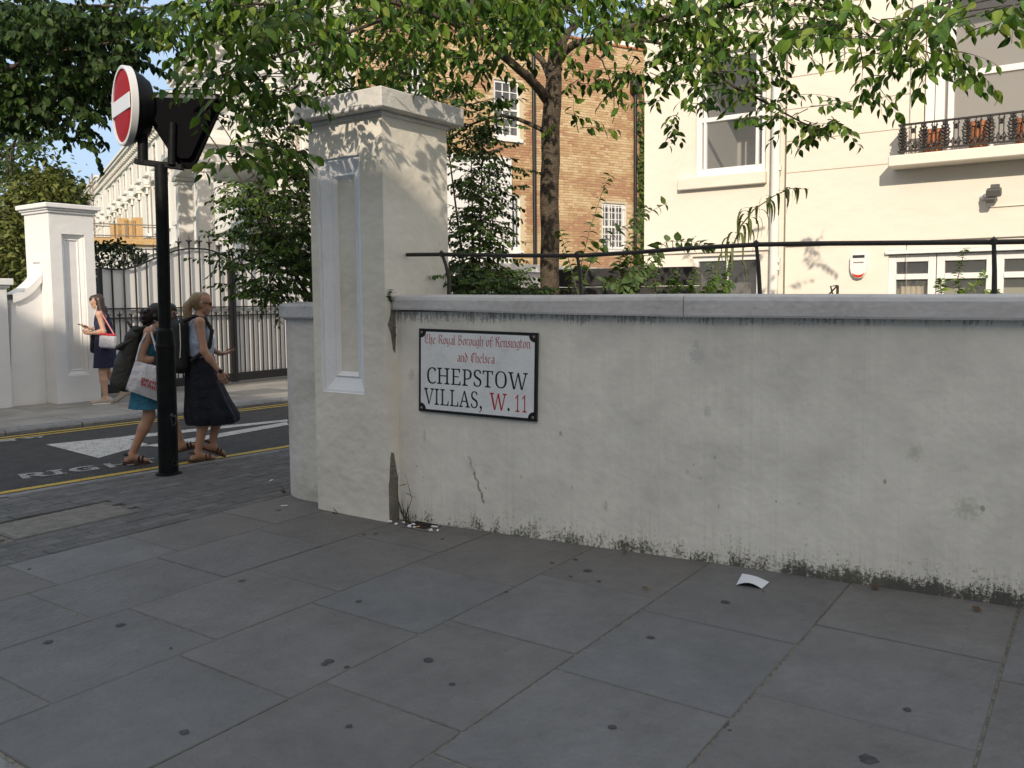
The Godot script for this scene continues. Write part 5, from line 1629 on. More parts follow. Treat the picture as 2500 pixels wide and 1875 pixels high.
	# dark porch balcony edge seen over the gate
# ---------- sign post with no-entry sign and the back of a triangular sign ----------
func sign_post() -> void:
	var base := gp(412, 1157, 0)
	var dep := (WB * base).z * -1.0
	var p := thing("sign_post", "black painted steel sign post with a swollen base and forked bracket", "sign post", base)
	var P := func(px: float, py: float, dz := 0.0) -> Vector3: return ad(px, py, dep + dz) - base
	var h1: float = P.call(395, 845).y
	var h2: float = P.call(395, 800).y
	var top: Vector3 = P.call(393, 402)
	var b := MB.new()
	b.lathe([Vector2(.115, -.02), Vector2(.112, .012), Vector2(.086, .02), Vector2(.084, h1 - .02), Vector2(.087, h1), Vector2(.083, h1 + .02), Vector2(.072, h2 - .03), Vector2(.056, h2), Vector2(.056, top.y)], Vector3.ZERO, 24, Basis(Vector3(0, 0, 1), 0) * Basis(Vector3(1, 0, 0), 0))
	var lean := Basis(Vector3(top.x, top.y, top.z).normalized().cross(Vector3.UP).normalized(), -Vector3.UP.angle_to(top)) if Vector3.UP.angle_to(top) > .001 else Basis.IDENTITY
	obj("post", b, M.black, p, Transform3D(lean, Vector3.ZERO))
	# worn patches of grey undercoat
	var pr := RandomNumberGenerator.new(); pr.seed = 3
	for e in [[432, 1023, 20, 34], [435, 1128, 18, 22], [425, 1010, 8, 12]]:
		var q: Vector3 = P.call(e[0], e[1])
		var face := (WB.inverse() * Vector3(0, 0, 1))
		var poly := PackedVector2Array()
		for k in 9:
			var a := TAU * k / 9
			poly.append(Vector2(cos(a) * e[2], sin(a) * e[3]) * .5 * dep / F * pr.randf_range(.5, 1.1))
		var pm := MB.new()
		for k in range(1, 8):
			var tri := []
			for i in [0, k, k + 1]:
				var an := atan2(face.x, face.z) + (q.x * cos(atan2(face.x, face.z)) - q.z * sin(atan2(face.x, face.z)) + poly[i].x) / .085
				tri.append(Vector3(sin(an) * .0862, q.y + poly[i].y, cos(an) * .0862))
			pm.tri(tri[0], tri[1], tri[2])
		obj("worn_patch", pm, M.undercoat, p, Transform3D(lean, Vector3.ZERO))
	# bracket
	var bl: Vector3 = P.call(331, 394); var br: Vector3 = P.call(448, 409)
	var bk := MB.new()
	var dirb := (br - bl); var bx := dirb.normalized()
	var bz := bx.cross(Vector3.UP).normalized()
	bk.box((bl + br) * .5, Vector3(dirb.length(), .05, .07), Basis(bx, bz.cross(bx), bz), .006)
	obj("bracket", bk, M.black, p)
	var up := MB.new()
	var ua: Vector3 = P.call(349, 398); var ub: Vector3 = P.call(347, 215)
	up.tube([ua, ub], [.045], 12)
	obj("bracket_upright", up, M.black, p)
	up = MB.new()
	up.tube([P.call(419, 402, -.04), P.call(421, 300, -.04)], [.035], 10)
	obj("bracket_upright", up, M.black, p)
	# no entry sign: lit box with round face towards the main street
	var cen := ad(303, 259, dep)
	var yaw := deg_to_rad(-17.0)
	var ne := thing("no_entry_sign", "round red no-entry sign with a white bar on a black lamp box", "road sign", cen - Vector3(0, 0, 0), yaw)
	var R := .335
	var rot := Basis(Vector3(1, 0, 0), PI / 2)
	var bb := MB.new()
	bb.lathe([Vector2(0, -.20), Vector2(.25, -.19), Vector2(R - .03, -.10), Vector2(R + .005, -.02), Vector2(R + .005, 0), Vector2(0, 0)], Vector3.ZERO, 40, rot)
	obj("lamp_box", bb, M.black, ne)
	bb = MB.new()
	bb.lathe([Vector2(R + .012, -.035), Vector2(R + .012, .02), Vector2(R - .002, .026), Vector2(R - .018, .022), Vector2(R - .018, .002)], Vector3.ZERO, 40, rot)
	obj("rim", bb, M.sign_white, ne)
	bb = MB.new()
	bb.lathe([Vector2(R - .018, .010), Vector2(R - .10, .022), Vector2(0, .03)], Vector3.ZERO, 40, rot)
	obj("red_face", bb, M.red, ne)
	bb = MB.new()
	bb.box(Vector3(0, 0, .028), Vector3(.60, .135, .012), Basis.IDENTITY, .004)
	obj("white_bar", bb, M.sign_white, ne)
	# triangular sign seen from behind
	var tc := ad(444, 270, dep + .02)
	var view := WB.inverse() * Vector3(.15, 0, .99)
	var tr := thing("give_way_sign", "black back of an inverted triangular road sign on the post bracket", "road sign", tc, atan2(view.x, view.z))
	var hw := .335; var ht: float = ad(444, 224, dep).y - tc.y; var hb: float = ad(444, 408, dep).y - tc.y
	var tp := PackedVector2Array([Vector2(-hw, ht - .02), Vector2(-hw + .02, ht), Vector2(hw - .02, ht), Vector2(hw, ht - .02), Vector2(hw, ht - .10), Vector2(.085, hb + .03), Vector2(.05, hb), Vector2(-.03, hb), Vector2(-.06, hb + .03), Vector2(-hw, ht - .16)])
	var tb := MB.new()
	tb.prism(tp, -.10, -.02)
	obj("sign_box", tb, M.matt_black, tr)
	var ip := PackedVector2Array()
	for q in tp: ip.append(q * .86 + Vector2(0, .005))
	tb = MB.new(); tb.prism(ip, -.0201, .035)
	obj("rear_cover", tb, M.matt_black, tr)
	tb = MB.new(); tb.box(Vector3(0, ht - .045, .02), Vector3(hw * 1.8, .035, .05), Basis.IDENTITY, .005)
	obj("channel", tb, M.undercoat, tr)
	tb = MB.new()
	var fp := PackedVector2Array()
	for q in tp: fp.append(q * .97)
	tb.prism(fp, -.108, -.1005)
	obj("sign_face", tb, M.sign_white, tr)

# ---------- leaves ----------
func leaf_mesh(w: float, fold: float, curl: float) -> ArrayMesh:        # unit leaf along +z, midrib folded, tip drawn out
	var b := MB.new()
	var prof := [[0.0, .0], [.16, .34], [.40, .5], [.66, .40], [.85, .18], [1.0, .0]]
	var L := []; var R := []; var C2 := []
	for e in prof:
		var z: float = e[0]
		var y := -curl * z * z
		C2.append(Vector3(0, y, z))
		L.append(Vector3(-e[1] * w, y + fold * e[1] * w, z)); R.append(Vector3(e[1] * w, y + fold * e[1] * w, z))
	for i in prof.size() - 1:
		if i == 0:
			b.tri(C2[0], C2[1], L[1]); b.tri(C2[0], R[1], C2[1])
		elif i == prof.size() - 2:
			b.tri(C2[i], C2[i + 1], L[i]); b.tri(C2[i], R[i], C2[i + 1])
		else:
			b.quad(C2[i], C2[i + 1], L[i + 1], L[i]); b.quad(C2[i], R[i], R[i + 1], C2[i + 1])
	return b.mesh()
func leaf_mat(rough := 0.5) -> StandardMaterial3D:
	var m := mat(Color.WHITE, rough)
	m.vertex_color_use_as_albedo = true
	m.metallic_specular = .3
	m.backlight_enabled = true
	m.backlight = Color(.22, .30, .04)
	return m
func leaf_part(parent: Node, called: String, xfs: Array, mesh: ArrayMesh, cols: Array, sd: int, kind := "stuff", rough := 0.5) -> MultiMeshInstance3D:
	var mm := MultiMesh.new()
	mm.transform_format = MultiMesh.TRANSFORM_3D
	mm.use_colors = true
	mm.mesh = mesh
	mm.instance_count = xfs.size()
	var r := RandomNumberGenerator.new(); r.seed = sd
	for i in xfs.size():
		mm.set_instance_transform(i, xfs[i])
		var c: Color = cols[r.randi() % cols.size()] * r.randf_range(.8, 1.2)
		c.a = 1.0
		mm.set_instance_color(i, c)
	var o := MultiMeshInstance3D.new()
	o.name = called
	o.multimesh = mm
	o.material_override = leaf_mat(rough)
	if kind: o.set_meta("kind", kind)
	parent.add_child(o, true)
	return o
func twig(p0: Vector3, dir: Vector3, ln: float, leaf: float, r: RandomNumberGenerator, out: Array, wood: MB, droop: float, gap := .5, rad := .004) -> void:
	var n := 5
	var pts := [p0]
	var d := dir.normalized()
	for i in n:
		d = (d + Vector3(r.randf_range(-.18, .18), -droop * .25 + r.randf_range(-.1, .1), r.randf_range(-.18, .18))).normalized()
		pts.append(pts[i] + d * ln / n)
	wood.tube(pts, [rad, rad * .8, rad * .5, rad * .3], 4, false)
	var cnt := maxi(3, int(ln / (leaf * gap)))
	for k in cnt:
		var f := .12 + .88 * (k + .5) / cnt
		var i := mini(int(f * n), n - 1)
		var q: Vector3 = pts[i].lerp(pts[i + 1], f * n - i)
		var t: Vector3 = (pts[i + 1] - pts[i]).normalized()
		var side := t.cross(Vector3.UP)
		if side.length() < .1: side = Vector3(1, 0, 0)
		side = side.normalized() * (1.0 if k % 2 else -1.0)
		var fw := (t * .55 + side * r.randf_range(.5, 1.0) + Vector3(0, -.35 - droop * .75 + r.randf_range(-.35, .35), 0)).normalized()
		var up := (Vector3.UP * .8 + Vector3(r.randfn(), r.randfn(), r.randfn()) * .45 - side * .1)
		var xx := up.cross(fw).normalized()
		var yy := fw.cross(xx)
		var s := leaf * r.randf_range(.62, 1.15)
		out.append(Transform3D(Basis(xx * s, yy * s, fw * s), q + fw * leaf * .12))
func zone_twigs(zones: Array, r: RandomNumberGenerator, out: Array, wood: MB, leaf: float, ln: Vector2, droop: float, gap: float, o: Vector3, outward := Vector3.ZERO) -> void:
	for z in zones:                                 # [px, py, rx, ry, depth0, depth1, how many twigs]
		for k in z[6]:
			var a := r.randf_range(0, TAU)
			var q := sqrt(r.randf())
			var p := ad(z[0] + cos(a) * q * z[2], z[1] + sin(a) * q * z[3], r.randf_range(z[4], z[5])) - o
			var d := Vector3(r.randfn(), r.randf_range(-.35, .35), r.randfn())
			if outward != Vector3.ZERO:
				var w := p - outward; w.y = 0
				d += w.normalized() * 1.3
			twig(p, d, r.randf_range(ln.x, ln.y), leaf, r, out, wood, droop, gap)
func limb(b: MB, pts: Array, radii: Array, o: Vector3, r: RandomNumberGenerator) -> Array:
	var p := []
	for e in pts: p.append(ad(e[0], e[1], e[2]) - o)
	var q := []
	var rr := []
	for i in p.size() - 1:
		for j in 3:
			var f := j / 3.0
			var a: Vector3 = p[max(i - 1, 0)]; var d: Vector3 = p[min(i + 2, p.size() - 1)]
			q.append((p[i] as Vector3).cubic_interpolate(p[i + 1], a, d, f) + Vector3(r.randfn(), r.randfn(), r.randfn()) * .004 * (0 if i == 0 and j == 0 else 1))
			rr.append(lerpf(radii[min(i, radii.size() - 1)], radii[min(i + 1, radii.size() - 1)], f))
	q.append(p[-1]); rr.append(radii[-1])
	b.tube(q, rr, 9)
	return q
func split_leaves(tree: Node3D, xfs: Array, n: int, mesh: ArrayMesh, cols: Array, sd: int) -> void:   # the leaves that show largest as parts, the rest as one mass
	var near := []
	var o: Vector3 = WB.inverse() * tree.position
	for i in xfs.size():
		var w: Vector3 = WB * (xfs[i].origin + o) - Vector3(0, EYE, 0)
		var v := CB.inverse() * w
		var px := v.x / -v.z * F; var py := -v.y / -v.z * F + PY - PH * .5
		if v.z < 0 and absf(px) < 1230 and absf(py) < 920: near.append([-v.z / xfs[i].basis.z.length(), i])
	near.sort_custom(func(a, b): return a[0] < b[0])
	var mats := []
	for c in cols:
		var m := leaf_mat(); m.vertex_color_use_as_albedo = false
		m.albedo_color = (c as Color).linear_to_srgb()
		mats.append(m)
	var taken := {}
	var r := RandomNumberGenerator.new(); r.seed = sd
	for k in mini(n, near.size()):
		var i: int = near[k][1]
		taken[i] = true
		obj("leaf", mesh, mats[r.randi() % mats.size()], tree, xfs[i])
	var rest := []
	for i in xfs.size():
		if not taken.has(i): rest.append(xfs[i])
	leaf_part(tree, "crown", rest, mesh, cols, sd)

func trees() -> void:
	var r := RandomNumberGenerator.new(); r.seed = 21
	# --- young cherry-leaved tree in the garden ---
	var base := ad(1343, 727, 7.6); base.y = 0
	var t := thing("garden_tree", "slender brown-barked tree with large green leaves behind the garden wall", "tree", base)
	var tk := MB.new()
	var sp := limb(tk, [[1346, 1120, 7.6], [1344, 900, 7.6], [1343, 720, 7.6], [1342, 500, 7.6], [1345, 350, 7.6], [1348, 250, 7.6], [1353, 160, 7.6], [1358, 60, 7.55], [1356, -60, 7.5], [1364, -200, 7.5]], [.105, .092, .086, .084, .083, .080, .062, .044, .036, .02], base, r)
	obj("trunk", tk, M.bark, t)
	var limbs := [
		[[[1338, 245, 7.6], [1305, 205, 7.4], [1245, 150, 7.1], [1150, 75, 6.8], [1020, 25, 6.4], [850, -20, 6.0]], [.05, .040, .034, .028, .02, .010]],
		[[[1342, 190, 7.6], [1320, 145, 7.7], [1272, 100, 7.8], [1225, 40, 7.9], [1180, -60, 8.0]], [.034, .028, .024, .02, .012]],
		[[[1358, 160, 7.6], [1388, 115, 7.5], [1440, 100, 7.35], [1530, 70, 7.1], [1640, 40, 6.8], [1790, 12, 6.3], [1960, -25, 5.8], [2300, -30, 5.2]], [.045, .036, .03, .028, .024, .02, .014, .008]],
		[[[1362, 130, 7.58], [1390, 75, 7.6], [1440, 30, 7.7], [1500, -40, 7.8]], [.038, .028, .022, .014]],
		[[[1440, 100, 7.35], [1540, 95, 7.1], [1640, 115, 6.9], [1720, 160, 6.75], [1800, 215, 6.6], [1880, 255, 6.5], [1960, 300, 6.4], [2040, 340, 6.35]], [.018, .014, .012, .012, .010, .008, .006, .003]],
		[[[1330, 322, 7.6], [1270, 292, 7.7], [1210, 284, 7.9], [1140, 310, 8.1], [1080, 350, 8.2]], [.022, .018, .014, .010, .006]],
		[[[1420, 105, 7.35], [1470, 150, 7.3], [1490, 200, 7.25], [1500, 250, 7.2], [1495, 300, 7.2]], [.010, .007, .005, .004, .003]],
		[[[1020, 25, 6.4], [900, 60, 6.1], [760, 110, 5.8], [640, 150, 5.6], [520, 190, 5.5]], [.016, .013, .010, .008, .005]],
		[[[850, -20, 6.0], [700, 10, 5.9], [560, 5, 6.0], [440, 10, 7.2], [380, 20, 8.2]], [.012, .010, .008, .006, .004]],
		[[[1960, -25, 5.8], [2110, 40, 5.4], [2200, 100, 5.2], [2290, 140, 5.1], [2330, 165, 5.1]], [.009, .006, .005, .004, .003]]]
	for l in limbs:
		var lb := MB.new()
		limb(lb, l[0], l[1], base, r)
		obj("limb", lb, M.bark if l[1][0] > .02 else M.twig, t)
	var lv := []
	var wood := MB.new()
	zone_twigs([[1000, 60, 300, 75, 5.6, 8.2, 122], [870, 135, 170, 60, 6.9, 7.8, 51], [1080, 160, 120, 45, 6.0, 7.4, 29], [630, 50, 180, 60, 4.6, 6.4, 67], [600, 200, 95, 70, 4.9, 6.0, 39],
		[585, 380, 75, 35, 4.6, 5.3, 12], [440, 50, 110, 45, 8.3, 9.2, 26], [715, 235, 60, 50, 7.2, 8.0, 17], [1500, 25, 190, 45, 6, 8.2, 42], [1320, 60, 130, 70, 6.8, 8.4, 32],
		[1650, 130, 100, 85, 6.2, 7.6, 28], [1580, 170, 60, 50, 6.9, 7.5, 8], [1800, 190, 110, 70, 6.0, 7.0, 21], [1920, 260, 90, 40, 6.1, 6.8, 13], [2020, 310, 70, 28, 6.2, 6.6, 8], [1830, 50, 210, 55, 5.0, 6.6, 37],
		[2150, 55, 160, 55, 4.2, 5.8, 25], [2200, 130, 90, 35, 4.6, 5.6, 8], [2400, 35, 110, 60, 3.9, 5.2, 17], [1640, 280, 60, 40, 6.5, 7.2, 5], [1400, 300, 40, 60, 7.0, 7.5, 4], [1500, 215, 45, 55, 7.0, 7.5, 8], [1440, 175, 60, 40, 7.0, 7.6, 5],
		[1150, 250, 60, 30, 7.2, 8.2, 10]], r, lv, wood, .088, Vector2(.22, .50), .28, .46, base)
	# sprays hung from the near branches over the pavement
	zone_twigs([[2290, 130, 90, 25, 4.8, 5.3, 7], [2130, 200, 40, 20, 5.0, 5.5, 3], [1690, 40, 500, 40, 5.2, 7.4, 42], [960, -30, 560, 40, 4.6, 7.6, 117], [1700, -60, 600, 50, 4.6, 7.8, 85], [900, -150, 600, 80, 4.6, 8, 117]], r, lv, wood, .088, Vector2(.25, .5), .5, .46, base)
	obj("twigs", wood, M.twig, t).set_meta("kind", "stuff")
	split_leaves(t, lv, 300, leaf_mesh(.52, .28, .25), [Color(.028, .070, .010), Color(.05, .11, .012), Color(.085, .155, .016), Color(.04, .09, .014), Color(.11, .18, .022), Color(.06, .12, .014), Color(.14, .19, .03)], 31)
	# --- dense tree overhanging the left ---
	base = ad(-260, 727, 20.0); base.y = 0
	var lt := thing("overhanging_tree", "dense dark-leaved tree with broad leaves behind the no-entry sign", "tree", base)
	tk = MB.new()
	limb(tk, [[-260, 1010, 20.35], [-250, 700, 20.35], [-220, 400, 20.17], [-200, 200, 19.98], [-150, 0, 19.61]], [.4, .35, .3, .25, .16], base, r)
	obj("trunk", tk, M.bark, lt)
	lv = []; wood = MB.new()
	for l in [[[[-220, 400, 20.17], [-100, 240, 19.24], [40, 160, 18.32], [180, 120, 17.39], [300, 100, 16.65]], [.10, .07, .05, .03, .012]], [[[-200, 200, 19.98], [-60, 60, 19.24], [100, 20, 18.50], [300, 15, 17.76], [430, 30, 17.39]], [.09, .06, .04, .025, .010]], [[[-220, 380, 20.17], [-120, 330, 19.61], [0, 290, 18.87], [120, 290, 18.50], [210, 300, 18.13]], [.06, .045, .03, .02, .006]]]:
		var lb := MB.new()
		limb(lb, l[0], l[1], base, r)
		obj("limb", lb, M.bark, lt)
	zone_twigs([[90, 130, 200, 130, 16.7, 22.2, 255], [240, 70, 130, 70, 16.3, 19.4, 78], [60, 40, 160, 60, 15.9, 18.5, 68], [20, 240, 80, 70, 17.6, 20.4, 58], [170, 230, 100, 50, 17.0, 19.2, 44], [260, 160, 70, 50, 16.7, 18.5, 27], [175, 320, 60, 18, 17.6, 18.5, 7], [240, 280, 40, 30, 17.0, 18.1, 8], [-120, 150, 140, 170, 16.7, 22.2, 102], [130, -90, 260, 60, 16.7, 22.2, 102], [380, 30, 90, 40, 16.3, 18.1, 20]], r, lv, wood, .19, Vector2(.55, 1.1), .5, .36, base)
	obj("twigs", wood, M.twig, lt).set_meta("kind", "stuff")
	split_leaves(lt, lv, 120, leaf_mesh(.68, .25, .25), [Color(.016, .034, .008), Color(.024, .05, .010), Color(.04, .075, .014)], 33)
	# --- trees far up the main street ---
	far_tree("street_tree", "feathery mid-green tree on the main street below the overhanging one", [[30, 360, 75, 70], [70, 330, 35, 30], [15, 420, 40, 40]], 24, 30, .20, [Color(.06, .095, .025), Color(.09, .13, .04)], 330, 51)
	far_tree("hedge_tree", "yellowish green conifer hedge tree behind the low white wall", [[60, 560, 80, 110], [20, 640, 70, 90], [110, 500, 40, 60], [140, 480, 25, 40]], 17, 22, .15, [Color(.12, .14, .036), Color(.15, .165, .05), Color(.085, .11, .03)], 2600, 52)
	far_tree("distant_tree", "small distant tree top against the sky right of the white pier", [[175, 498, 14, 10], [190, 503, 14, 8]], 60, 64, .3, [Color(.07, .09, .03)], 260, 53)
	far_tree("roof_tree", "green tree top showing above the brick house parapet", [[1530, 110, 50, 28], [1600, 95, 60, 40], [1560, 85, 30, 25]], 40, 46, .28, [Color(.04, .07, .02), Color(.06, .09, .03)], 900, 54)
	# --- small-leaved shrubs on either side of the pier ---
	shrub("privet_shrub", "small-leaved privet shrub spilling over the corner wall and in front of the railing gate", [[690, 640, 60, 85, 6.9, 7.8, 119], [735, 560, 30, 120, 6.9, 7.8, 78], [650, 560, 60, 60, 7.2, 8.2, 44], [640, 500, 75, 45, 7.4, 8.4, 44], [590, 470, 70, 35, 7.6, 8.4, 41], [590, 580, 30, 25, 7.8, 8.2, 14], [640, 710, 40, 25, 7.0, 7.6, 27], [715, 430, 40, 60, 6.9, 7.8, 44], [700, 300, 60, 90, 6.9, 8, 68], [560, 610, 25, 40, 7.8, 8.3, 14], [800, 240, 120, 60, 7.4, 8.6, 51], [520, 270, 40, 30, 7.9, 8.6, 9], [450, 245, 40, 14, 7.6, 8.0, 8]], Vector3(-4.95, 0, -5.15), [Color(.06, .105, .018), Color(.10, .16, .028), Color(.035, .065, .014)], 61, .058)
	shrub("dark_shrub", "tall dark small-leaved shrub between the pier and the tree", [[1150, 520, 45, 110, 7.4, 8.6, 102], [1150, 360, 55, 60, 7.4, 8.8, 56], [1190, 620, 40, 60, 7.4, 8.4, 38], [1215, 420, 30, 60, 7.6, 8.4, 18], [1140, 660, 40, 50, 7.2, 8.4, 46], [1200, 520, 35, 80, 7.6, 8.4, 26], [1180, 300, 80, 30, 7.6, 8.6, 26], [1080, 250, 90, 30, 7.6, 8.8, 28]], ad(1160, 727, 8.0) * Vector3(1, 0, 1), [Color(.03, .06, .012), Color(.055, .10, .02), Color(.085, .14, .028)], 62, .055)
	shrub("low_bush", "low bright green bush at the foot of the tree behind the coping", [[1180, 690, 80, 35, 6.6, 7.6, 78], [1260, 708, 70, 16, 6.5, 7.4, 58], [1120, 690, 30, 40, 6.4, 7.0, 34]], ad(1200, 727, 7.0) * Vector3(1, 0, 1), [Color(.05, .10, .02), Color(.08, .14, .03), Color(.03, .06, .015)], 63, .055)
func far_tree(called: String, label: String, blobs: Array, d0: float, d1: float, leaf: float, cols: Array, n: int, sd: int) -> void:
	var r := RandomNumberGenerator.new(); r.seed = sd
	var base := ad(blobs[0][0], 700, (d0 + d1) * .5); base.y = 0
	var t := thing(called, label, "tree", base)
	var lv := []
	var wood := MB.new()
	var hub := ad(blobs[0][0], blobs[0][1], (d0 + d1) * .5) - base
	wood.tube([Vector3(0, -.05, 0), Vector3(hub.x * .4, hub.y * .6, 0), hub], [.2, .15, .05], 7)
	obj("trunk", wood, M.bark, t)
	wood = MB.new()
	for k in n:
		var b: Array = blobs[r.randi() % blobs.size()]
		var a := r.randf_range(0, TAU)
		var q := sqrt(r.randf()) * (1.0 + .15 * sin(a * 5 + sd))
		var p := ad(b[0] + cos(a) * q * b[2], b[1] + sin(a) * q * b[3], r.randf_range(d0, d1)) - base
		if k % 25 == 0: wood.tube([hub, hub.lerp(p, .5) + Vector3(0, .2, 0), p], [.05, .03, .01], 5, false)
		for j in 5:
			lv.append(Transform3D(Basis.from_euler(Vector3(r.randf_range(-1, 1), r.randf_range(0, TAU), r.randf_range(-1, 1))).scaled(Vector3.ONE * leaf * r.randf_range(.6, 1.3)), p + Vector3(r.randfn(), r.randfn(), r.randfn()) * leaf * 1.3))
	obj("limbs", wood, M.bark, t)
	leaf_part(t, "crown", lv, leaf_mesh(.45, .2, .15), cols, sd)
func shrub(called: String, label: String, zones: Array, base: Vector3, cols: Array, sd: int, leaf: float) -> void:
	var r := RandomNumberGenerator.new(); r.seed = sd
	var t := thing(called, label, "shrub", base)
	var lv := []
	var wood := MB.new()
	zone_twigs(zones, r, lv, wood, leaf, Vector2(.18, .42), .12, .42, base)
	var st := MB.new()
	for z in zones:
		var c := ad(z[0], z[1], (z[4] + z[5]) * .5) - base
		st.tube([Vector3(r.randfn() * .08, -.05, r.randfn() * .08), Vector3(c.x * .3, c.y * .5, c.z * .3), c], [.02, .014, .004], 5)
	obj("stems", st, M.twig, t)
	obj("twigs", wood, M.twig, t).set_meta("kind", "stuff")
	leaf_part(t, "foliage", lv, leaf_mesh(.55, .25, .15), cols, sd)

# ---------- things in the garden behind the wall ----------
func stem_plant(called: String, label: String, stems: Array, leaf: float, width: float, cols: Array, sd: int, droop := .3, alongs := 9, group := "") -> void:
	var r := RandomNumberGenerator.new(); r.seed = sd
	var base := ad(stems[0][0][0], 727, stems[0][0][2]); base.y = 0
	var t := thing(called, label, "plant", base, 0, group)
	var mesh := leaf_mesh(width, .25, .3)
	var mats := []
	for c in cols:
		var m := leaf_mat(); m.vertex_color_use_as_albedo = false
		m.albedo_color = (c as Color).linear_to_srgb()
		mats.append(m)
	for s in stems:
		var pts := []
		for e in s: pts.append(ad(e[0], e[1], e[2]) - base)
		if pts[0].y > .4: pts.insert(0, Vector3(pts[0].x * .5, -.05, pts[0].z * .5))
		var st := MB.new()
		st.tube(pts, [.007, .006, .004, .002], 5)
		obj("stem", st, M.green_twig, t)
		var n := alongs
		for k in n:
			var f := .25 + .75 * (k + .6) / n
			var x := f * (pts.size() - 1)
			var i := mini(int(x), pts.size() - 2)
			var q: Vector3 = pts[i].lerp(pts[i + 1], x - i)
			if q.y < 1.2: continue
			var d: Vector3 = (pts[i + 1] - pts[i]).normalized()
			for sd2 in [-1.0, 1.0]:
				var side: Vector3 = (d.cross(Vector3(r.randfn() * .5, .2, 1)).normalized() * sd2 + d * .3 + Vector3(0, -droop + r.randf_range(-.2, .2), 0) + Vector3(r.randfn(), 0, r.randfn()) * .4).normalized()
				var up := (Vector3.UP + Vector3(r.randfn(), r.randfn(), r.randfn()) * .4)
				var xx := up.cross(side).normalized()
				var sc := leaf * r.randf_range(.6, 1.1) * (1.1 - .5 * f)
				obj("leaf", mesh, mats[r.randi() % mats.size()], t, Transform3D(Basis(xx * sc, side.cross(xx) * sc, side * sc), q))
func garden() -> void:
	struct("garden_soil", sheet([Vector2(-5.4, 4.8), Vector2(6, 5.3), Vector2(6, HS + .02), Vector2(-5.4, HS + .02)], .004), M.soil)
	# black planter bench and bits of brick
	var q := ad(1560, 660, 8.8)
	var pl := thing("black_planter", "long black timber planter behind the coping", "planter", Vector3(q.x, 0, q.z), .25)
	var b := MB.new()
	for k in 4: b.span(Vector3(-.85, 1.12 + k * .19, -.2), Vector3(.6, 1.30 + k * .19, .2), .006)
	obj("boards", b, M.dark, pl)
	b = MB.new()
	for sx in [-.7, .5]: b.span(Vector3(sx - .05, -.05, -.15), Vector3(sx + .05, 1.118, .15))
	obj("leg", b, M.dark, pl)
	var bk := thing("brick_stack", "short stack of orange garden bricks beside the black planter", "bricks", ad(1500, 727, 8.0) * Vector3(1, 0, 1), .3)
	for j in 21:
		for i in 4:
			var bb := MB.new()
			bb.box(Vector3(-.4 + i * .235 + (.06 if j % 2 else 0.0), .035 + j * .074, 0), Vector3(.225, .07, .11), Basis(Vector3.UP, rng.randf_range(-.05, .05)), .004)
			obj("brick", bb, M.terracotta, bk)
	# seedling trees with big leaves
	stem_plant("sapling", "young shoot with broad leaves right of the tree trunk", [[[1412, 715, 7.2], [1420, 640, 7.2], [1440, 560, 7.2], [1470, 470, 7.2], [1490, 425, 7.2]], [[1415, 715, 7.2], [1450, 620, 7.1], [1500, 570, 7.0], [1560, 530, 7.0], [1630, 495, 7.0]], [[1412, 720, 7.2], [1390, 640, 7.25], [1365, 560, 7.3]]], .115, .6, [Color(.055, .095, .022), Color(.07, .11, .03), Color(.04, .075, .02)], 71, .2, 17)
	stem_plant("sapling", "leafy grey-green sapling in front of the ivy-covered corner", [[[1540, 720, 7.6], [1540, 640, 7.6], [1550, 560, 7.6], [1575, 500, 7.6]], [[1545, 720, 7.6], [1580, 640, 7.5], [1625, 590, 7.5], [1690, 590, 7.5], [1740, 605, 7.5]], [[1530, 720, 7.6], [1510, 650, 7.6], [1530, 590, 7.6]], [[1535, 725, 7.3], [1540, 680, 7.2], [1590, 640, 7.2]], [[1535, 725, 7.3], [1525, 690, 7.2], [1470, 690, 7.2]]], .13, .75, [Color(.075, .12, .045), Color(.06, .10, .035), Color(.09, .14, .055)], 72, .35, 20)
	stem_plant("bushy_weed", "clump of bright green weeds showing over the coping below the drooping plant", [[[1650, 722, 6.6], [1650, 690, 6.6], [1645, 655, 6.6]], [[1690, 722, 6.6], [1690, 690, 6.6], [1700, 655, 6.6]], [[1730, 722, 6.7], [1740, 690, 6.7], [1735, 640, 6.7]], [[1770, 722, 6.7], [1770, 690, 6.7], [1780, 640, 6.7]], [[1660, 722, 6.4], [1640, 700, 6.4], [1630, 680, 6.4]], [[1720, 722, 6.4], [1730, 700, 6.4], [1760, 680, 6.4]], [[1760, 722, 6.5], [1765, 705, 6.5], [1790, 690, 6.5]], [[1600, 722, 7], [1600, 670, 7], [1615, 630, 7]]], .085, .6, [Color(.06, .12, .025), Color(.09, .15, .035), Color(.045, .09, .02)], 73, .3, 18)
	stem_plant("climber", "fresh light green climber beside the white garden door", [[[2345, 735, 6.6], [2338, 680, 6.6], [2348, 640, 6.6], [2356, 605, 6.6]], [[2330, 735, 6.6], [2360, 715, 6.6], [2390, 690, 6.6], [2405, 670, 6.6]], [[2400, 735, 6.6], [2420, 710, 6.6], [2445, 722, 6.6]], [[2300, 735, 6.6], [2296, 700, 6.6], [2300, 680, 6.6]]], .075, .6, [Color(.12, .20, .03), Color(.15, .23, .04), Color(.09, .16, .03)], 74, .1, 18)
	# drooping strap-leaved plant
	var r := RandomNumberGenerator.new(); r.seed = 75
	var base := ad(1770, 727, 6.9); base.y = 0
	var t := thing("drooping_plant", "arching stem with long drooping strap leaves in front of the downpipe", "plant", base)
	var sp := []
	for e in [[1740, 1100, 6.9], [1755, 760, 6.9], [1790, 600, 6.9], [1810, 550, 6.9], [1840, 512, 6.9], [1890, 478, 6.9], [1930, 460, 6.9], [1975, 462, 6.9]]: sp.append(ad(e[0], e[1], e[2]) - base)
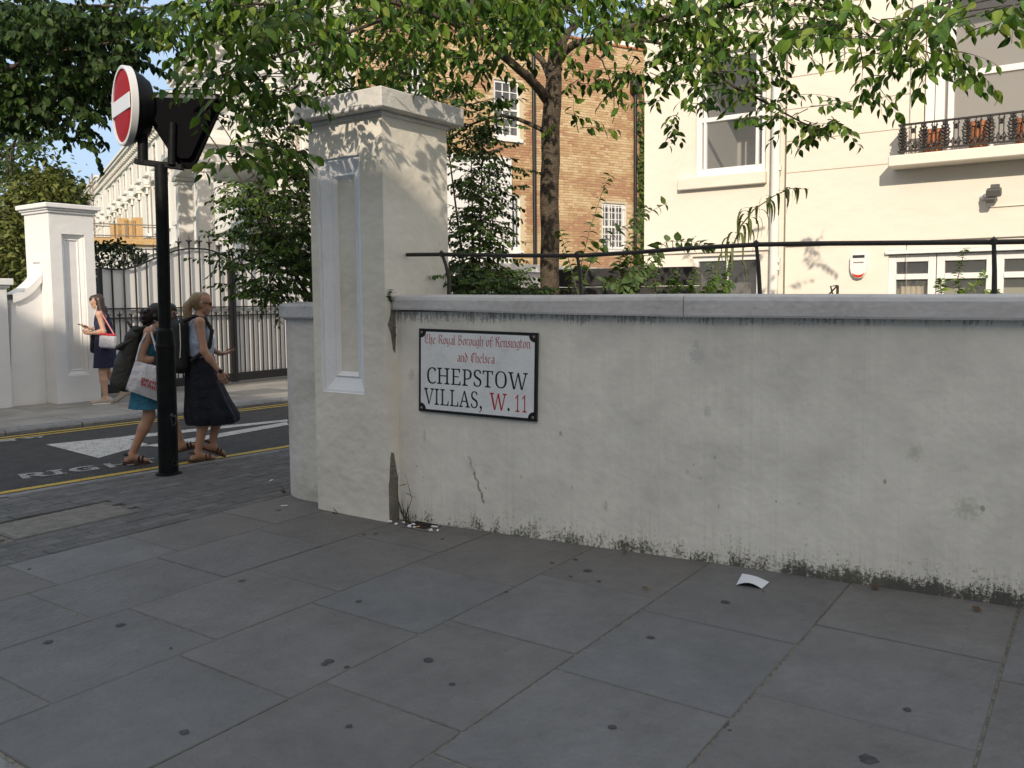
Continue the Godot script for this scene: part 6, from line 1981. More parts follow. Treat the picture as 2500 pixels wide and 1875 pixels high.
	var st := MB.new(); st.tube(sp, [.010, .009, .008, .006, .005, .004, .003, .002], 6)
	obj("stem", st, M.green_twig, t)
	var sm := leaf_mat(); sm.vertex_color_use_as_albedo = false; sm.albedo_color = lin(.11, .13, .045)
	for k in 46:
		var f := 1.4 + 5.4 * k / 46.0
		var i := mini(int(f), sp.size() - 2)
		var q2: Vector3 = sp[i].lerp(sp[i + 1], f - i)
		var ln := lerpf(.42, .14, k / 46.0) * r.randf_range(.7, 1.2)
		var an := r.randf_range(0, TAU)
		var out := Vector3(cos(an), 0, sin(an))
		var m := MB.new()
		var prev := q2
		var pw := .004
		for j in range(1, 8):
			var g := j / 7.0
			var c := q2 + out * ln * .42 * sin(g * 2.0) + Vector3(0, ln * (.55 * g - 1.15 * g * g), 0)
			var wd := .011 * sin(minf(g * 2.6 + .3, PI - .05)) + .001
			var sd2 := out.cross(Vector3.UP)
			m.quad(prev - sd2 * pw, prev + sd2 * pw, c + sd2 * wd, c - sd2 * wd)
			prev = c; pw = wd
		obj("leaf", m, sm, t)
	# little black bracket on the wall top
	var br := thing("plant_support", "little bent black wire plant support standing behind the coping", "plant support", ad(2035, 735, 6.0) * Vector3(1, 0, 1))
	var bb := MB.new()
	var o := ad(2035, 735, 6.0); o.y = 0
	var tip := ad(2045, 697, 6.0) - o
	bb.tube([Vector3(tip.x, -.05, tip.z), tip], [.009], 6)
	bb.tube([tip, ad(2028, 699, 6.0) - o, ad(2036, 730, 6.0) - o], [.006], 5)
	bb.tube([tip, ad(2015, 728, 6.0) - o], [.006], 5)
	obj("wire", bb, M.iron_rust, br)
	# black lid behind the corner wall
	var bn := thing("black_bin", "black plastic wheelie bin with a curved lid behind the corner wall", "bin", Vector3(-5.05, 0, -5.45), .3)
	b = MB.new()
	b.span(Vector3(-.28, -.02, -.3), Vector3(.3, 1.62, .3), .03)
	obj("bin_body", b, M.dark, bn)
	b = MB.new()
	b.tube([Vector3(-.62, 1.58, .0), Vector3(-.60, 1.68, .0), Vector3(-.45, 1.76, .0), Vector3(-.2, 1.80, 0), Vector3(.25, 1.72, 0)], [.02, .04, .06, .07, .07], 8)
	b.box(Vector3(0, 1.66, 0), Vector3(.64, .07, .64), Basis.IDENTITY, .03)
	obj("lid", b, M.dark, bn)
# ---------- figures: tapered capsules joined by a smooth minimum, meshed as surface nets ----------
func sdf(out: MB, bones: Array, cell: float, k: float) -> void:        # bone: [a, b, radius a, radius b, (scale of space)]
	var lo := Vector3.ONE * 1e9; var hi := -lo
	for b in bones:
		var r: float = maxf(b[2], b[3]) + 3 * cell
		var e := Vector3.ONE * r
		if b.size() > 4: e *= b[4]
		lo = lo.min((b[0] as Vector3).min(b[1]) - e); hi = hi.max((b[0] as Vector3).max(b[1]) + e)
	var n := Vector3i(((hi - lo) / cell).ceil()) + Vector3i.ONE
	var nx := n.x; var nxy := n.x * n.y
	var f := PackedFloat32Array(); f.resize(nx * n.y * n.z); f.fill(1.0)
	for b in bones:
		var sc: Vector3 = b[4] if b.size() > 4 else Vector3.ONE
		var a: Vector3 = b[0] / sc; var c: Vector3 = b[1] / sc
		var ab := c - a
		var l2 := maxf(ab.length_squared(), 1e-9)
		var ra: float = b[2]; var dr: float = b[3] - b[2]
		var ms: float = minf(sc.x, minf(sc.y, sc.z))
		var m := (maxf(b[2], b[3]) + k + 3 * cell) * Vector3.ONE * sc
		var i0 := Vector3i((((b[0] as Vector3).min(b[1]) - m - lo) / cell).floor()).clamp(Vector3i.ZERO, n - Vector3i.ONE)
		var i1 := Vector3i((((b[0] as Vector3).max(b[1]) + m - lo) / cell).ceil()).clamp(Vector3i.ZERO, n - Vector3i.ONE)
		for z in range(i0.z, i1.z + 1):
			for y in range(i0.y, i1.y + 1):
				var idx := z * nxy + y * nx + i0.x
				for x in range(i0.x, i1.x + 1):
					var p := (lo + Vector3(x, y, z) * cell) / sc - a
					var t := clampf(p.dot(ab) / l2, 0.0, 1.0)
					var d := ((p - ab * t).length() - ra - dr * t) * ms
					var g := f[idx]
					var h := maxf(k - absf(g - d), 0.0)
					f[idx] = minf(g, d) - h * h * .25 / k
					idx += 1
	var vi := {}
	var vs := PackedVector3Array()
	var offs := [0, 1, nx, nx + 1, nxy, nxy + 1, nxy + nx, nxy + nx + 1]
	var lim := cell * 2.2
	for z in n.z - 1:
		for y in n.y - 1:
			var row := z * nxy + y * nx
			for x in nx - 1:
				var i := row + x
				var v0 := f[i]
				if v0 > lim or v0 < -lim: continue
				var mask := 0
				for c in 8:
					if f[i + offs[c]] < 0.0: mask |= 1 << c
				if mask == 0 or mask == 255: continue
				var acc := Vector3.ZERO
				var cnt := 0
				for c in 8:
					for ax in [1, 2, 4]:
						if c & ax: continue
						var d: int = c | ax
						if ((mask >> c) & 1) != ((mask >> d) & 1):
							var fa := f[i + offs[c]]; var fb := f[i + offs[d]]
							var t := fa / (fa - fb)
							acc += Vector3(c & 1, (c >> 1) & 1, c >> 2).lerp(Vector3(d & 1, (d >> 1) & 1, d >> 2), t)
							cnt += 1
				vi[i] = vs.size()
				vs.append(lo + (Vector3(x, y, z) + acc / cnt) * cell)
	var ns := PackedVector3Array(); ns.resize(vs.size())
	var tris := PackedInt32Array()
	for i in vi:
		for ax in 3:
			var st: int = [1, nx, nxy][ax]
			var u: int = [nx, nxy, 1][ax]
			var w: int = [nxy, 1, nx][ax]
			if not (vi.has(i - u) and vi.has(i - w) and vi.has(i - u - w)): continue
			var sa := f[i] < 0.0; var sb := f[i + st] < 0.0
			if sa == sb: continue
			var q := [vi[i], vi[i - u], vi[i - u - w], vi[i - w]]
			if not sa: q = [q[0], q[3], q[2], q[1]]
			tris.append_array([q[0], q[1], q[2], q[0], q[2], q[3]])
	for j in range(0, tris.size(), 3):
		var a := vs[tris[j]]; var b := vs[tris[j + 1]]; var c := vs[tris[j + 2]]
		var nn := (b - a).cross(c - a)
		for q in 3: ns[tris[j + q]] += nn
	for j in range(0, tris.size(), 3):
		out.tri_n(vs[tris[j]], vs[tris[j + 1]], vs[tris[j + 2]], ns[tris[j]].normalized(), ns[tris[j + 1]].normalized(), ns[tris[j + 2]].normalized())
func hand(out: MB, w: Vector3, d: Vector3, nrm: Vector3, thumb: float, curl: float) -> void:
	d = d.normalized()
	nrm = (nrm - d * nrm.dot(d)).normalized()
	var lat := d.cross(nrm) * thumb                      # towards the thumb
	var b := [[w - d * .02, w + d * .03, .022, .022], [w + d * .02 + lat * .022, w + d * .075 + lat * .026, .016, .0135], [w + d * .02 - lat * .018, w + d * .07 - lat * .026, .016, .0125], [w + d * .03, w + d * .08, .016, .0135]]
	for i in 4:
		var o: float = [.029, .010, -.009, -.027][i]
		var ln: float = [.066, .074, .069, .054][i]
		var p := w + d * (.082 - absf(o) * .2) + lat * o
		var c := curl * (.85 + .12 * i)
		var p1 := p + (d * cos(c) + nrm * sin(c)) * ln * .48
		var p2 := p1 + (d * cos(c * 2.0) + nrm * sin(c * 2.0)) * ln * .30
		var p3 := p2 + (d * cos(c * 2.7) + nrm * sin(c * 2.7)) * ln * .26
		b.append([p - d * .012, p1, .0088, .0082]); b.append([p1, p2, .0082, .0076]); b.append([p2, p3, .0076, .0064])
	var t0 := w + d * .025 + lat * .026
	var t1 := t0 + (d * .65 + lat * .6 + nrm * .35).normalized() * .038
	var t2 := t1 + (d * .9 + lat * .15 + nrm * .45).normalized() * .032
	b.append([t0, t1, .0135, .0105]); b.append([t1, t2, .0105, .008])
	sdf(out, b, .0048, .006)
func head(out: MB, c: Vector3, bs: Basis) -> void:        # bs: x = where the face looks
	var P := func(x: float, y: float, z: float) -> Vector3: return c + bs * Vector3(x, y, z)
	var b := [[P.call(-.028, .035, 0), P.call(.018, .042, 0), .080, .076], [P.call(.02, .0, 0), P.call(.030, -.055, 0), .064, .050], [P.call(.05, -.088, -.008), P.call(.05, -.088, .008), .026, .026],
		[P.call(.082, .008, 0), P.call(.098, -.026, 0), .009, .0125], [P.call(.086, -.030, -.010), P.call(.086, -.030, .010), .009, .009], [P.call(.072, -.056, -.014), P.call(.072, -.056, .014), .012, .012], [P.call(.074, -.066, -.010), P.call(.074, -.066, .010), .011, .011],
		[P.call(.074, .028, -.032), P.call(.074, .028, .032), .014, .014], [P.call(.045, -.03, -.036), P.call(.02, -.06, -.045), .026, .02], [P.call(.045, -.03, .036), P.call(.02, -.06, .045), .026, .02]]
	for s in [-1.0, 1.0]: b.append([P.call(-.006, .010, s * .074), P.call(.0, -.026, s * .070), .014, .010])
	sdf(out, b, .0062, .02)
func face_bits(p: Node3D, c: Vector3, bs: Basis) -> void:
	var e := MB.new()
	for s in [-1.0, 1.0]:
		e.lathe([Vector2(0, -.006), Vector2(.009, 0), Vector2(0, .006)], c + bs * Vector3(.080, .010, s * .030), 8, bs * Basis(Vector3(1, 0, 0), 0))
		e.tube([c + bs * Vector3(.086, .027, s * .016), c + bs * Vector3(.084, .031, s * .030), c + bs * Vector3(.074, .026, s * .046)], [.0035], 5)
	obj("eyes_and_brows", e, M.hair_dark, p)
	var l := MB.new()
	l.tube([c + bs * Vector3(.078, -.060, -.020), c + bs * Vector3(.0865, -.059, 0), c + bs * Vector3(.078, -.060, .020)], [.004, .006, .004], 6)
	obj("lips", l, mat(lin(.35, .12, .10), .5), p)
func loft(out: MB, rings: Array, sides := 40) -> void:      # [centre, half x, half z, fold depth, folds, phase]
	var rs := []
	for r in rings:
		var ring := []
		for k in sides:
			var a := TAU * k / sides
			var m: float = 1.0 + r[3] * (sin(a * r[4] + r[5]) + .5 * sin(a * r[4] * 1.7 + 2.0 * r[5]))
			ring.append((r[0] as Vector3) + Vector3(cos(a) * r[1] * m, 0, sin(a) * r[2] * m))
		rs.append(ring)
	var ns := []
	for i in rs.size():
		var row := []
		for k in sides:
			var dv: Vector3 = rs[min(i + 1, rs.size() - 1)][k] - rs[max(i - 1, 0)][k]
			var du: Vector3 = rs[i][(k + 1) % sides] - rs[i][(k - 1 + sides) % sides]
			row.append(dv.cross(du).normalized() * (1.0 if dv.y < 0 else 1.0))
		ns.append(row)
	for i in rs.size() - 1:
		for k in sides:
			var j := (k + 1) % sides
			var fl: float = 1.0 if (ns[i][k] as Vector3).dot(rs[i][k] - rings[i][0]) > 0 else -1.0
			out.tri_n(rs[i][k], rs[i + 1][j], rs[i + 1][k], ns[i][k] * fl, ns[i + 1][j] * fl, ns[i + 1][k] * fl)
			out.tri_n(rs[i][k], rs[i][j], rs[i + 1][j], ns[i][k] * fl, ns[i][j] * fl, ns[i + 1][j] * fl)
func body(j: Dictionary) -> MB:
	var o := MB.new()
	var up: Vector3 = (j.neck - j.hip).normalized()
	var mid: Vector3 = j.hip.lerp(j.neck, .42)
	var chest: Vector3 = j.hip.lerp(j.neck, .70)
	var wide := Vector3(1, 1, 1.3)
	var b := [[j.hip + Vector3(0, -.02, 0), j.hip + up * .06, .112, .115, wide], [j.hip + up * .06, mid, .108, .094, wide], [mid, chest, .096, .104, wide], [chest, j.hip.lerp(j.neck, .86), .104, .070, wide],
		[j.neck - up * .03, j.headc - up * .05 + (j.headf as Vector3) * -.012, .052, .048]]
	for s in ["l", "r"]:
		b.append([j["sh" + s].lerp(j.neck, .75), j["sh" + s], .045, .050])
		b.append([j["sh" + s], j["el" + s], .046, .036]); b.append([j["el" + s], j["el" + s].lerp(j["wr" + s], .35), .037, .037]); b.append([j["el" + s].lerp(j["wr" + s], .35), j["wr" + s], .037, .023])
		b.append([j["hp" + s], j["kn" + s], .088, .055])
		b.append([j["kn" + s], j["kn" + s].lerp(j["an" + s], .3), .054, .055]); b.append([j["kn" + s].lerp(j["an" + s], .3), j["an" + s], .055, .034])
		b.append([j["an" + s] + Vector3(0, -.03, 0), j["he" + s], .034, .032]); b.append([j["an" + s] + Vector3(0, -.02, 0), j["to" + s], .036, .022])
	sdf(o, b, .0145, .03)
	var f: Vector3 = j.headf
	var bz := f.cross(Vector3.UP).normalized()
	var hb := Basis(f, bz.cross(f), bz)
	j.hb = hb
	head(o, j.headc, hb)
	for s in ["l", "r"]:
		hand(o, j["wr" + s], j["hd" + s], j["hn" + s], 1.0 if s == "r" else -1.0, j["hc" + s])
	return o
func sandal(p: Node3D, heel: Vector3, toe: Vector3, m: Material, straps: Material) -> void:
	var d := toe - heel
	var f := d.normalized()
	var side := f.cross(Vector3.UP).normalized()
	var up := side.cross(f)
	var s := MB.new()
	var poly := PackedVector2Array()
	for e in [[-.035, -.026], [-.045, 0], [-.035, .026], [.06, .028], [.14, .040], [.19, .036], [.225, .01], [.215, -.02], [.15, -.036], [.06, -.028]]: poly.append(Vector2(e[0] * (d.length() + .05) / .24, e[1]))
	s.prism(poly, -.036, -.014, Transform3D(Basis(f, side, up * 1.0) if true else Basis.IDENTITY, heel))
	obj("sandal_sole", s, m, p)
	var t := MB.new()
	for e in [[.62, .030], [.80, .028]]:
		var c := heel + d * (e[0] as float)
		t.tube([c - side * .042 - up * .02, c - side * .030 + up * (e[1] as float), c + up * ((e[1] as float) + .012), c + side * .030 + up * (e[1] as float), c + side * .042 - up * .02], [.010], 5)
	var a := heel + up * .055
	t.tube([a - f * .04, a - side * .042, a + f * .055 + up * .005, a + side * .042, a - f * .04], [.009], 5)
	obj("sandal_straps", t, straps, p)
func people() -> void:
	var U := Vector3.UP
	# --- person with a phone on the far pavement ---
	var q := gp(262, 984, 0)
	var p := thing("person", "person in a navy sleeveless dress looking down at a phone on the far pavement", "person", q, deg_to_rad(228))
	var j := {hip = Vector3(0, .93, 0), neck = Vector3(.03, 1.42, 0), headc = Vector3(.075, 1.565, 0), headf = Vector3(.88, -.45, -.12).normalized(),
		shl = Vector3(.02, 1.385, -.165), ell = Vector3(-.04, 1.12, -.20), wrl = Vector3(.17, 1.10, -.13), hdl = Vector3(1, .25, .2), hnl = Vector3(0, .2, 1), hcl = .45,
		shr = Vector3(.02, 1.385, .165), elr = Vector3(.02, 1.12, .19), wrr = Vector3(.22, 1.17, .09), hdr = Vector3(1, .15, -.2), hnr = Vector3(0, 1, -.3), hcr = .6,
		hpl = Vector3(0, .88, -.085), knl = Vector3(.03, .49, -.085), anl = Vector3(.0, .10, -.085), hel = Vector3(-.05, .04, -.085), tol = Vector3(.14, .03, -.09),
		hpr = Vector3(0, .88, .085), knr = Vector3(.02, .50, .09), anr = Vector3(-.22, .19, .09), her = Vector3(-.29, .17, .09), tor = Vector3(-.14, .05, .09)}
	obj("body", body(j), M.skin, p)
	face_bits(p, j.headc, j.hb)
	var d := MB.new()
	sdf(d, [[Vector3(.0, 1.0, 0), Vector3(.01, 1.2, 0), .125, .128, Vector3(1, 1, 1.32)], [Vector3(.01, 1.2, 0), Vector3(.02, 1.32, 0), .130, .112, Vector3(1, 1, 1.32)], [Vector3(.03, 1.36, -.11), Vector3(.03, 1.36, .11), .062, .062], [Vector3(.02, 1.40, -.10), Vector3(.02, 1.40, .10), .05, .05]], .013, .03)
	loft(d, [[Vector3(.0, 1.10, 0), .122, .152, .0, 8, 0.], [Vector3(0, .98, 0), .140, .178, .01, 8, .3], [Vector3(0, .80, 0), .155, .190, .02, 8, .5], [Vector3(0, .56, 0), .175, .195, .035, 9, .6]])
	obj("dress", d, M.navy, p)
	var h := MB.new()
	var hb: Basis = j.hb
	var hc: Vector3 = j.headc
	sdf(h, [[hc + hb * Vector3(-.035, .045, 0), hc + hb * Vector3(.02, .065, 0), .085, .070], [hc + hb * Vector3(-.045, .02, -.04), hc + Vector3(-.07, -.20, -.07), .062, .045], [hc + hb * Vector3(-.045, .02, .04), hc + Vector3(-.07, -.22, .07), .062, .045], [hc + Vector3(-.07, -.18, -.06), hc + Vector3(-.04, -.36, -.09), .048, .018], [hc + Vector3(-.08, -.1, 0), hc + Vector3(-.10, -.34, .0), .06, .03], [hc + Vector3(-.05, -.18, .08), hc + Vector3(.0, -.33, .10), .045, .018]], .010, .02)
	obj("hair", h, M.hair_brown, p)
	for e in [[j.hel, j.tol], [j.her, j.tor]]:
		var s := MB.new()
		var hf := ((e[1] as Vector3) - (e[0] as Vector3))
		sdf(s, [[e[0] + Vector3(-.01, .0, 0), e[1] + hf * .25 + Vector3(0, 0, 0), .046, .040, Vector3(1, .9, 1)], [e[0] + Vector3(.0, .03, 0), e[0] + hf * .55 + Vector3(0, .025, 0), .042, .036]], .010, .02)
		obj("running_shoe", s, M.shoe, p)
		if e[0] == j.her: continue
		var so := MB.new()
		so.box((e[0] + e[1]) * .5 + hf * .11 - hf.normalized().cross(U).normalized().cross(hf.normalized()) * .032, Vector3(.28, .02, .088), Basis(hf.normalized(), hf.normalized().cross(U).normalized().cross(hf.normalized()), hf.normalized().cross(U).normalized()), .008)
		obj("shoe_sole", so, M.white, p)
	var wire := MB.new()
	wire.tube([hc + hb * Vector3(.0, -.02, -.082), hc + Vector3(.02, -.14, -.10), hc + Vector3(.05, -.30, -.11), hc + Vector3(.03, -.46, -.12), hc + Vector3(.10, -.50, -.12), Vector3(.24, 1.16, -.03)], [.004], 5)
	obj("earphone_wire", wire, M.white, p)
	var base := p.transform
	var ph := child_thing(p, "mobile_phone", "dark mobile phone held up by the person in the navy dress", "phone", Vector3(.315, 1.215, .06))
	var pb := MB.new(); pb.box(Vector3.ZERO, Vector3(.145, .010, .075), Basis(Vector3(0, 0, 1), .35), .003)
	obj("phone_case", pb, M.pack_black, ph)
	var bg := child_thing(p, "shoulder_bag", "small red and white shoulder bag at the hip of the person in the navy dress", "bag", Vector3(-.10, .98, -.235))
	pb = MB.new(); pb.box(Vector3(0, 0, 0), Vector3(.24, .22, .07), Basis(Vector3(0, 0, 1), .1), .025)
	obj("bag_body", pb, M.canvas, bg)
	pb = MB.new(); pb.box(Vector3(0.0, .09, 0), Vector3(.245, .05, .076), Basis(Vector3(0, 0, 1), .1), .02)
	obj("bag_flap", pb, M.letter_red, bg)
	pb = MB.new(); pb.tube([Vector3(-.09, .10, .0), Vector3(.06, .38, .05), Vector3(.10, .46, .09), Vector3(.04, .38, .13), Vector3(.08, .10, .02)], [.011], 5)
	obj("strap", pb, M.pink, bg)
	var jk := child_thing(p, "folded_jacket", "dark jacket hanging from the forearm of the person with the phone", "jacket", Vector3(.12, 1.03, .10))
	pb = MB.new()
	sdf(pb, [[Vector3(-.05, .06, -.02), Vector3(.08, .06, .02), .04, .04], [Vector3(-.04, .04, 0), Vector3(-.02, -.24, .02), .045, .06], [Vector3(.06, .04, .02), Vector3(.07, -.20, .03), .045, .055]], .012, .04)
	obj("cloth", pb, M.navy_skirt, jk)
	# --- curly haired person with backpack and tote ---
	q = gp(358, 1128, -.06)
	p = thing("person", "person with dark curly hair in a teal dress carrying a white tote", "person", q, deg_to_rad(47))
	j = {hip = Vector3(0.06, .90, 0), neck = Vector3(.13, 1.37, 0), headc = Vector3(.235, 1.50, 0), headf = Vector3(.86, -.5, -.05).normalized(),
		shl = Vector3(.13, 1.335, -.165), ell = Vector3(.12, 1.06, -.21), wrl = Vector3(.34, 1.08, -.12), hdl = Vector3(1, .2, .2), hnl = Vector3(0, 1, .3), hcl = .6,
		shr = Vector3(.11, 1.335, .17), elr = Vector3(.02, 1.05, .215), wrr = Vector3(.25, 1.06, .13), hdr = Vector3(1, .15, -.25), hnr = Vector3(0, 1, -.3), hcr = .6,
		hpl = Vector3(.06, .86, -.085), knl = Vector3(.22, .50, -.085), anl = Vector3(.33, .16, -.085), hel = Vector3(.29, .105, -.085), tol = Vector3(.46, .14, -.09),
		hpr = Vector3(.06, .86, .085), knr = Vector3(.06, .48, .085), anr = Vector3(-.12, .10, .085), her = Vector3(-.165, .045, .085), tor = Vector3(.02, .035, .09)}
	obj("body", body(j), M.skin_b, p)
	face_bits(p, j.headc, j.hb)
	d = MB.new()
	sdf(d, [[Vector3(.06, .98, 0), Vector3(.09, 1.15, 0), .122, .118, Vector3(1, 1, 1.28)], [Vector3(.09, 1.15, 0), Vector3(.115, 1.28, 0), .122, .105, Vector3(1, 1, 1.28)], [Vector3(.125, 1.325, -.10), Vector3(.12, 1.325, .10), .062, .062]], .013, .03)
	loft(d, [[Vector3(.07, 1.06, 0), .13, .165, .0, 8, 0.], [Vector3(.06, .90, 0), .150, .188, .012, 8, .2], [Vector3(.06, .75, 0), .172, .198, .03, 8, .5], [Vector3(.06, .56, 0), .20, .21, .045, 9, .8]])
	obj("dress", d, M.teal, p)
	h = MB.new()
	hb = j.hb; hc = j.headc
	var rr := RandomNumberGenerator.new(); rr.seed = 9
	var hbones := [[hc + hb * Vector3(-.035, .05, 0), hc + hb * Vector3(.015, .07, 0), .085, .068], [hc + hb * Vector3(-.06, -.02, 0), hc + hb * Vector3(-.02, -.03, 0), .07, .07], [hc + hb * Vector3(-.10, .0, 0), hc + Vector3(-.19, -.03, .02), .075, .055]]
	for k in 46:
		var dd := Vector3(rr.randfn(), rr.randfn(), rr.randfn()).normalized()
		var cc := hc + Vector3(-.135, -.015, .01) + dd * Vector3(.095, .085, .085)
		if k % 3 == 0: cc = hc + hb * (Vector3(-.03, .05, 0) + dd * Vector3(.08, .08, .08)); if (cc - hc).dot(hb.x) > .03: continue
		hbones.append([cc, cc + dd * .012, .022, .016])
	sdf(h, hbones, .0085, .010)
	obj("hair", h, M.hair_dark, p)
	sandal(p, j.her, j.tor, M.leather, M.pack_black)
	sandal(p, j.hel, j.tol, M.leather, M.pack_black)
	var bp2 := child_thing(p, "backpack", "dark grey rucksack on the back of the person in the teal dress", "backpack", Vector3(-.12, 1.02, .03))
	pb = MB.new()
	sdf(pb, [[Vector3(.06, .26, -.10), Vector3(-.02, -.19, -.11), .07, .09], [Vector3(.06, .26, .10), Vector3(-.02, -.19, .11), .07, .09], [Vector3(.08, .31, 0), Vector3(-.04, .0, 0), .07, .10], [Vector3(-.05, -.02, -.08), Vector3(-.08, -.16, -.06), .07, .09], [Vector3(-.05, -.02, .08), Vector3(-.08, -.16, .06), .07, .09]], .014, .05)
	obj("pack_body", pb, M.pack_grey, bp2)
	pb = MB.new()
	for s in [-1.0, 1.0]:
		var sb := MB.new(); sb.tube([Vector3(.07, .33, s * .10), Vector3(.19, .365, s * .115), Vector3(.30, .30, s * .135), Vector3(.325, .16, s * .15), Vector3(.27, .0, s * .17), Vector3(.10, -.12, s * .16)], [.02], 6)
		obj("pack_strap", sb, M.pack_grey, bp2)
	pb.tube([Vector3(.04, .36, -.03), Vector3(.0, .42, 0), Vector3(.04, .36, .03)], [.012], 5)
	obj("haul_loop", pb, M.pack_grey, bp2)
	pb = MB.new(); pb.box(Vector3(.0, .20, .0), Vector3(.20, .05, .36), Basis(Vector3(0, 0, 1), .5), .02)
	obj("pack_flap", pb, M.pack_grey, bp2)
	var tb := child_thing(p, "tote_bag", "white cotton tote bag with red lettering hanging from a shoulder", "bag", Vector3(.10, .86, .285))
	pb = MB.new()
	var c4 := [Vector3(-.11, .20, .0), Vector3(.13, .13, 0), Vector3(.19, -.25, 0), Vector3(-.21, -.08, 0)]
	var nn := 9
	for sgn in [1.0, -1.0]:
		var gpt := []
		for a in nn + 1:
			var rw := []
			for b in nn + 1:
				var u := float(a) / nn; var v := float(b) / nn
				var x: Vector3 = (c4[0] as Vector3).lerp(c4[1], u).lerp((c4[3] as Vector3).lerp(c4[2], u), v)
				x.z += sgn * .055 * sin(PI * u) * sin(PI * clampf(v * .9 + .1, 0, 1)) + .006 * sin(u * 17 + v * 5) * sin(PI * u) - .25 * x.y * .1
				rw.append(x)
			gpt.append(rw)
		for a in nn:
			for b in nn:
				if sgn > 0: pb.quad(gpt[a][b], gpt[a][b + 1], gpt[a + 1][b + 1], gpt[a + 1][b])
				else: pb.quad(gpt[a][b], gpt[a + 1][b], gpt[a + 1][b + 1], gpt[a][b + 1])
	obj("bag_body", pb, M.canvas, tb)
	pb = MB.new()
	pb.tube([Vector3(-.10, .20, .0), Vector3(-.06, .36, -.03), Vector3(.0, .49, -.08), Vector3(.03, .535, -.13), Vector3(.06, .49, -.15)], [.011], 5)
	pb.tube([Vector3(.12, .15, .0), Vector3(.07, .36, -.03), Vector3(.03, .49, -.08), Vector3(.03, .535, -.13), Vector3(.05, .47, -.17)], [.011], 5)
	obj("handle", pb, M.canvas, tb)
	var fo := SystemFont.new(); fo.font_names = PackedStringArray(["Droid Sans"]); fo.font_weight = 700
	for k in 2:
		var tm := TextMesh.new()
		tm.text = ["perma", "schub?"][k]; tm.font = fo; tm.font_size = 32; tm.pixel_size = .0021; tm.depth = .001
		obj("lettering", tm, M.letter_red, tb, Transform3D(Basis(Vector3(0, 0, 1), -.38) * Basis.from_scale(Vector3(1.0, .85, 1)), Vector3(.05, -.01 - k * .046, .066)))
	# --- blonde person with black backpack ---
	q = gp(499, 1125, -.06)
	p = thing("person", "person with a blond ponytail, pale blue top, long navy skirt", "person", q, deg_to_rad(56))
	j = {hip = Vector3(0.0, .96, 0), neck = Vector3(.0, 1.46, 0), headc = Vector3(.03, 1.605, 0), headf = Vector3(.96, -.06, -.02).normalized(),
		shl = Vector3(.0, 1.425, -.17), ell = Vector3(.05, 1.16, -.22), wrl = Vector3(.20, 1.09, -.13), hdl = Vector3(1, .12, .45), hnl = Vector3(0, 1, .2), hcl = .25,
		shr = Vector3(.0, 1.425, .17), elr = Vector3(.03, 1.14, .235), wrr = Vector3(.17, .93, .25), hdr = Vector3(.35, -1, 0), hnr = Vector3(.3, 0, -1), hcr = .4,
		hpl = Vector3(0, .9, -.09), knl = Vector3(.16, .51, -.06), anl = Vector3(.08, .16, -.03), hel = Vector3(.02, .14, -.03), tol = Vector3(.19, .06, -.04),
		hpr = Vector3(0, .9, .09), knr = Vector3(.02, .50, .07), anr = Vector3(-.06, .10, .06), her = Vector3(-.11, .045, .06), tor = Vector3(.09, .035, .06)}
	obj("body", body(j), M.skin_b, p)
	face_bits(p, j.headc, j.hb)
	d = MB.new()
	sdf(d, [[Vector3(.0, 1.03, 0), Vector3(.0, 1.22, 0), .126, .130, Vector3(1, 1, 1.32)], [Vector3(.0, 1.22, 0), Vector3(.0, 1.36, 0), .132, .116, Vector3(1, 1, 1.32)], [Vector3(.0, 1.41, -.12), Vector3(.0, 1.41, .12), .060, .060]], .013, .03)
	obj("top", d, M.pale_blue, p)
	d = MB.new()
	loft(d, [[Vector3(0, 1.10, 0), .128, .160, .0, 8, 0.], [Vector3(0, 1.0, 0), .15, .185, .015, 9, .2], [Vector3(.02, .80, 0), .178, .20, .05, 9, .5], [Vector3(.05, .62, 0), .215, .215, .07, 9, .9], [Vector3(.085, .48, 0), .25, .225, .085, 9, 1.3], [Vector3(.095, .41, 0), .25, .22, .09, 9, 1.6], [Vector3(.09, .385, 0), .235, .205, .09, 9, 1.7]])
	obj("skirt", d, M.navy_skirt, p)
	h = MB.new()
	hb = j.hb; hc = j.headc
	sdf(h, [[hc + hb * Vector3(-.034, .040, 0), hc + hb * Vector3(.018, .060, 0), .085, .066], [hc + hb * Vector3(-.06, .02, 0), hc + hb * Vector3(-.03, -.015, 0), .052, .062], [hc + Vector3(-.105, .03, 0), hc + Vector3(-.14, -.02, .005), .032, .038], [hc + Vector3(-.14, -.02, .005), hc + Vector3(-.135, -.13, .01), .042, .038], [hc + Vector3(-.135, -.13, .01), hc + Vector3(-.115, -.255, .015), .036, .010], [hc + Vector3(-.15, -.06, .02), hc + Vector3(-.16, -.19, .03), .03, .012]], .009, .016)
	obj("hair", h, M.hair_blond, p)
	var gs := MB.new()
	for s in [-1.0, 1.0]:
		gs.box(hc + hb * Vector3(.094, .006, s * .033), Vector3(.006, .034, .046), hb, .003)
		gs.tube([hc + hb * Vector3(.092, .012, s * .056), hc + hb * Vector3(.0, .016, s * .084)], [.003], 5)
	obj("sunglasses", gs, M.pack_black, p)
	var wt := MB.new()
	wt.tube([j.wrr - Vector3(.03, .0, .03), j.wrr + Vector3(.0, .01, .034), j.wrr + Vector3(.03, 0, 0), j.wrr + Vector3(.0, -.01, -.034), j.wrr - Vector3(.03, .0, .03)], [.009], 6)
	wt.box(j.wrr + Vector3(.008, .008, .034), Vector3(.036, .036, .012), Basis(Vector3(1, 0, 0), .2), .004)
	obj("wrist_watch", wt, M.pack_black, p)
	sandal(p, j.her, j.tor, M.leather, M.leather)
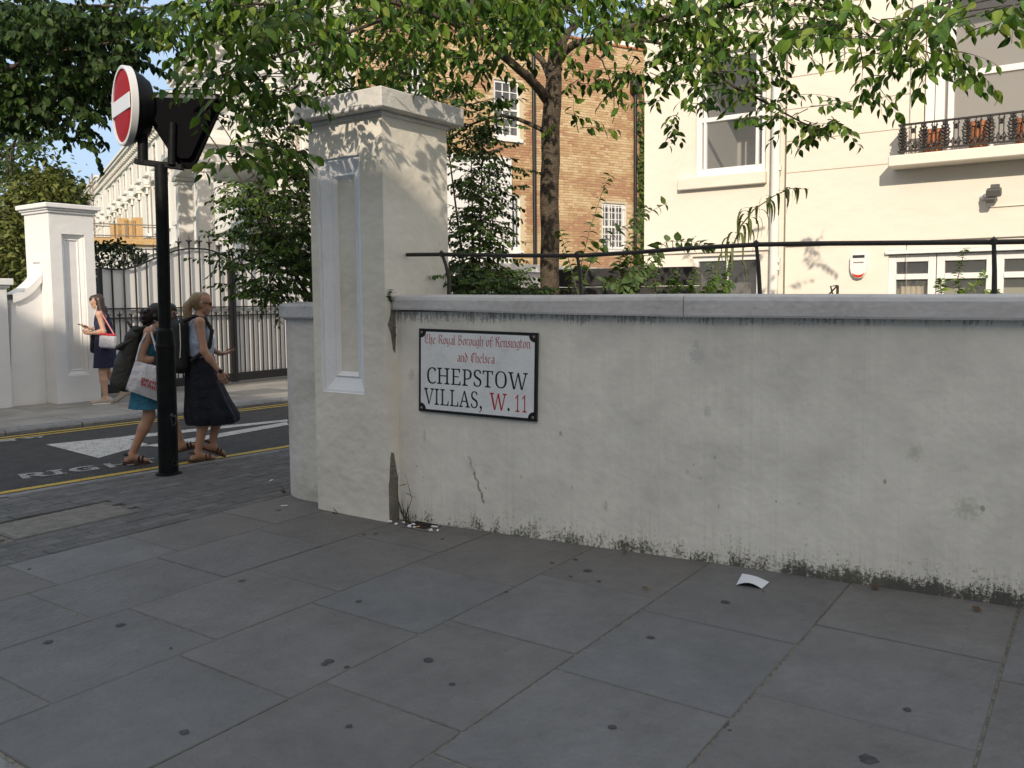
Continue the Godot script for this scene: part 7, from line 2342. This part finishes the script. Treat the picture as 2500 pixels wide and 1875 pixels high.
	sandal(p, j.hel, j.tol, M.leather, M.leather)
	bp2 = child_thing(p, "backpack", "black rucksack with a pale zip on the back of the blond person", "backpack", Vector3(-.215, 1.20, .03))
	pb = MB.new()
	sdf(pb, [[Vector3(.04, .18, -.07), Vector3(.02, -.20, -.10), .07, .085], [Vector3(.04, .18, .07), Vector3(.02, -.20, .10), .07, .085], [Vector3(.02, .19, 0), Vector3(-.02, -.18, 0), .085, .10], [Vector3(-.07, -.06, -.06), Vector3(-.07, -.20, -.06), .06, .065], [Vector3(-.07, -.06, .06), Vector3(-.07, -.20, .06), .06, .065]], .013, .04)
	obj("pack_body", pb, M.pack_black, bp2)
	pb = MB.new()
	for s in [-1.0, 1.0]:
		var sb := MB.new(); sb.tube([Vector3(.05, .23, s * .09), Vector3(.17, .285, s * .10), Vector3(.27, .26, s * .11), Vector3(.33, .14, s * .125), Vector3(.30, -.02, s * .15), Vector3(.12, -.16, s * .16)], [.022], 6)
		obj("pack_strap", sb, M.pack_black, bp2)
	pb = MB.new()
	pb.tube([Vector3(-.115, -.05, -.10), Vector3(-.142, -.035, -.03), Vector3(-.142, -.032, .03), Vector3(-.11, -.04, .11)], [.004], 5)
	pb.tube([Vector3(.02, .262, .06), Vector3(.03, .20, .15), Vector3(.03, .0, .18), Vector3(.02, -.12, .19)], [.004], 5)
	obj("zip", pb, M.white, bp2)
	pb = MB.new()
	pb.tube([Vector3(.0, .26, -.03), Vector3(-.02, .32, 0), Vector3(.0, .26, .03)], [.01], 5)
	obj("haul_loop", pb, M.pack_black, bp2)
func child_thing(p: Node3D, called: String, label: String, cat: String, local: Vector3) -> Node3D:   # a thing of its own placed in a person's frame
	var o := Node3D.new()
	o.name = numbered(called)
	add_child(o)
	o.transform = p.transform * Transform3D(Basis.IDENTITY, local)
	meta(o, label, cat)
	return o

# ---------- small things on the pavement ----------
func litter() -> void:
	var r := RandomNumberGenerator.new(); r.seed = 17
	# white card
	var a := [gp(1812, 1402, .002), gp(1878, 1422, .004), gp(1860, 1438, .004), gp(1797, 1429, .004)]
	var c: Vector3 = (a[0] + a[1] + a[2] + a[3]) * .25
	var o := thing("paper_card", "small bent white paper card lying on the slabs near the wall", "paper", Vector3(c.x, 0, c.z))
	var b := MB.new()
	var n := 6
	var P := func(u: float, v: float) -> Vector3:
		var x: Vector3 = (a[0] as Vector3).lerp(a[1], u).lerp((a[3] as Vector3).lerp(a[2], u), v) - Vector3(c.x, 0, c.z)
		x.y = .006 + .022 * sin(PI * u) * (.4 + .6 * v)
		return x
	for i in n:
		for k in 2:
			b.quad(P.call(float(i) / n, (k + 1) * .5), P.call((i + 1.0) / n, (k + 1) * .5), P.call((i + 1.0) / n, k * .5), P.call(float(i) / n, k * .5))
	obj("sheet", b, M.paper, o)
	# dead leaves
	var lm := leaf_mesh(.7, .5, -.3)
	var yl := mat(lin(.45, .25, .03), .7)
	var bl := mat(lin(.09, .05, .025), .8)
	for e in [[1568, 1437, .045, 0, "curled yellow fallen leaf on a paving slab"], [1520, 1352, .03, 1, "small brown dead leaf at the foot of the wall"], [2135, 1442, .05, 1, "thin brown dead leaf against the mossy wall foot"], [2395, 1495, .05, 1, "curled brown dead leaf at the wall foot near the drain patch"], [1866, 1450, .02, 1, "tiny brown leaf scrap beside the white card"], [2362, 1538, .018, 1, "tiny brown seed on the ribbed slab"]]:
		var q := gp(e[0], e[1], .004)
		var l := obj("fallen_leaf", lm, yl if e[3] == 0 else bl, null, Transform3D(Basis.from_euler(Vector3(.15, r.randf_range(0, TAU), r.randf_range(-.5, .5))).scaled(Vector3.ONE * (e[2] as float)), q + Vector3(0, .008, 0)))
		meta(l, e[4], "leaf", "fallen leaves")
	# trodden chewing gum: dark flattened spots
	for e in [[450, 1788, 15, "darkest round spot of trodden gum, alone on its slab by the kerb corner"], [294, 1525, 13], [118, 1567, 12], [590, 1418, 10], [877, 1468, 10], [803, 1614, 14, "bigger of two touching gum spots on a slab"], [792, 1621, 10, "smaller of two touching gum spots on a slab"], [847, 1628, 8], [1046, 1611, 14], [1104, 1670, 9], [852, 1772, 9], [1434, 1393, 12], [2120, 1853, 26, "largest pale-rimmed oval gum spot on the slabs"], [417, 1582, 4], [1405, 1366, 6], [1348, 1374, 6], [1393, 1407, 5], [1462, 1419, 6], [917, 1303, 6], [888, 1305, 6], [72, 1389, 5], [1236, 1445, 6], [1776, 1770, 5], [1782, 1783, 5], [1495, 1775, 12], [1588, 1556, 11], [2215, 1732, 11], [1770, 1470, 13], [1080, 1316, 5], [680, 1246, 9]]:
		var q := gp(e[0], e[1], .002)
		var dep := -(WB * q).z
		var rad: float = e[2] * dep / F
		var m := MB.new()
		var pts := []
		for k in 12: pts.append(Vector3(cos(TAU * k / 12) * rad * r.randf_range(.8, 1.1), 0, -sin(TAU * k / 12) * rad * r.randf_range(.75, 1.1)))
		for k in 12:
			var p0: Vector3 = pts[k]; var p1: Vector3 = pts[(k + 1) % 12]
			m.tri(Vector3(0, .0028, 0), p0 * .7 + Vector3(0, .0024, 0), p1 * .7 + Vector3(0, .0024, 0))
			m.quad(p0, p1, p1 * .7 + Vector3(0, .0024, 0), p0 * .7 + Vector3(0, .0024, 0))
		var g := obj("gum_spot", m, M.gum, null, Transform3D(Basis.IDENTITY, q + Vector3(0, .0005, 0)))
		meta(g, e[3] if e.size() > 3 else "flat dark spot of trodden chewing gum on a paving slab", "chewing gum", "gum spots on the slabs")
	# drain frame with litter at the corner of pier and wall
	var q0 := Vector3(-3.86, .0, -4.41)
	var dr := thing("drain_grate", "small dark drain grate in the corner between pier and wall", "drain", q0)
	b = MB.new(); b.span(Vector3(-.10, .0005, -.075), Vector3(.10, .006, .075))
	obj("tray", b, M.dark, dr)
	for k in 7:
		b = MB.new(); b.span(Vector3(-.095 + k * .029, .0065, -.07), Vector3(-.083 + k * .029, .012, .07))
		obj("slat", b, M.iron_rust, dr)
	b = MB.new(); b.span(Vector3(.101, .0005, -.08), Vector3(.12, .012, .085), .003); b.span(Vector3(-.10, .0005, .0755), Vector3(.1005, .012, .09), .003)
	obj("frame", b, M.conc, dr)
	for k in 14:
		var m := MB.new()
		var pp := Vector3(r.randf_range(-.28, .22), .008, r.randf_range(-.04, .09))
		sdf(m, [[Vector3.ZERO, Vector3(r.randf_range(-.02, .03), .004, r.randf_range(-.02, .02)), r.randf_range(.005, .011), r.randf_range(.004, .008)]], .004, .004)
		var cr := obj("paint_crumb", m, M.moulding if k != 4 else M.wood, null, Transform3D(Basis.IDENTITY, q0 + pp + Vector3(0, .004, 0)))
		meta(cr, "crumb of fallen white paint on the pavement by the drain grate", "debris", "paint crumbs by the drain")
	# weeds
	for e in [[-4.02, 4.44, .36, "dry grass weed with a tall stalk growing where pier meets wall"], [-4.63, 4.35, .05, "tiny tuft of weed at the foot of the pier front"], [-5.50, 4.60, .07, "small dark weed tuft at the foot of the corner wall"]]:
		var w := thing("weed", e[3], "weed", Vector3(e[0], 0, -e[1] + .01))
		for k in (14 if e[2] > .1 else 8):
			var an := r.randf_range(-1.2, 1.2)
			var ln: float = e[2] * (r.randf_range(.2, .5) if k > 1 else 1.0)
			var m := MB.new()
			m.tube([Vector3(r.randf_range(-.03, .05), -.01, 0), Vector3(sin(an) * ln * .25, ln * .5, .012), Vector3(sin(an) * ln * (.4 if k > 1 else .12), ln, .015 + .03 * r.randf())], [.0035, .0028, .001], 4)
			obj("blade", m, M.green_twig if k % 3 else M.leather, w)
		if e[2] > .1:
			for s in [[.6, .09], [.78, -.06]]:
				var m := MB.new()
				m.tube([Vector3(.02, e[2] * s[0], .012), Vector3(.02 + s[1], e[2] * s[0] - .02, .02)], [.003, .0015], 4)
				obj("blade", m, M.green_twig, w)
	var sc := [[2070, 1270], [700, 1292]]
	for e in [[694, 1235, 10], [662, 1173, 12], [725, 1196, 8]]:
		var q := gp(e[0], e[1], .003)
		var m := MB.new()
		m.box(Vector3(0, .003, 0), Vector3(.05, .004, .015), Basis(Vector3.UP, r.randf_range(0, 3)), .001)
		meta(obj("paper_scrap", m, M.paper, null, Transform3D(Basis.IDENTITY, q)), "tiny white scrap of paper on the pavement by the corner wall", "litter", "paper scraps")
